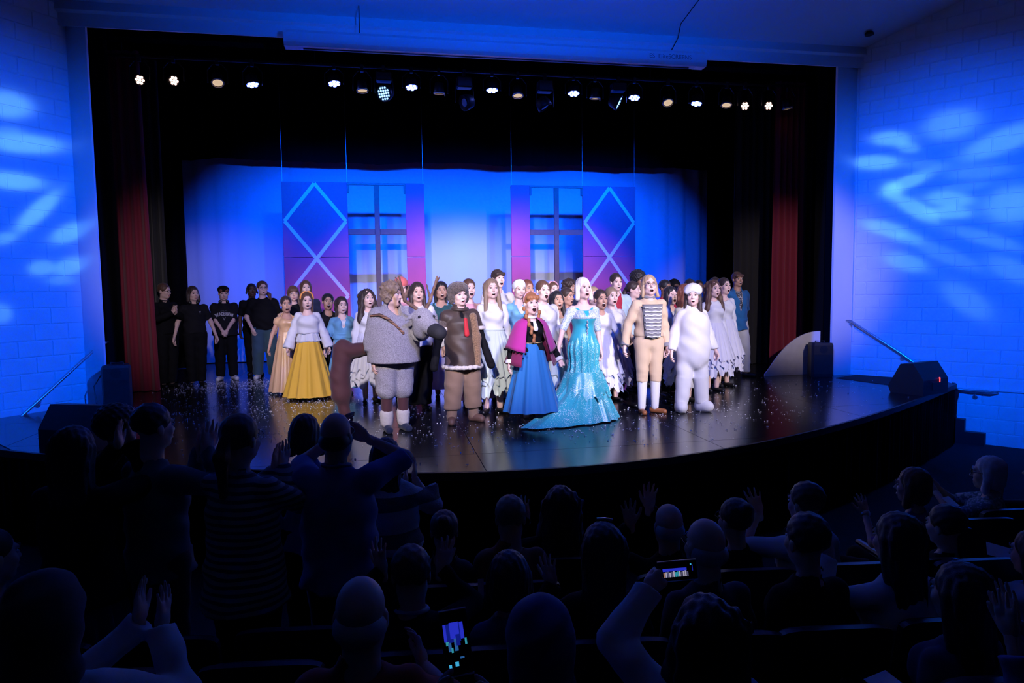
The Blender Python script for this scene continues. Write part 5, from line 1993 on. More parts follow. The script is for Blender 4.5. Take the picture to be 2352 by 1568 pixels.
# left group
cast(-3.42, 0.47, 8, 'young person in shiny gold gown beside the yellow skirt, dark hair pulled back', h=1.55, hair='tied', hair_color='dark', skin='tan', mouth='open', armL='out', armR='hang',
     wear=[top(c_gold, 0.35, hem=0.12, neck=0.10, neckw=0.10, o=0.012), skirt(c_gold, 1.08, 0.05, r_bot=0.33, n=13, amp=0.02), shoes('flat', c_shoe)])
cast(-3.40, 1.25, 6, 'person in black with glasses and fringe, standing behind the gold gown', h=1.72, hair='fringe_long', hair_color='brown', skin='light', mouth='smile', wear=[top(c_black, 2.0, hem=0, neck=0.03), trousers(c_black), shoes('flat', c_shoe), glasses(m_frame)])
cast(-3.26, 1.9, 4, 'tall long haired person in dark top at the back before the left lattice shutter', h=1.82, fem=False, hair='long_back', hair_color='brown', skin='fair', mouth='talk', wear=[top(c_navy, 2.0, hem=0, neck=0.04), trousers(c_black), shoes('flat', c_shoe)])
cast(-3.04, -0.11, 5, 'smiling person in white peasant blouse and bright yellow skirt with an orange headband', h=1.61, hair='long_back', hair_color='brown', skin='fair', mouth='talk', look=(2, 2, 0), armL='out', armR='out',
     wear=[top(c_white, 1.25, hem=0.16, neck=0.09, neckw=0.115, o=0.016, wide=0.02, fold=0.006), top(c_white2, 0, hem=0.02, o=0.016, neck=0.3, neckw=0.4, name='waistband'),
           custom('bell_sleeve', lambda J, p: solid([(('cc', J['elbL'] + (J['shL'] - J['elbL']) * 0.3, J['wrL'] + A(0, 0, -0.01), 0.05, 0.085), 0)], 0.012, (), folds(0.004, 50)), c_white),
           custom('bell_sleeve', lambda J, p: solid([(('cc', J['elbR'] + (J['shR'] - J['elbR']) * 0.3, J['wrR'] + A(0, 0, -0.01), 0.05, 0.085), 0)], 0.012, (), folds(0.004, 50)), c_white),
           skirt(c_yellow, 1.0, 0.04, r_bot=0.40, n=13, amp=0.024), skirt(c_white, 1.08, 0.92, r_bot=0.19, n=12, amp=0.012, name='peplum'), shoes('flat', c_shoe), headband(c_orange, r=0.013)])
cast(-2.80, 0.78, 6, 'person in black top with surprised face between yellow skirt and blue dress', h=1.58, hair='tied', hair_color='black', skin='tan', mouth='wide', wide=2, wear=[top(c_black2, 0.4, hem=0, neck=0.09), skirt(c_black, 1.05, 0.15, r_bot=0.24), shoes('flat', c_shoe)])
cast(-2.54, 0.12, 8, 'young person in light blue dress with a white v shaped inset', h=1.53, hair='long_back', hair_color='dark', skin='fair', mouth='talk', look=(6, 2, 0), armL='out', armR='hang',
     wear=[top(c_sky, 1.0, hem=0.1, neck=0.05, neckw=0.09, wide=0.012, flare=0.02, vneck=0.20), top(c_white, 0, hem=0.1, neck=0.07, neckw=0.09, o=0.008, name='inset'), skirt(c_sky, 1.06, 0.13, r_bot=0.30, n=15, amp=0.02), belt(c_sky, 1.06, 0.118), shoes('flat', c_shoe)])
cast(-2.12, -0.77, 10, 'smiling person with long dark wavy hair in white tutu beside the grey poncho', h=1.64, hair='big', hair_color='dark', skin='fair', mouth='talk', look=(8, -2, 0), armR='hang',
     wear=[top(c_white, 2.0, hem=0.08, neck=0.06), skirt(c_tulle2, **TUTU), shoes('flat', c_shoe)])


# performer in the grey fleece animal costume
def fleece_poncho(J, p):
    s = J['s']
    P = torso_prims(J, 0.075, 0.05) + [(('cc', A(0, 0, 0.80 * s), J['chest'], 0.30 * s, 0.23 * s), 0.08)]
    P += arm_prims(J, 'L', 0.06, 1.5, True) + arm_prims(J, 'R', 0.055, 1.9, True)
    nb = J['neck']
    return solid(P, 0.0155, [(('pl', (0, 0, -1), -0.80 * s), 0.01), (('rc', nb + A(0, -0.08, 0.03), nb + A(0.03, -0.16, -0.16), 0.075, 0.02), 0.01), (('rc', nb, nb + A(0, 0, 0.3), 0.07, 0.10), 0.01)], curls(0.004, 120))


def deer_mask(J, p):
    """plain fleece deer head carried on the arm"""
    w = J['wrR'] + A(0.03, -0.10, 0.05)
    P = [(('el', w + A(0, 0.02, 0.12), (0.115, 0.125, 0.13)), 0), (('rc', w + A(0.01, -0.02, 0.08), w + A(0.06, -0.26, -0.01), 0.10, 0.075), 0.05), (('rc', w + A(0, 0.04, 0.0), J['elbR'] + A(0, 0, 0.02), 0.10, 0.115), 0.06)]
    for sd in (-1, 1):
        P.append((('rc', w + A(sd * 0.09, 0.04, 0.17), w + A(sd * 0.18, 0.06, 0.12), 0.030, 0.016), 0.02))
    return solid(P, 0.0145, (), curls(0.004, 120))


def deer_muzzle(J, p):
    w = J['wrR'] + A(0.03, -0.10, 0.05)
    return solid([(('rc', w + A(0.045, -0.20, 0.01), w + A(0.065, -0.295, -0.015), 0.082, 0.078), 0)], 0.012)


def deer_eye(sd):
    def f(J, p):
        w = J['wrR'] + A(0.03, -0.10, 0.05)
        return ellipsoid(w + A(sd * 0.085 + 0.01, -0.075, 0.15), (0.016, 0.016, 0.018))
    return f


def antler(sd):
    def f(J, p):
        w = J['wrR'] + A(0.03, -0.08, 0.05)
        b = w + A(sd * 0.05, 0.03, 0.23)
        e1, e2 = b + A(sd * 0.10 - 0.03, 0.03, 0.10), b + A(sd * 0.17 - 0.02, 0.02, 0.36)
        P = [(('rc', b, e1, 0.022, 0.019), 0.01), (('rc', e1, e2, 0.019, 0.011), 0.012), (('rc', e1, e1 + A(-sd * 0.05, -0.02, 0.17), 0.017, 0.010), 0.012),
             (('rc', e1 + (e2 - e1) * 0.5, e1 + (e2 - e1) * 0.5 + A(sd * 0.07, 0, 0.12), 0.014, 0.009), 0.012)]
        return solid(P, 0.011, (), curls(0.003, 100))
    return f


def hind_leg(x, y, yaw):
    def f(J, p):
        P = [(('rc', A(x, y, 0.94), A(x - 0.06, y - 0.03, 0.62), 0.115, 0.105), 0.04), (('rc', A(x - 0.06, y - 0.03, 0.62), A(x - 0.05, y - 0.04, 0.42), 0.105, 0.12), 0.04), (('rc', A(x - 0.05, y - 0.04, 0.42), A(x, y - 0.03, 0.12), 0.085, 0.06), 0.03),
             (('rc', A(x, y, 0.90), A(-0.15, 0.02, 0.98), 0.10, 0.07), 0.05)]
        return solid(P, 0.016, (), folds(0.004, 30))
    return f


def hoof(x, y):
    def f(J, p):
        return solid([(('rc', A(x, y - 0.02, 0.03), A(x, y - 0.12, 0.03), 0.065, 0.055), 0), (('el', A(x, y - 0.03, 0.06), (0.06, 0.07, 0.05)), 0.02)], 0.013, [(('pl', (0, 0, -1), 0.0), 0.004)])
    return f


def leg_cuff(x, y, z=0.12, r=0.075):
    def f(J, p):
        return solid([(('rc', A(x, y, z - 0.03), A(x, y, z + 0.03), r, r), 0)], 0.012, (), curls(0.005, 140))
    return f


m_antler = mat('antler_wood', (0.17, 0.095, 0.060), 0.7, bump=0.5, bscale=40, var=0.4, vscale=18)
m_muzzle = mat('charcoal_felt', (0.022, 0.021, 0.024), 0.8, bump=0.3, bscale=120)
c_band = mat('orange_stripe_band', (0.42, 0.20, 0.10), 0.7, wave=(60.0, (0.03, 0.02, 0.02), 'Z', 0.5))
cast(-1.80, -2.95, 18, 'person with curly fair hair in grey fleece poncho carrying a grey deer head with antlers', h=1.70, fem=False, bulk=1.42, hair='curly', hair_color='dirty', skin='light', mouth='wide', wide=2, look=(42, 2, 0), nohandR=True, hair_vox=0.0062,
     armL='hang', armR=((-0.02, -0.40, -0.20), (1, 0.2, -0.8), 'grip', None, (-1, 0, 0)), stance=0.10,
     wear=[custom('poncho', fleece_poncho, c_grey), custom('deer_head', deer_mask, c_grey), custom('deer_muzzle', deer_muzzle, m_muzzle, True, 'deer_head'), custom('deer_eye', deer_eye(-1), m_button, True, 'deer_head'), custom('deer_eye', deer_eye(1), m_button, True, 'deer_head'),
           custom('antler', antler(-1), m_antler, True, 'deer_head'), custom('antler', antler(1), m_antler, True, 'deer_head'), trousers(c_grey, 1.05, 0.045, 0.06, 'shorts'), trousers(c_maroon, 2.0, 0.008, 0.012, 'leggings', 0.001),
           custom('stuffed_leg', hind_leg(-0.47, 0.42, 0), c_maroon), custom('hoof', hoof(-0.47, 0.40), m_muzzle), custom('fleece_cuff', leg_cuff(-0.47, 0.39), c_fleece),
           custom('fleece_cuff', lambda J, p: solid([(('rc', A(J['ankL'][0], 0.015, 0.11), A(J['ankL'][0], 0.015, 0.20), 0.072, 0.078), 0)], 0.012, (), curls(0.005, 140)), c_fleece),
           custom('fleece_cuff', lambda J, p: solid([(('rc', A(J['ankR'][0], 0.015, 0.11), A(J['ankR'][0], 0.015, 0.20), 0.072, 0.078), 0)], 0.012, (), curls(0.005, 140)), c_fleece),
           custom('striped_band', lambda J, p: tube_np([(-0.27, -0.03, 1.33), (-0.20, -0.14, 1.35), (-0.12, -0.205, 1.30), (-0.04, -0.235, 1.22), (0.04, -0.25, 1.13)], 0.017, 6), c_band), shoes('sneaker', c_navy, (-0.1, 0.1))])

# middle group
hat_coral = head_solid('cap', [(('el', A(0, 0.01, 0.07), (0.10, 0.11, 0.095)), 0)], [(('pl', (0, 0.1, -1), -0.03), 0.008)], c_coral)
cast(-1.64, -0.5, 12, 'person in tall coral cap standing behind the antlers', h=1.78, hair='bob', hair_color='dark', skin='fair', mouth='talk', wear=[top(c_pink, 2.0, hem=0, neck=0.05), skirt(c_pink, 1.05, 0.1, r_bot=0.3), shoes('flat', c_shoe), hat_coral])
cast(-1.45, -1.60, 10, 'person in loose white shirt and black trousers behind the deer head', h=1.72, fem=False, hair='long', hair_color='dark', skin='light', mouth='talk', armL='hang', armR='out',
     wear=[top(c_white, 2.0, hem=-0.02, neck=0.04, wide=0.03, fold=0.007), trousers(c_black, 2.0, 0.02, 0.045), shoes('flat', c_shoe)])
cast(-1.05, -0.6, 10, 'person with long dark hair in dark teal bodice behind the fur hat', h=1.74, hair='long_back', hair_color='black', skin='tan', mouth='open', wide=2, bulk=1.12, wear=[top(c_sky, 0.9, hem=0.05, neck=0.10, neckw=0.10), top(c_teal, 0, hem=0.05, neck=0.12, neckw=0.11, o=0.024, name='bodice'), skirt(c_lilac, 1.05, 0.15, r_bot=0.3), shoes('flat', c_shoe)])


def fur_vest(J, p):
    s = J['s']
    P = torso_prims(J, 0.045, 0.028) + [(('cc', A(0, -0.01, 0.70 * s), J['waist'], 0.205 * s, 0.165 * s), 0.06), ('-', ('pl', (0, 0, -1), -0.70 * s), 0.006)]
    for nm in 'LR':
        P += arm_prims(J, nm, 0.035, 0.62, True)
    nb = J['neck']
    return solid(P, 0.0125, [(('rc', nb + A(0, -0.10, 0.03), nb + A(0, -0.13, -0.12), 0.06, 0.012), 0.005), (('rc', nb, nb + A(0, 0, 0.3), 0.064, 0.09), 0.006)], folds(0.004, 24))


def side_fur(J, p):
    s = J['s']
    return solid([(('rc', A(0.105, -0.125, 1.31 * s), A(0.135, -0.160, 1.05 * s), 0.045, 0.05, (1, 0.7)), 0), (('rc', A(0.135, -0.160, 1.05 * s), A(0.15, -0.155, 0.74 * s), 0.05, 0.04, (1, 0.7)), 0.03)], 0.012, (), curls(0.006, 130))


def shoulder_fur(nm):
    def f(J, p):
        a = J['sh' + nm] + (J['elb' + nm] - J['sh' + nm]) * 0.05
        b = J['sh' + nm] + (J['elb' + nm] - J['sh' + nm]) * 0.5
        return solid([(('rc', a, b, 0.082, 0.078), 0)], 0.012, (), curls(0.007, 120))
    return f


fur_hat = head_solid('fur_hat', [(('el', A(0, 0.015, 0.070), (0.118, 0.125, 0.085)), 0), (('el', A(-0.092, 0.025, -0.015), (0.038, 0.055, 0.085)), 0.03), (('el', A(0.092, 0.025, -0.015), (0.038, 0.055, 0.085)), 0.03)],
                     [(('el', A(0, -0.11, -0.035), (0.066, 0.07, 0.082)), 0.01)], c_fur, 0.009, lambda Q: curls(0.007, 110)(Q) + curls(0.004, 190)(Q))


def mitten(nm):
    def f(J, p):
        w, d = J['wr' + nm], J['hd' + nm] / np.linalg.norm(J['hd' + nm])
        return solid([(('rc', w - d * 0.06, w + d * 0.13, 0.045, 0.050), 0), (('rc', w + d * 0.03, w + d * 0.08 + A(0, -0.05, 0), 0.022, 0.02), 0.015)], 0.011)
    return f


cast(-0.98, -2.67, 12, 'person in brown leather and fur vest with round fur hat, black mittens and khaki trousers', h=1.68, fem=False, hair='short', hair_color='dark', skin='fair', mouth='talk', look=(14, -2, -6), stance=0.15, step=(0.02, -0.05), armL='out', armR='out', lean=(-0.03, 0), nohandL=True, nohandR=True,
     wear=[top(c_black, 2.0, hem=-0.05, neck=0.02, o=0.016), custom('vest', fur_vest, c_brown), custom('fur_panel', side_fur, c_tanfur), custom('shoulder_fur', shoulder_fur('L'), c_fur), custom('shoulder_fur', shoulder_fur('R'), c_fur),
           fluffy_tube('fur_hem', lambda J: ring_at(J, 0.70 * J['s'], 0.225, 0.205, 18), 0.024, c_fleece, sub='vest'), fluffy_tube('fur_cuff', lambda J: [tuple(J['shL'] + (J['elbL'] - J['shL']) * 0.60 + A(0.075 * math.cos(t), 0.075 * math.sin(t), 0.0)) for t in np.linspace(0, 6.28, 11)], 0.022, c_fleece),
           fluffy_tube('fur_cuff', lambda J: [tuple(J['shR'] + (J['elbR'] - J['shR']) * 0.60 + A(0.075 * math.cos(t), 0.075 * math.sin(t), 0.0)) for t in np.linspace(0, 6.28, 11)], 0.022, c_fleece),
           custom('red_tie', lambda J, p: solid([(('rc', A(0, chest_y(J, 0, 1.3, 0.06), 1.28 * J['s']), A(0.01, chest_y(J, 0, 1.1, 0.075), 1.10 * J['s']), 0.022, 0.032, (1, 0.5)), 0)], 0.008), c_redtie), collar_tube('collar', c_brown, 0.085, 0.020, 0.0, -0.01),
           trousers(c_khaki, 1.75, 0.03, 0.055), stocking(c_khaki, 0.06, 0.25, 0.02, 'gaiter'), shoes('boot', c_boot, (-0.25, 0.6)), custom('mitten', mitten('L'), c_black), custom('mitten', mitten('R'), c_black), fur_hat])
cast(-0.73, -1.42, 12, 'person in pale pink strapless dress behind the fur hat', h=1.76, hair='tied', hair_color='brown', skin='fair', mouth='open', look=(8, 0, 0), wear=[top(c_pink, 0, hem=0.1, neck=0.06, off_shoulder=True), skirt(c_pink, 1.05, 0.1, r_bot=0.32), shoes('flat', c_shoe)])
cast(-0.52, -2.1, 8, 'person with long straight fair hair in white top and pale green tulle skirt', h=1.75, hair='long', hair_color='dirty', skin='fair', mouth='talk', look=(6, -4, 0), armL='hang', armR='hang', stance=0.09,
     wear=[top(c_white, 2.0, hem=0.10, neck=0.035), skirt(c_tulle, 1.06, 0.27, r_bot=0.325, n=21, amp=0.028, ragged=0.08, layers=3), belt(c_tulle, 1.06, 0.118), shoes('flat', c_shoe, (-0.5, 0.5))])
cast(-0.26, -1.05, 14, 'tall dark haired person in loose white shirt towering behind the fair haired one', h=1.90, fem=False, hair='fringe', hair_color='dark', skin='fair', mouth='open', look=(16, -3, 0), wear=[top(c_white, 2.0, hem=-0.06, neck=0.03, wide=0.025), trousers(c_black2), shoes('flat', c_shoe)])
cast(-0.05, -1.55, 10, 'person with wide white headband in blue and white bodice', h=1.74, hair='tied', hair_color='dirty', skin='fair', mouth='smile', look=(10, 6, 0), wear=[top(c_sky, 1.0, hem=0.05, neck=0.06, vneck=0.2, neckw=0.1), top(c_white, 0, hem=0.05, neck=0.09, neckw=0.11, o=0.008, name='inset'), skirt(c_sky, 1.05, 0.12, r_bot=0.3), shoes('flat', c_shoe),
     head_solid('wide_headband', [(('el', A(0, 0.022, 0.045), (0.090, 0.106, 0.098)), 0)], [(('pl', (0, 0.75, 0.66), 0.075), 0.004), (('pl', (0, -0.75, -0.66), 0.018), 0.004)], c_white, 0.008)])
cast(0.23, -0.8, 14, 'person with red brown hair between white headband and open mouthed singer', h=1.75, hair='long_back', hair_color='auburn', skin='tan', mouth='talk', look=(16, 0, 0), wear=[top(c_crimson, 1.0, hem=0.05, neck=0.08), skirt(c_crimson, 1.05, 0.12, r_bot=0.3), shoes('flat', c_shoe)])


def cape_trim(a0, a1, z, r, s, n=22, sy=0.85):
    def f(J):
        return [((r + 0.012 * math.sin(7 * math.radians(t) + 1.0)) * s * math.cos(math.radians(t)), r * s * sy * math.sin(math.radians(t)) + 0.01, z * s + 0.03 * math.cos(math.radians(t) * 2) - 0.012) for t in np.linspace(a0, a1, n)]
    return f


cast(-0.20, -3.01, 14, 'person in magenta cape and bright blue skirt with long ginger braids, mouth wide open', h=1.57, hair='braids', hair_color='ginger', skin='fair', mouth='wide', look=(8, -4, 0), armL='out', armR='hold',
     wear=[top(c_black, 2.0, hem=0.08, neck=0.05), collar_tube('collar', c_white, 0.058, 0.014, 0.005), skirt(c_blue, 1.06, 0.19, r_bot=0.36, n=10, amp=0.022), cape('cape', c_plum, 1.33, 0.78, 0.07, 0.35, -52, 232, 5, 0.012, rs=0.185), cape('shoulder_cape', c_magenta, 1.39, 0.97, 0.072, 0.335, -60, 240, 5, 0.010, rs=0.215),
           blob_chain('pompom', cape_trim(-60, 240, 0.97, 0.335, 0.925, 34), 0.014, c_black, 'shoulder_cape'), custom('embroidery', lambda J, p: solid([(('rc', A(0, chest_y(J, 0, 1.2, 0.02), 1.23), A(0.0, chest_y(J, 0, 1.1, 0.045) - 0.025, 1.15), 0.018, 0.030, (1, 0.3)), 0)], 0.008), c_white),
           belt(mat('gold_braid', (0.6, 0.42, 0.18), 0.4), 1.065, 0.112, 'waist_braid', 0.008), cuff(c_white, 'L'), cuff(c_white, 'R'), shoes('boot', c_shoe, (-0.1, 0.3)), headband(c_pink, r=0.006)])
cast(0.16, -2.1, 14, 'open mouthed person in loose white tunic behind the magenta cape', h=1.72, hair='tied', hair_color='brown', skin='fair', mouth='wide', look=(12, -2, 0), wear=[top(c_white, 2.0, hem=-0.15, neck=0.03, wide=0.03, fold=0.006), skirt(c_tulle, **TUTU), shoes('flat', c_shoe)])
cast(0.76, -0.25, 14, 'person with thin pink headband looking up, behind the dark haired singers', h=1.72, hair='long_back', hair_color='brown', skin='fair', mouth='talk', look=(14, -6, 0), wear=[top(c_white, 2.0, hem=0, neck=0.04), skirt(c_pink, 1.05, 0.15, r_bot=0.3), shoes('flat', c_shoe), headband(c_pink, r=0.012)])
cast(0.52, -1.45, 12, 'shorter person with dark wavy hair in cream scoop neck top left of the aqua gown', h=1.58, hair='long', hair_color='black', skin='tan', mouth='open', look=(8, -3, 0), wear=[top(c_white2, 0.4, hem=0.1, neck=0.13, neckw=0.10), skirt(c_lilac, 1.05, 0.2, r_bot=0.3), shoes('flat', c_shoe)])
cast(1.20, 0.35, 22, 'person with curly dark hair at the back behind the aqua gown', h=1.76, fem=False, hair='curly', hair_color='dark', skin='tan', mouth='talk', look=(30, 0, 0), wear=[top(c_navy, 2.0, hem=0), trousers(c_black), shoes('flat', c_shoe)])
cast(0.80, -0.95, 30, 'person with dark tied hair in profile just left of the aqua gown', h=1.62, hair='pony', hair_color='dark', skin='tan', mouth='open', look=(20, 0, 0), wear=[top(c_plum, 1.0, hem=0.05, neck=0.07), skirt(c_plum, 1.05, 0.15, r_bot=0.3), shoes('flat', c_shoe)])


def ice_gown(J, p):
    s = J['s']
    v, q = skirt_mesh(J, 1.10 * s, 0.015, 0.118 * s, 0.42 * s, 15, 0.026, 0.0, 4, 1.9, 0.85, n=128, rings=24, train=(math.radians(205), 0.55))
    k = 1 + 0.42 * np.exp(-((v[:, 2] / s - 0.88) / 0.13) ** 2)
    v[:, 0] *= k
    v[:, 1] *= 1 + (k - 1) * 0.9
    return v, q


cast(0.50, -2.8, 14, 'person in sparkling aqua off shoulder gown with train and platinum hair', h=1.74, hair='bob', hair_color='platinum', skin='fair', mouth='open', look=(14, -5, 0), armL='hold', armR='hang',
     wear=[top(c_iceplain, 0, hem=0.02, neck=0.12, neckw=0.115, o=0.009, name='bodice', off_shoulder=True, fold=0.0), top(c_icesilver, 1.0, hem=0.33, neck=0.135, neckw=0.14, o=0.013, name='sequin_sleeves', off_shoulder=True, vneck=0.17, fold=0.0), custom('gown_skirt', ice_gown, c_ice),
           custom('swag', lambda J, p: skirt_mesh(J, 0.60, 0.30, 0.235, 0.335, 7, 0.022, 0.06, 9, 1.0, 0.85), c_ice), blob_chain('jewel', lambda J: [(0.006 * math.sin(i * 2), chest_y(J, 0, 1.2, 0.018) - (0.012 if i < 6 else 0.0), J['chest'][2] - 0.03 - i * 0.02) for i in range(9)], 0.011, mat('crystal', (0.8, 0.82, 0.9), 0.1, 0.6))])
cast(1.13, -1.2, 12, 'person half hidden behind the shoulder of the aqua gown', h=1.63, hair='tied', hair_color='blond', skin='fair', mouth='open', wear=[top(c_white, 2.0, hem=0), skirt(c_tulle2, **TUTU), shoes('flat', c_shoe)])
cast(0.95, -2.1, 14, 'young person with dark tied hair in white top, right of the aqua gown', h=1.59, hair='tied', hair_color='dark', skin='tan', mouth='wide', look=(10, -3, 0), armR='hold', wear=[top(c_white, 2.0, hem=0.08, neck=0.05), skirt(c_tulle2, **TUTU), shoes('flat', c_shoe)])
cast(1.27, -1.6, 14, 'person with fair hair tied back in white t-shirt left of the tan coat', h=1.62, hair='tied', hair_color='dirty', skin='fair', mouth='open', look=(14, -2, 0), armR='hold', wear=[top(c_white2, 0.9, hem=0.07, neck=0.03, wide=0.02), skirt(c_lilac, **TUTU), shoes('flat', c_shoe)])
cast(1.55, -1.0, 14, 'dark haired person in pale jacket and red waistcoat before the right lattice shutter', h=1.83, fem=False, hair='tied', hair_color='dark', skin='fair', mouth='talk', look=(10, 2, 0), wear=[top(c_crimson, 0, hem=0, neck=0.05, o=0.02, name='waistcoat'), top(c_white, 1.0, hem=0.05, neck=0.04, o=0.010, name='shirt'), top(cloth('pale_blue', (0.45, 0.60, 0.72)), 2.0, hem=-0.1, neck=0.12, vneck=0.45, o=0.028, name='jacket'), trousers(c_black), shoes('flat', c_shoe)])
cast(2.22, -0.2, 20, 'tall person with round dark curly hair behind the tan coat', h=1.86, fem=False, hair='afro', hair_color='black', skin='brown', mouth='talk', look=(20, 0, 0), wear=[top(c_navy, 2.0, hem=0), trousers(c_black), shoes('flat', c_shoe)])
cast(1.92, -0.75, 40, 'person with dark hair in profile at the shoulder of the tan coat', h=1.71, hair='pony', hair_color='dark', skin='fair', mouth='talk', look=(30, 0, 0), wear=[top(c_navy, 2.0, hem=0), skirt(c_navy, 1.05, 0.15, r_bot=0.3), shoes('flat', c_shoe)])


def plastron(J, p):
    s = J['s']
    V, Q = [], []
    nx, nz = 10, 14
    for layer in (0.0, 0.012):
        for j in range(nz + 1):
            z = (1.345 - 0.385 * j / nz) * s
            w = (0.128 - 0.030 * j / nz) * s
            for i in range(nx + 1):
                x = -w + 2 * w * i / nx
                zz = z - (0.03 * (1 - abs(x) / w) if j == nz else 0)
                V.append((x, min(chest_y(J, x * 0.95, z, 0.03), -0.075 * s) - 0.006 - layer, zz))
    m = (nx + 1) * (nz + 1)
    for j in range(nz):
        for i in range(nx):
            a = j * (nx + 1) + i
            Q.append((m + a, m + a + nx + 1, m + a + nx + 2, m + a + 1))
            Q.append((a, a + 1, a + nx + 2, a + nx + 1))
    for j in range(nz):
        for i in (0, nx):
            a = j * (nx + 1) + i
            Q.append((a, a + nx + 1, m + a + nx + 1, m + a))
    for i in range(nx):
        for j in (0, nz):
            a = j * (nx + 1) + i
            Q.append((a, a + 1, m + a + 1, m + a))
    return np.array(V), np.array(Q)


def braid(k):
    def f(J, p):
        s = J['s']
        z = (1.30 - 0.043 * k) * s
        w = (0.108 - 0.0028 * k) * s
        y = lambda x: min(chest_y(J, x * 0.95, z, 0.03), -0.075 * s) - 0.026
        return tube_np([(x, y(x), z + 0.004 * math.sin(i * 1.7)) for i, x in enumerate(np.linspace(-w, w, 9))], [0.010, 0.008] * 4 + [0.010], 6)
    return f


def button(k, sd):
    def f(J, p):
        s = J['s']
        z = (1.30 - 0.043 * k) * s
        w = (0.114 - 0.0028 * k) * s
        return ellipsoid((sd * w, min(chest_y(J, w * 0.95, z, 0.03), -0.075 * s) - 0.024, z), (0.009, 0.007, 0.009), 8, 4)
    return f


w_tan = [top(c_tan, 2.0, hem=0.07, neck=0.0, neckw=0.06, o=0.020, name='coat', fold=0.006), custom('plastron', plastron, c_greyflannel), collar_tube('stand_collar', c_greyflannel, 0.066, 0.020, 0.02), trousers(c_tan, 1.22, 0.012, 0.012, 'breeches', 0.003, 0.16), stocking(c_white, 0.05, 0.42),
         cuff(c_greyflannel, 'L'), cuff(c_greyflannel, 'R'), shoes('flat', c_shoebrown, (-0.1, 0.75)), glasses(m_frame)]
for k in range(9):
    w_tan.append(custom('braid', braid(k), c_white, True, 'plastron'))
    if k % 2 == 0:
        w_tan += [custom('button', button(k, -1), m_button, True, 'plastron'), custom('button', button(k, 1), m_button, True, 'plastron')]
cast(1.42, -2.63, 10, 'person in tan military coat with white braided grey front, breeches and round glasses', h=1.77, fem=False, hair='chin', hair_color='blond', skin='fair', mouth='open', look=(6, -8, 0), stance=0.085, armL='out', armR='hang', wear=w_tan)
cast(2.25, -1.4, 22, 'person with dark bob in white shirt singing wide, right of the tan coat', h=1.62, hair='chin', hair_color='black', skin='fair', mouth='wide', look=(14, -3, 0), wear=[top(c_white, 2.0, hem=0.0, neck=0.08, vneck=0.1), trousers(c_black), shoes('flat', c_shoe)])
cast(2.62, -0.35, 26, 'person in crimson jacket with dark hair at the back right of the tan coat', h=1.73, fem=False, hair='short', hair_color='black', skin='brown', mouth='talk', look=(20, 0, 0), wear=[top(c_crimson, 2.0, hem=-0.05, neck=0.02), trousers(c_black), shoes('flat', c_shoe)])
cast(3.09, 0.35, 24, 'dark silhouetted person in hooded top at the back of the right group', h=1.74, hair='hood', hair_mat=c_black, skin='dark', mouth='closed', wear=[top(c_black, 2.0, hem=0), trousers(c_black), shoes('flat', c_shoe)])
cast(2.24, -1.95, 34, 'person with auburn hair turned right in white top beside the white knit cap', h=1.65, hair='long_back', hair_color='auburn', skin='fair', mouth='open', look=(30, 0, 0), wear=[top(c_white, 2.0, hem=0.06, neck=0.06), skirt(c_tulle2, **TUTU), shoes('flat', c_shoe)])
# performer in plain white padded suit
knit_cap = head_solid('knit_cap', [(('el', A(0, 0.020, 0.070), (0.108, 0.118, 0.082)), 0), (('rc', A(-0.07, -0.045, 0.045), A(0.07, -0.045, 0.045), 0.032, 0.032), 0.03)], [(('el', A(0, -0.115, -0.035), (0.07, 0.075, 0.082)), 0.01), (('pl', (0, 0.25, -0.97), 0.03), 0.02)], c_white, 0.009, curls(0.003, 160))


def padded_suit(J, p):
    s = J['s']
    P = torso_prims(J, 0.05, 0.03) + [(('el', A(0.02, -0.05, 0.84 * s), (0.185, 0.165, 0.26)), 0.10), (('el', A(0.01, -0.05, 1.14 * s), (0.165, 0.15, 0.17)), 0.10)] + leg_prims(J, 0.035, 1.9, True, 0.045)
    for nm in 'LR':
        P += arm_prims(J, nm, 0.03, 1.9, True)
    nb = J['neck']
    return solid(P, 0.0145, [(('rc', nb, nb + A(0, 0, 0.3), 0.07, 0.10), 0.01)], folds(0.004, 22))


cast(1.99, -2.68, 12, 'person in plain white padded suit and white knit cap, front row right end', h=1.63, hair='long', hair_color='dark', skin='fair', mouth='talk', look=(-14, -2, 0), stance=0.15, armL='out', armR='out',
     wear=[custom('padded_suit', padded_suit, c_white), shoes('puff', c_white, (-0.3, 0.5)), knit_cap])
cast(3.06, -1.15, 20, 'person with long wavy brown hair in white top and white tutu near the right end', h=1.71, hair='big', hair_color='brown', skin='fair', mouth='talk', look=(14, 0, 0), wear=[top(c_white, 2.0, hem=0.08, neck=0.03), skirt(c_tulle2, **TUTU), shoes('flat', c_shoe)])
cast(3.48, -0.68, 22, 'person with short dark hair in white leotard top and white tutu beside the blue cardigan', h=1.75, hair='tied', hair_color='dark', skin='fair', mouth='open', look=(18, -4, 0), wear=[top(c_white, 2.0, hem=0.08, neck=0.09, neckw=0.09), skirt(c_tulle2, **TUTU), shoes('flat', c_shoe)])
cast(4.33, 0.45, 18, 'person in blue cardigan and cream trousers at the far right of the cast', h=1.87, fem=False, hair='fringe', hair_color='brown', skin='tan', mouth='talk', look=(14, -3, 0), step=(0.0, 0.12), stance=0.12, armL='back', armR='back',
     wear=[top(sparkle('patterned_shirt', (0.03, 0.03, 0.04), (0.5, 0.5, 0.55), 0.7, 60, 0.42), 0.5, hem=-0.02, neck=0.04, o=0.012), top(c_mid, 2.0, hem=-0.12, neck=0.10, vneck=0.42, o=0.026, name='cardigan'), trousers(c_white2, 2.0, 0.02, 0.03), shoes('flat', c_shoe, (-0.2, 0.8))])
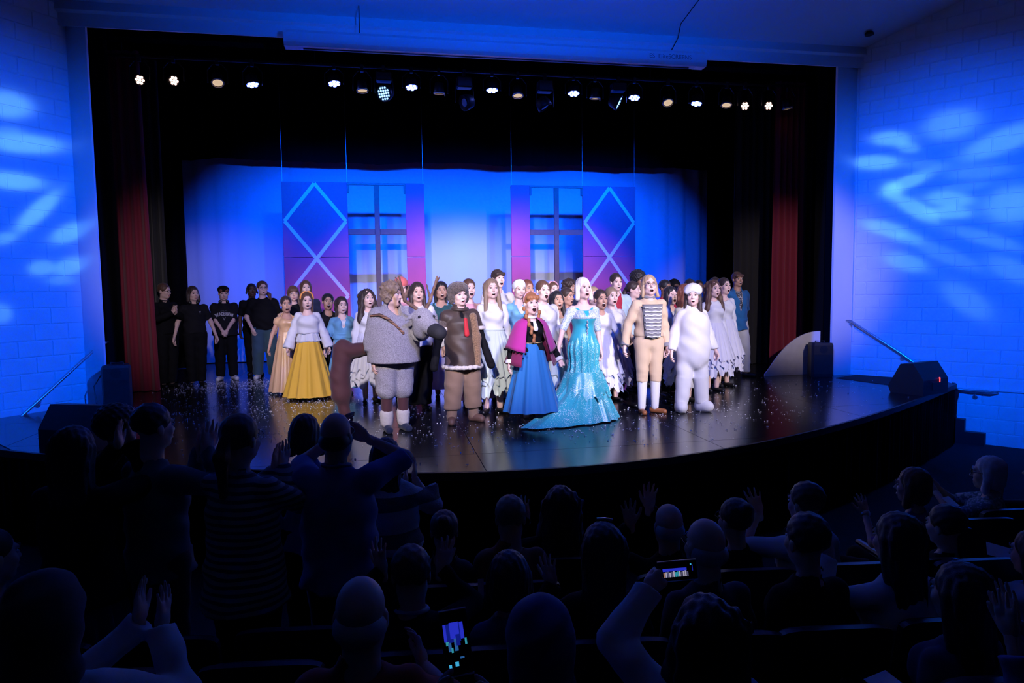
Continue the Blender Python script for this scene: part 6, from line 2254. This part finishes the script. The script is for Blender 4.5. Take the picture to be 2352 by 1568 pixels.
cast(3.70, 0.05, 18, 'dark haired person at the back between the two white tutus near the curtain', h=1.77, hair='long_back', hair_color='dark', skin='light', mouth='closed', wear=[top(c_black, 2.0, hem=0), trousers(c_black), shoes('flat', c_shoe)])
cast(3.12, -0.2, 24, 'dark haired person at the back with one forearm raised across the brow', h=1.74, hair='short', hair_color='dark', skin='light', mouth='talk', armL='brow', wear=[top(c_pink, 1.0, hem=0), trousers(c_black), shoes('flat', c_shoe)])
cast(3.83, 0.95, 20, 'short haired dark person at the back above the white knit cap', h=1.74, fem=False, hair='crop', hair_color='black', skin='brown', mouth='closed', wear=[top(c_navy, 2.0, hem=0), trousers(c_black), shoes('flat', c_shoe)])
# ---------------------------------------------------------------- theatre seats
m_seatshell = mat('navy_seat_shell', (0.012, 0.014, 0.030), 0.38)
m_seatcloth = mat('navy_seat_cloth', (0.012, 0.013, 0.026), 0.9, bump=0.3, bscale=200)


def seat_parts():
    """faces local -y; origin on the floor under the sitter's hips"""
    P = {}
    prof = []
    W_, n = 0.255, 12
    for i in range(n + 1):
        t = math.pi * i / n
        prof.append((W_ * (abs(math.cos(t)) ** 0.35) * (1 if math.cos(t) > 0 else -1), 0.80 + 0.055 * (math.sin(t) ** 0.5)))
    prof += [(-W_, 0.40), (W_, 0.40)]
    k = len(prof)
    lean = lambda z: 0.17 + (z - 0.4) * 0.16
    vs = [(x, lean(z) + 0.035, z) for x, z in prof] + [(x, lean(z), z) for x, z in prof]
    m = MB().add(vs, [tuple(range(k))[::-1], tuple(range(k, 2 * k))] + [(i, (i + 1) % k, k + (i + 1) % k, k + i) for i in range(k)])
    P['backrest'] = (m.v, m.f, m_seatshell)
    m = MB()
    m.add([(x * 0.90, lean(z) - 0.04, 0.42 + (z - 0.40) * 0.92) for x, z in prof] + [(x * 0.94, lean(z) - 0.001, 0.42 + (z - 0.40) * 0.94) for x, z in prof],
          [tuple(range(k))[::-1], tuple(range(k, 2 * k))] + [(i, (i + 1) % k, k + (i + 1) % k, k + i) for i in range(k)])
    P['back_cushion'] = (m.v, m.f, m_seatcloth)
    m = MB().box((-0.235, -0.28, 0.33), (0.235, 0.17, 0.42), bev=0.025)
    P['seat_cushion'] = (m.v, m.f, m_seatcloth)
    m = MB().box((-0.295, -0.22, 0.58), (-0.245, 0.16, 0.615), bev=0.012)
    P['armrest'] = (m.v, m.f, m_seatshell)
    m = MB().box((-0.285, -0.05, 0.0), (-0.255, 0.12, 0.58), bev=0.006).box((-0.30, -0.14, 0.0), (-0.24, 0.18, 0.02), bev=0.004)
    P['standard'] = (m.v, m.f, m_seatshell)
    return P


_seat = seat_parts()
_seat_obj = {}
_nseat = [0]


def seat(x, y, rz, label):
    r = empty('theatre_seat', (x, y, house_z(y)), rz)
    tag(r, label, 'seat', 'rows of dark theatre seats')
    for nm, (v, f, m) in _seat.items():
        for sd in ((1, -1) if nm in ('armrest', 'standard') else (1,)):
            if nm not in _seat_obj:
                o = mesh_obj(nm, v, f, m, r)
                _seat_obj[nm] = o
            else:
                o = share(_seat_obj[nm], nm, r)
            if sd < 0:
                o.location = (0.54, 0, 0)
    return r


ROWA = math.radians(180 - 6.8)


def row_y(y0, x):
    return y0 - 0.12 * (x + 1.2)


# ---------------------------------------------------------------- the audience
AUD = 'audience members watching from the seats'
a_navy = cloth('aud_navy', (0.03, 0.06, 0.20))
a_blue = cloth('aud_blue', (0.06, 0.11, 0.34))
a_teal = cloth('aud_teal', (0.06, 0.14, 0.17))
a_black = cloth('aud_black', (0.005, 0.005, 0.007), sheen=0.0, spec=0.2)
a_char = cloth('aud_charcoal', (0.03, 0.03, 0.04))
a_rust = cloth('aud_rust', (0.22, 0.07, 0.03))
a_red = cloth('aud_red', (0.34, 0.022, 0.018))
a_pale = cloth('aud_pale', (0.55, 0.56, 0.60))
a_violet = cloth('aud_violet', (0.16, 0.08, 0.30))
a_stripe = mat('aud_striped_jersey', (0.30, 0.33, 0.36), 0.85, sheen=0.2, bump=0.2, bscale=120, wave=(26.0, (0.035, 0.05, 0.08), 'Z', 0.55))
a_poncho = mat('aud_banded_knit', (0.52, 0.55, 0.60), 0.9, bump=0.6, bscale=90, wave=(4.2, (0.10, 0.11, 0.14), 'Z', 0.62))
a_print = sparkle('aud_print', (0.05, 0.16, 0.20), (0.32, 0.42, 0.50), 0.8, 40, 0.42)
a_jean = cloth('aud_denim', (0.035, 0.05, 0.11))


def aud(x, y, label, turn=0.0, h=1.68, top_z=None, **p):
    p.setdefault('mouth', 'closed')
    p.setdefault('vox', 0.017)
    p.setdefault('gvox', 0.0115)
    p.setdefault('hair_vox', 0.008)
    p.setdefault('skin', 'light')
    p['h'] = h
    fz = house_z(y)
    if top_z is not None:
        p['seated'] = True
        p['seat_h'] = max(0.36, top_z - 0.482 * h)
    return person((x, y, fz), ROWA + math.radians(turn), label, AUD, p)


UP = ((0.1, -0.3, 0.1), (0.8, 0.0, -0.9), 'open', (0.05, -0.25, 1), (-1, -0.1, 0))
UPS = ((0.1, -0.3, 0.1), (0.8, 0.0, -0.9), 'spread', (0.2, -0.2, 1), (-0.6, -0.8, 0))
UPB = ((0.1, -0.3, 0.1), (0.8, 0.0, -0.9), 'spread', (0.1, -0.1, 1), (0.1, 1.0, 0))
LOW = ((0.05, -0.34, -0.2), (1, 0.2, -0.7), 'cup', (-0.2, -0.7, 0.6), (-1, 0, 0))

# standing group on the left
aud(-3.49, -7.02, 'standing person with long dark hair in black top clapping, far left of the standing group', h=1.77, hair='long_back', hair_color='black', armL=UP, armR=UP, worldL=(-3.33, -6.72, 1.76), worldR=(-3.40, -6.70, 1.74),
    wear=[top(a_black, 2.0, hem=-0.06, neck=0.03, wide=0.03), skirt(a_jean, 1.05, 0.2, r_bot=0.30), shoes('flat', c_shoe)])
aud(-3.20, -6.74, 'standing person with short dark hair in teal jumper clapping, left of the striped jersey', turn=-35, h=1.86, fem=False, hair='short', hair_color='black', skin='fair', armL=UP, armR=UP, worldL=(-2.93, -6.72, 1.70), worldR=(-2.96, -6.70, 1.69),
    wear=[top(a_teal, 2.0, hem=-0.06, neck=0.02, wide=0.015, fold=0.006), trousers(a_char), shoes('flat', c_shoe)])
aud(-3.61, -6.11, 'standing person with big dark curly hair nearest the stage at far left', h=1.80, hair='afro', hair_color='black', skin='brown', wear=[top(a_black, 2.0, hem=0, neck=0.02), trousers(a_black), shoes('flat', c_shoe)])
aud(-2.66, -7.12, 'standing person with ponytail and glasses in grey striped jersey', turn=-20, h=1.80, bulk=1.25, hair='pony', hair_color='brown', skin='fair', armL=UP, armR=UP, worldL=(-2.50, -6.82, 1.60), worldR=(-2.54, -6.80, 1.58),
    wear=[top(a_stripe, 2.0, hem=-0.13, neck=0.02, wide=0.022, fold=0.005), trousers(a_black), shoes('flat', c_shoe), glasses(m_plastic)])
aud(-2.43, -6.25, 'standing person with short bobbed hair behind the balding one in blue polo', h=1.73, hair='bob', hair_color='dark', wear=[top(a_blue, 1.4, hem=-0.05, neck=0.02), trousers(a_black), shoes('flat', c_shoe)])
aud(-2.18, -6.98, 'standing balding person in blue polo shirt with one arm raised to the face', turn=-12, h=1.78, fem=False, bulk=1.2, hair='bald', hair_color='dark', skin='light',
    armL=((0.05, -0.2, 0.25), (1.0, 0.1, -0.8), 'cup', (-0.8, -0.3, 0.5), (-0.5, 0.6, 0)), worldL=(-2.02, -6.84, 1.755), armR=((-0.05, -0.28, 0.18), (1, -0.2, -0.6), 'cup', (-0.3, -0.3, 0.8), (-1, 0, 0)),
    wear=[top(a_blue, 0.95, hem=-0.10, neck=0.02, wide=0.02, fold=0.006), collar_tube('collar', a_blue, 0.066, 0.014, 0.0), trousers(a_char, o=0.02), shoes('flat', c_shoe), glasses(m_plastic)])
aud(-1.91, -6.31, 'standing person with long dark hair in pale banded poncho clapping', h=1.55, hair='long_back', hair_color='black', armL=UP, armR=UP, worldL=(-1.72, -6.10, 1.30), worldR=(-1.78, -6.06, 1.26),
    wear=[top(a_poncho, 1.45, hem=0.0, neck=0.02, wide=0.05, o=0.02, flare=0.04), trousers(c_maroon), shoes('flat', c_shoe)])
# front seated row and the right side
aud(-1.59, -7.00, 'seated child with small topknot right of the banded poncho', h=1.36, top_z=1.18, hair='bun', hair_color='brown', head=0.95, wear=[top(a_char, 1.0, hem=0, neck=0.03), trousers(a_black)])
aud(-1.21, -7.05, 'seated person with short light brown hair in rust coloured top', h=1.6, top_z=1.25, hair='short', hair_color='dirty', fem=False, wear=[top(a_rust, 2.0, hem=0, neck=0.02, wide=0.015), trousers(a_black)])
aud(-0.82, -6.70, 'seated person with wavy dark hair clapping one hand up, right of the rust coloured top', h=1.62, top_z=1.22, hair='big', hair_color='dark', armR=UPS, worldR=(-1.0, -6.50, 1.09), wear=[top(a_black, 2.0, hem=0, neck=0.02), trousers(a_black)])
aud(-0.28, -7.16, 'seated balding person raising both open hands towards the stage', h=1.6, top_z=1.16, hair='bald', hair_color='grey', fem=False, armR=UPB, armL=UPB, worldR=(-0.46, -7.0, 1.17), worldL=(-0.32, -6.95, 1.25), wear=[top(a_black, 1.9, hem=0, neck=0.02), trousers(a_black)])
aud(-0.46, -7.99, 'seated bald person with glasses in dark shirt behind the raised hands', h=1.70, top_z=1.27, hair='bald', hair_color='grey', fem=False, turn=12, wear=[top(a_char, 2.0, hem=0, neck=0.02), trousers(a_black), glasses(m_plastic)])
hair_clip = custom('hair_clip', lambda J, p: (lambda r: (J['on_head'](r[0]), r[1]))(tube_np([(-0.05, -0.03, 0.124), (-0.02, -0.02, 0.133), (0.02, -0.02, 0.133)], 0.007, 6)), mat('crystal_clip', (0.8, 0.85, 0.95), 0.1, 0.9))
aud(-0.94, -7.93, 'seated person with long hair and shiny hair clip raising one hand', h=1.66, top_z=1.27, hair='long_back', hair_color='dark', armR=UPS, worldR=(-1.13, -7.72, 1.17), wear=[top(a_black, 2.0, hem=0, neck=0.02, wide=0.02), trousers(a_black), hair_clip])
aud(0.12, -7.21, 'seated person with dark bun and glasses left of the white sleeved arm', h=1.55, top_z=1.17, hair='bun', hair_color='black', turn=18, wear=[top(a_black, 2.0, hem=0, neck=0.02), trousers(a_black), glasses(m_plastic)])
aud(0.55, -7.26, 'seated person in profile with dark hair and white shirt raising a bare forearm', h=1.62, top_z=1.25, hair='short', hair_color='dark', fem=False, turn=22, armR=UPS, worldR=(0.36, -7.05, 1.20), wear=[top(a_pale, 1.0, hem=0, neck=0.02, wide=0.02), trousers(a_black)])
aud(0.02, -8.05, 'seated person with thick dark hair and dark jacket before the white shirt', h=1.68, top_z=1.27, hair='short', hair_color='black', turn=10, wear=[top(a_black, 2.0, hem=0, neck=0.0, wide=0.02), trousers(a_black)])
aud(1.73, -6.75, 'seated person with brown bobbed hair in profile clapping, bracelet on the raised arm', h=1.60, top_z=1.19, hair='bob', hair_color='brown', turn=40, armR=UPS, worldR=(1.45, -6.62, 0.98), mouth='smile', wear=[top(a_violet, 1.0, hem=0, neck=0.06), trousers(a_black), cuff(m_metal, 'R', 'bracelet', 0.88, 0.002)])
aud(0.46, -8.10, 'seated person with long dark hair and pale sleeves right of the dark jacket', h=1.66, top_z=1.25, hair='long_back', hair_color='black', turn=14, armR=UPS, worldR=(0.27, -7.86, 1.24), wear=[top(a_pale, 2.0, hem=0, neck=0.02, wide=0.02, fold=0.006), trousers(a_black)])
aud(2.65, -6.46, 'seated person with short white hair and glasses in teal printed top clapping at far right', h=1.60, top_z=1.18, hair='bob', hair_color='white', turn=48, armR=LOW, worldR=(2.32, -6.30, 0.98), armL=LOW, worldL=(2.42, -6.22, 0.98), mouth='talk', wear=[top(a_print, 0.9, hem=0, neck=0.04, wide=0.02), trousers(a_black), glasses(m_plastic)])
aud(3.08, -6.51, 'seated person at the right edge of the picture with hands raised', h=1.60, top_z=1.17, hair='short', hair_color='grey', turn=40, armR=UPS, worldR=(2.88, -6.35, 1.06), wear=[top(a_char, 1.0, hem=0, neck=0.04), trousers(a_black)])
aud(1.39, -7.40, 'seated child with dark hair in dark top below the profile with brown bob', h=1.36, top_z=1.08, hair='short', hair_color='black', turn=20, wear=[top(a_black, 2.0, hem=0, neck=0.02), trousers(a_black)])
aud(1.52, -7.85, 'seated child with dark hair in pale top lower right', h=1.36, top_z=1.02, hair='long_back', hair_color='black', turn=20, wear=[top(a_pale, 2.0, hem=0, neck=0.02), trousers(a_black)])
aud(-1.81, -7.83, 'seated person with tousled short hair clapping with both hands beside the head', h=1.60, top_z=1.21, hair='short', hair_color='brown', fem=False, armR=UPS, worldR=(-1.94, -7.62, 1.27), armL=UPS, worldL=(-1.66, -7.62, 1.25), wear=[top(a_black, 2.0, hem=0, neck=0.02), collar_tube('collar', a_pale, 0.064, 0.012, 0.0), trousers(a_black)])
aud(-1.37, -7.88, 'seated person with smooth dark hair in the second row left of the hair clip', h=1.56, top_z=1.16, hair='bob', hair_color='black', wear=[top(a_navy, 2.0, hem=0, neck=0.02), trousers(a_black)])
# nearest row
aud(-0.86, -8.79, 'seated person with bushy black hair and pale sleeve holding up a phone sideways', h=1.62, top_z=1.21, hair='big', hair_color='black', turn=4, armR=((0, -0.3, 0.3), (1.0, 0.3, -0.6), 'grip', (-0.75, -0.3, 0.35), (-0.1, -1.0, -0.2)), worldR=(-0.95, -8.50, 1.47),
    wear=[top(a_pale, 2.0, hem=0, neck=0.02, wide=0.03, fold=0.008, o=0.02), trousers(a_black)])
aud(-2.00, -8.65, 'seated bald person in dark red shirt in the nearest row', h=1.74, top_z=1.34, hair='bald', hair_color='grey', fem=False, armL=LOW, worldL=(-1.79, -8.33, 1.18), wear=[top(a_red, 1.2, hem=0, neck=0.02, wide=0.02), trousers(a_black)])
aud(-1.42, -8.72, 'seated person in dark navy hood in the nearest row beside the upright phone', h=1.62, top_z=1.23, hair='hood', hair_mat=a_navy, wear=[top(a_navy, 2.0, hem=0, neck=0.0), trousers(a_black)])
aud(-1.74, -9.75, 'person cut off below the picture holding an upright phone', h=1.60, top_z=1.20, hair='short', hair_color='dark', armR=((0, -0.3, 0.3), (1.0, 0.2, -0.8), 'cup', (-0.1, -0.2, 1), (-0.9, 0.3, 0)), worldR=(-1.815, -9.34, 1.62), armL=((0, -0.3, 0.3), (1.0, 0.2, -0.8), 'cup', (-0.1, -0.2, 1), (-0.9, 0.3, 0)), worldL=(-1.675, -9.34, 1.62), wear=[top(a_black, 2.0, hem=0, neck=0.02), trousers(a_black)])
aud(-2.97, -8.54, 'seated person with smooth covered hair and pale jumper clapping, bottom left corner', h=1.74, top_z=1.40, hair='hood', hair_mat=a_char, armL=UP, worldL=(-2.72, -8.28, 1.40), armR=UP, worldR=(-2.80, -8.26, 1.42), wear=[top(a_pale, 2.0, hem=0, neck=0.0, wide=0.03, fold=0.007), trousers(a_black)])
aud(-3.66, -7.51, 'seated person in violet top at the left edge of the picture', h=1.66, top_z=1.36, hair='crop', hair_color='dark', fem=False, turn=-30, wear=[top(a_violet, 1.0, hem=0, neck=0.02), trousers(a_black)])
aud(0.31, -8.62, 'seated person with dark hair in dark denim jacket lower right', h=1.60, top_z=1.17, hair='long_back', hair_color='black', turn=14, wear=[top(a_jean, 2.0, hem=0, neck=0.02, wide=0.02, fold=0.007), trousers(a_black)])
aud(0.62, -9.02, 'person in blue sleeve clapping close up at the bottom right corner', h=1.66, top_z=1.22, hair='short', hair_color='dark', turn=16, armR=UP, worldR=(0.22, -8.92, 1.38), armL=UP, worldL=(0.30, -8.85, 1.38), wear=[top(a_blue, 1.7, hem=0, neck=0.02, wide=0.03, fold=0.007), trousers(a_black)])

# seats: one behind every sitter, a few empty ones between
SEATS = [(-1.59, -7.00, 'child with topknot'), (-1.21, -7.05, 'rust coloured top'), (-0.82, -6.70, None), (-0.28, -7.16, 'raised hands'), (-0.46, -7.99, 'bald person with glasses'), (-0.94, -7.93, 'shiny hair clip'),
         (0.12, -7.21, 'dark bun'), (0.68, -7.27, 'white shirt'), (0.02, -8.05, 'thick dark hair'), (1.73, -6.75, 'brown bob'), (0.58, -8.10, 'pale sleeves'), (2.65, -6.46, 'white haired person'), (1.39, -7.40, None),
         (-1.81, -7.83, 'tousled hair'), (-1.37, -7.88, 'smooth dark hair'), (-0.86, -8.79, 'bushy hair'), (-2.00, -8.65, 'dark red shirt'), (-1.42, -8.72, 'navy hood'), (-2.97, -8.54, 'pale jumper'), (0.31, -8.62, 'denim jacket'), (-3.66, -7.51, 'violet top')]
for x, y, w in SEATS:
    seat(x, y + 0.0, ROWA, 'dark theatre seat under the ' + w if w else ('dark theatre seat under the wavy dark haired clapping person' if x < 0 else 'dark theatre seat under the child below the brown bob'))
for x, y0, lab in [(-3.45, -7.32, 'empty dark theatre seat behind the standing person in black at far left'), (-2.90, -7.38, 'empty dark theatre seat behind the teal jumper'), (-2.33, -7.42, 'empty dark theatre seat behind the striped jersey'),
                   (-2.40, -7.78, 'empty dark theatre seat left of the tousled hair'), (-2.52, -8.58, 'empty dark theatre seat left of the dark red shirt'), (1.1, -7.31, 'empty dark theatre seat right of the white shirt'), (2.2, -6.62, 'empty dark theatre seat between brown bob and white hair'),
                   (-3.0, -7.70, 'empty dark theatre seat left in the second row'), (-0.30, -8.55, 'empty dark theatre seat right of the sideways phone')]:
    seat(x, y0, ROWA, lab)

# phones and papers held by the audience
m_phone = mat('phone_case', (0.015, 0.016, 0.02), 0.25)


def screen_mesh(w, h, portrait, parent):
    """a camera app showing the lit stage: flat patches of light on a black glass"""
    glass = mat('phone_glass', (0.003, 0.003, 0.005), 0.12)
    pal = {'blue': (0.02, 0.03, 0.55), 'deep': (0.005, 0.012, 0.22), 'teal': (0.03, 0.28, 0.36), 'pale': (0.36, 0.34, 0.46), 'tan': (0.32, 0.16, 0.10), 'dusk': (0.08, 0.08, 0.16), 'cyan': (0.05, 0.42, 0.70), 'sea': (0.02, 0.10, 0.30)}
    names = list(pal)
    ms = [glass] + [mat('screen_' + k, pal[k], 0.5, emit=pal[k], estr=0.9) for k in names]
    if portrait:
        R = [(.05, .52, .16, .80, 'blue'), (.16, .50, .70, .80, 'deep'), (.30, .56, .66, .82, 'blue'), (.70, .54, .84, .81, 'blue'), (.10, .46, .22, .52, 'teal'), (.18, .36, .30, .50, 'sea'), (.28, .34, .36, .42, 'teal'), (.42, .36, .56, .56, 'sea'), (.50, .44, .66, .62, 'deep'),
             (.84, .44, .92, .54, 'teal'), (.12, .10, .22, .16, 'cyan'), (.36, .12, .50, .19, 'cyan'), (.58, .23, .74, .26, 'sea')]
    else:
        R = [(.10, .50, .74, .66, 'blue'), (.84, .78, .88, .86, 'cyan'), (.895, .45, .905, .80, 'blue')]
        cs = ['tan', 'pale', 'dusk', 'pale', 'dusk', 'pale', 'teal', 'teal', 'pale', 'dusk', 'pale', 'pale', 'dusk']
        for k, c in enumerate(cs):
            R.append((.11 + .052 * k, .17, .11 + .052 * k + .042, .44 + .06 * ((k * 7) % 3) / 2, c))
    m = MB().box((-w / 2, -0.0052, -h / 2), (w / 2, -0.0042, h / 2))
    for n_, (x0, z0, x1, z1, c) in enumerate(R):
        y = -0.0054 - 0.00004 * n_
        m.add([(-w / 2 + w * a, y, -h / 2 + h * b) for a, b in ((x0, z0), (x1, z0), (x1, z1), (x0, z1))], [(0, 1, 2, 3)], 1 + names.index(c))
    m.build('display', ms, parent)


def phone(loc, rot, w, h, label, portrait):
    r = empty('mobile_phone', loc)
    r.rotation_euler = rot
    tag(r, label, 'phone')
    MB().box((-w / 2, -0.004, -h / 2), (w / 2, 0.005, h / 2), bev=0.003).build('case', m_phone, r)
    screen_mesh(w - 0.006, h - 0.006, portrait, r)
    MB().tube([(-w / 2, 0, h / 2), (w / 2, 0, h / 2)], 0.0035, 6).build('rim', m_metal, r)
    MB().tube([(-w / 2, 0, -h / 2), (w / 2, 0, -h / 2)], 0.0035, 6).build('rim', m_metal, r)


phone((-0.80, -8.43, 1.50), (math.radians(-14), math.radians(-4), math.radians(-10)), 0.152, 0.072, 'phone held sideways showing the lit stage, above the bushy hair', False)
phone((-1.745, -9.22, 1.728), (math.radians(-28), math.radians(-4), math.radians(2)), 0.070, 0.150, 'phone held upright showing the blue stage, bottom centre', True)
m_paper = mat('white_paper', (0.75, 0.76, 0.80), 0.7)
tag(MB().box((-0.016, 0, -0.055), (0.016, 0.002, 0.055)).build('seat_label', mat('white_label', (0.8, 0.78, 0.82), 0.6), loc=(-1.425, -7.315, 0.995)), 'small white slip hanging on a seat back', 'paper slip')
for loc, rot, lab in [((1.62, -7.55, 1.03), (0.5, 0.2, -0.6), 'white programme sheet held at the right edge'), ((-0.27, -8.93, 1.26), (0.3, 0.1, 0.4), 'pale programme sheet at the bottom right of centre'), ((2.35, -6.42, 0.93), (0.6, 0.1, 0.5), 'small white programme on the lap beside the white haired person')]:
    o = MB().box((-0.07, -0.05, 0), (0.07, 0.05, 0.002)).build('programme', m_paper, loc=loc)
    o.rotation_euler = rot
    tag(o, lab, 'paper', 'paper programmes in the audience')
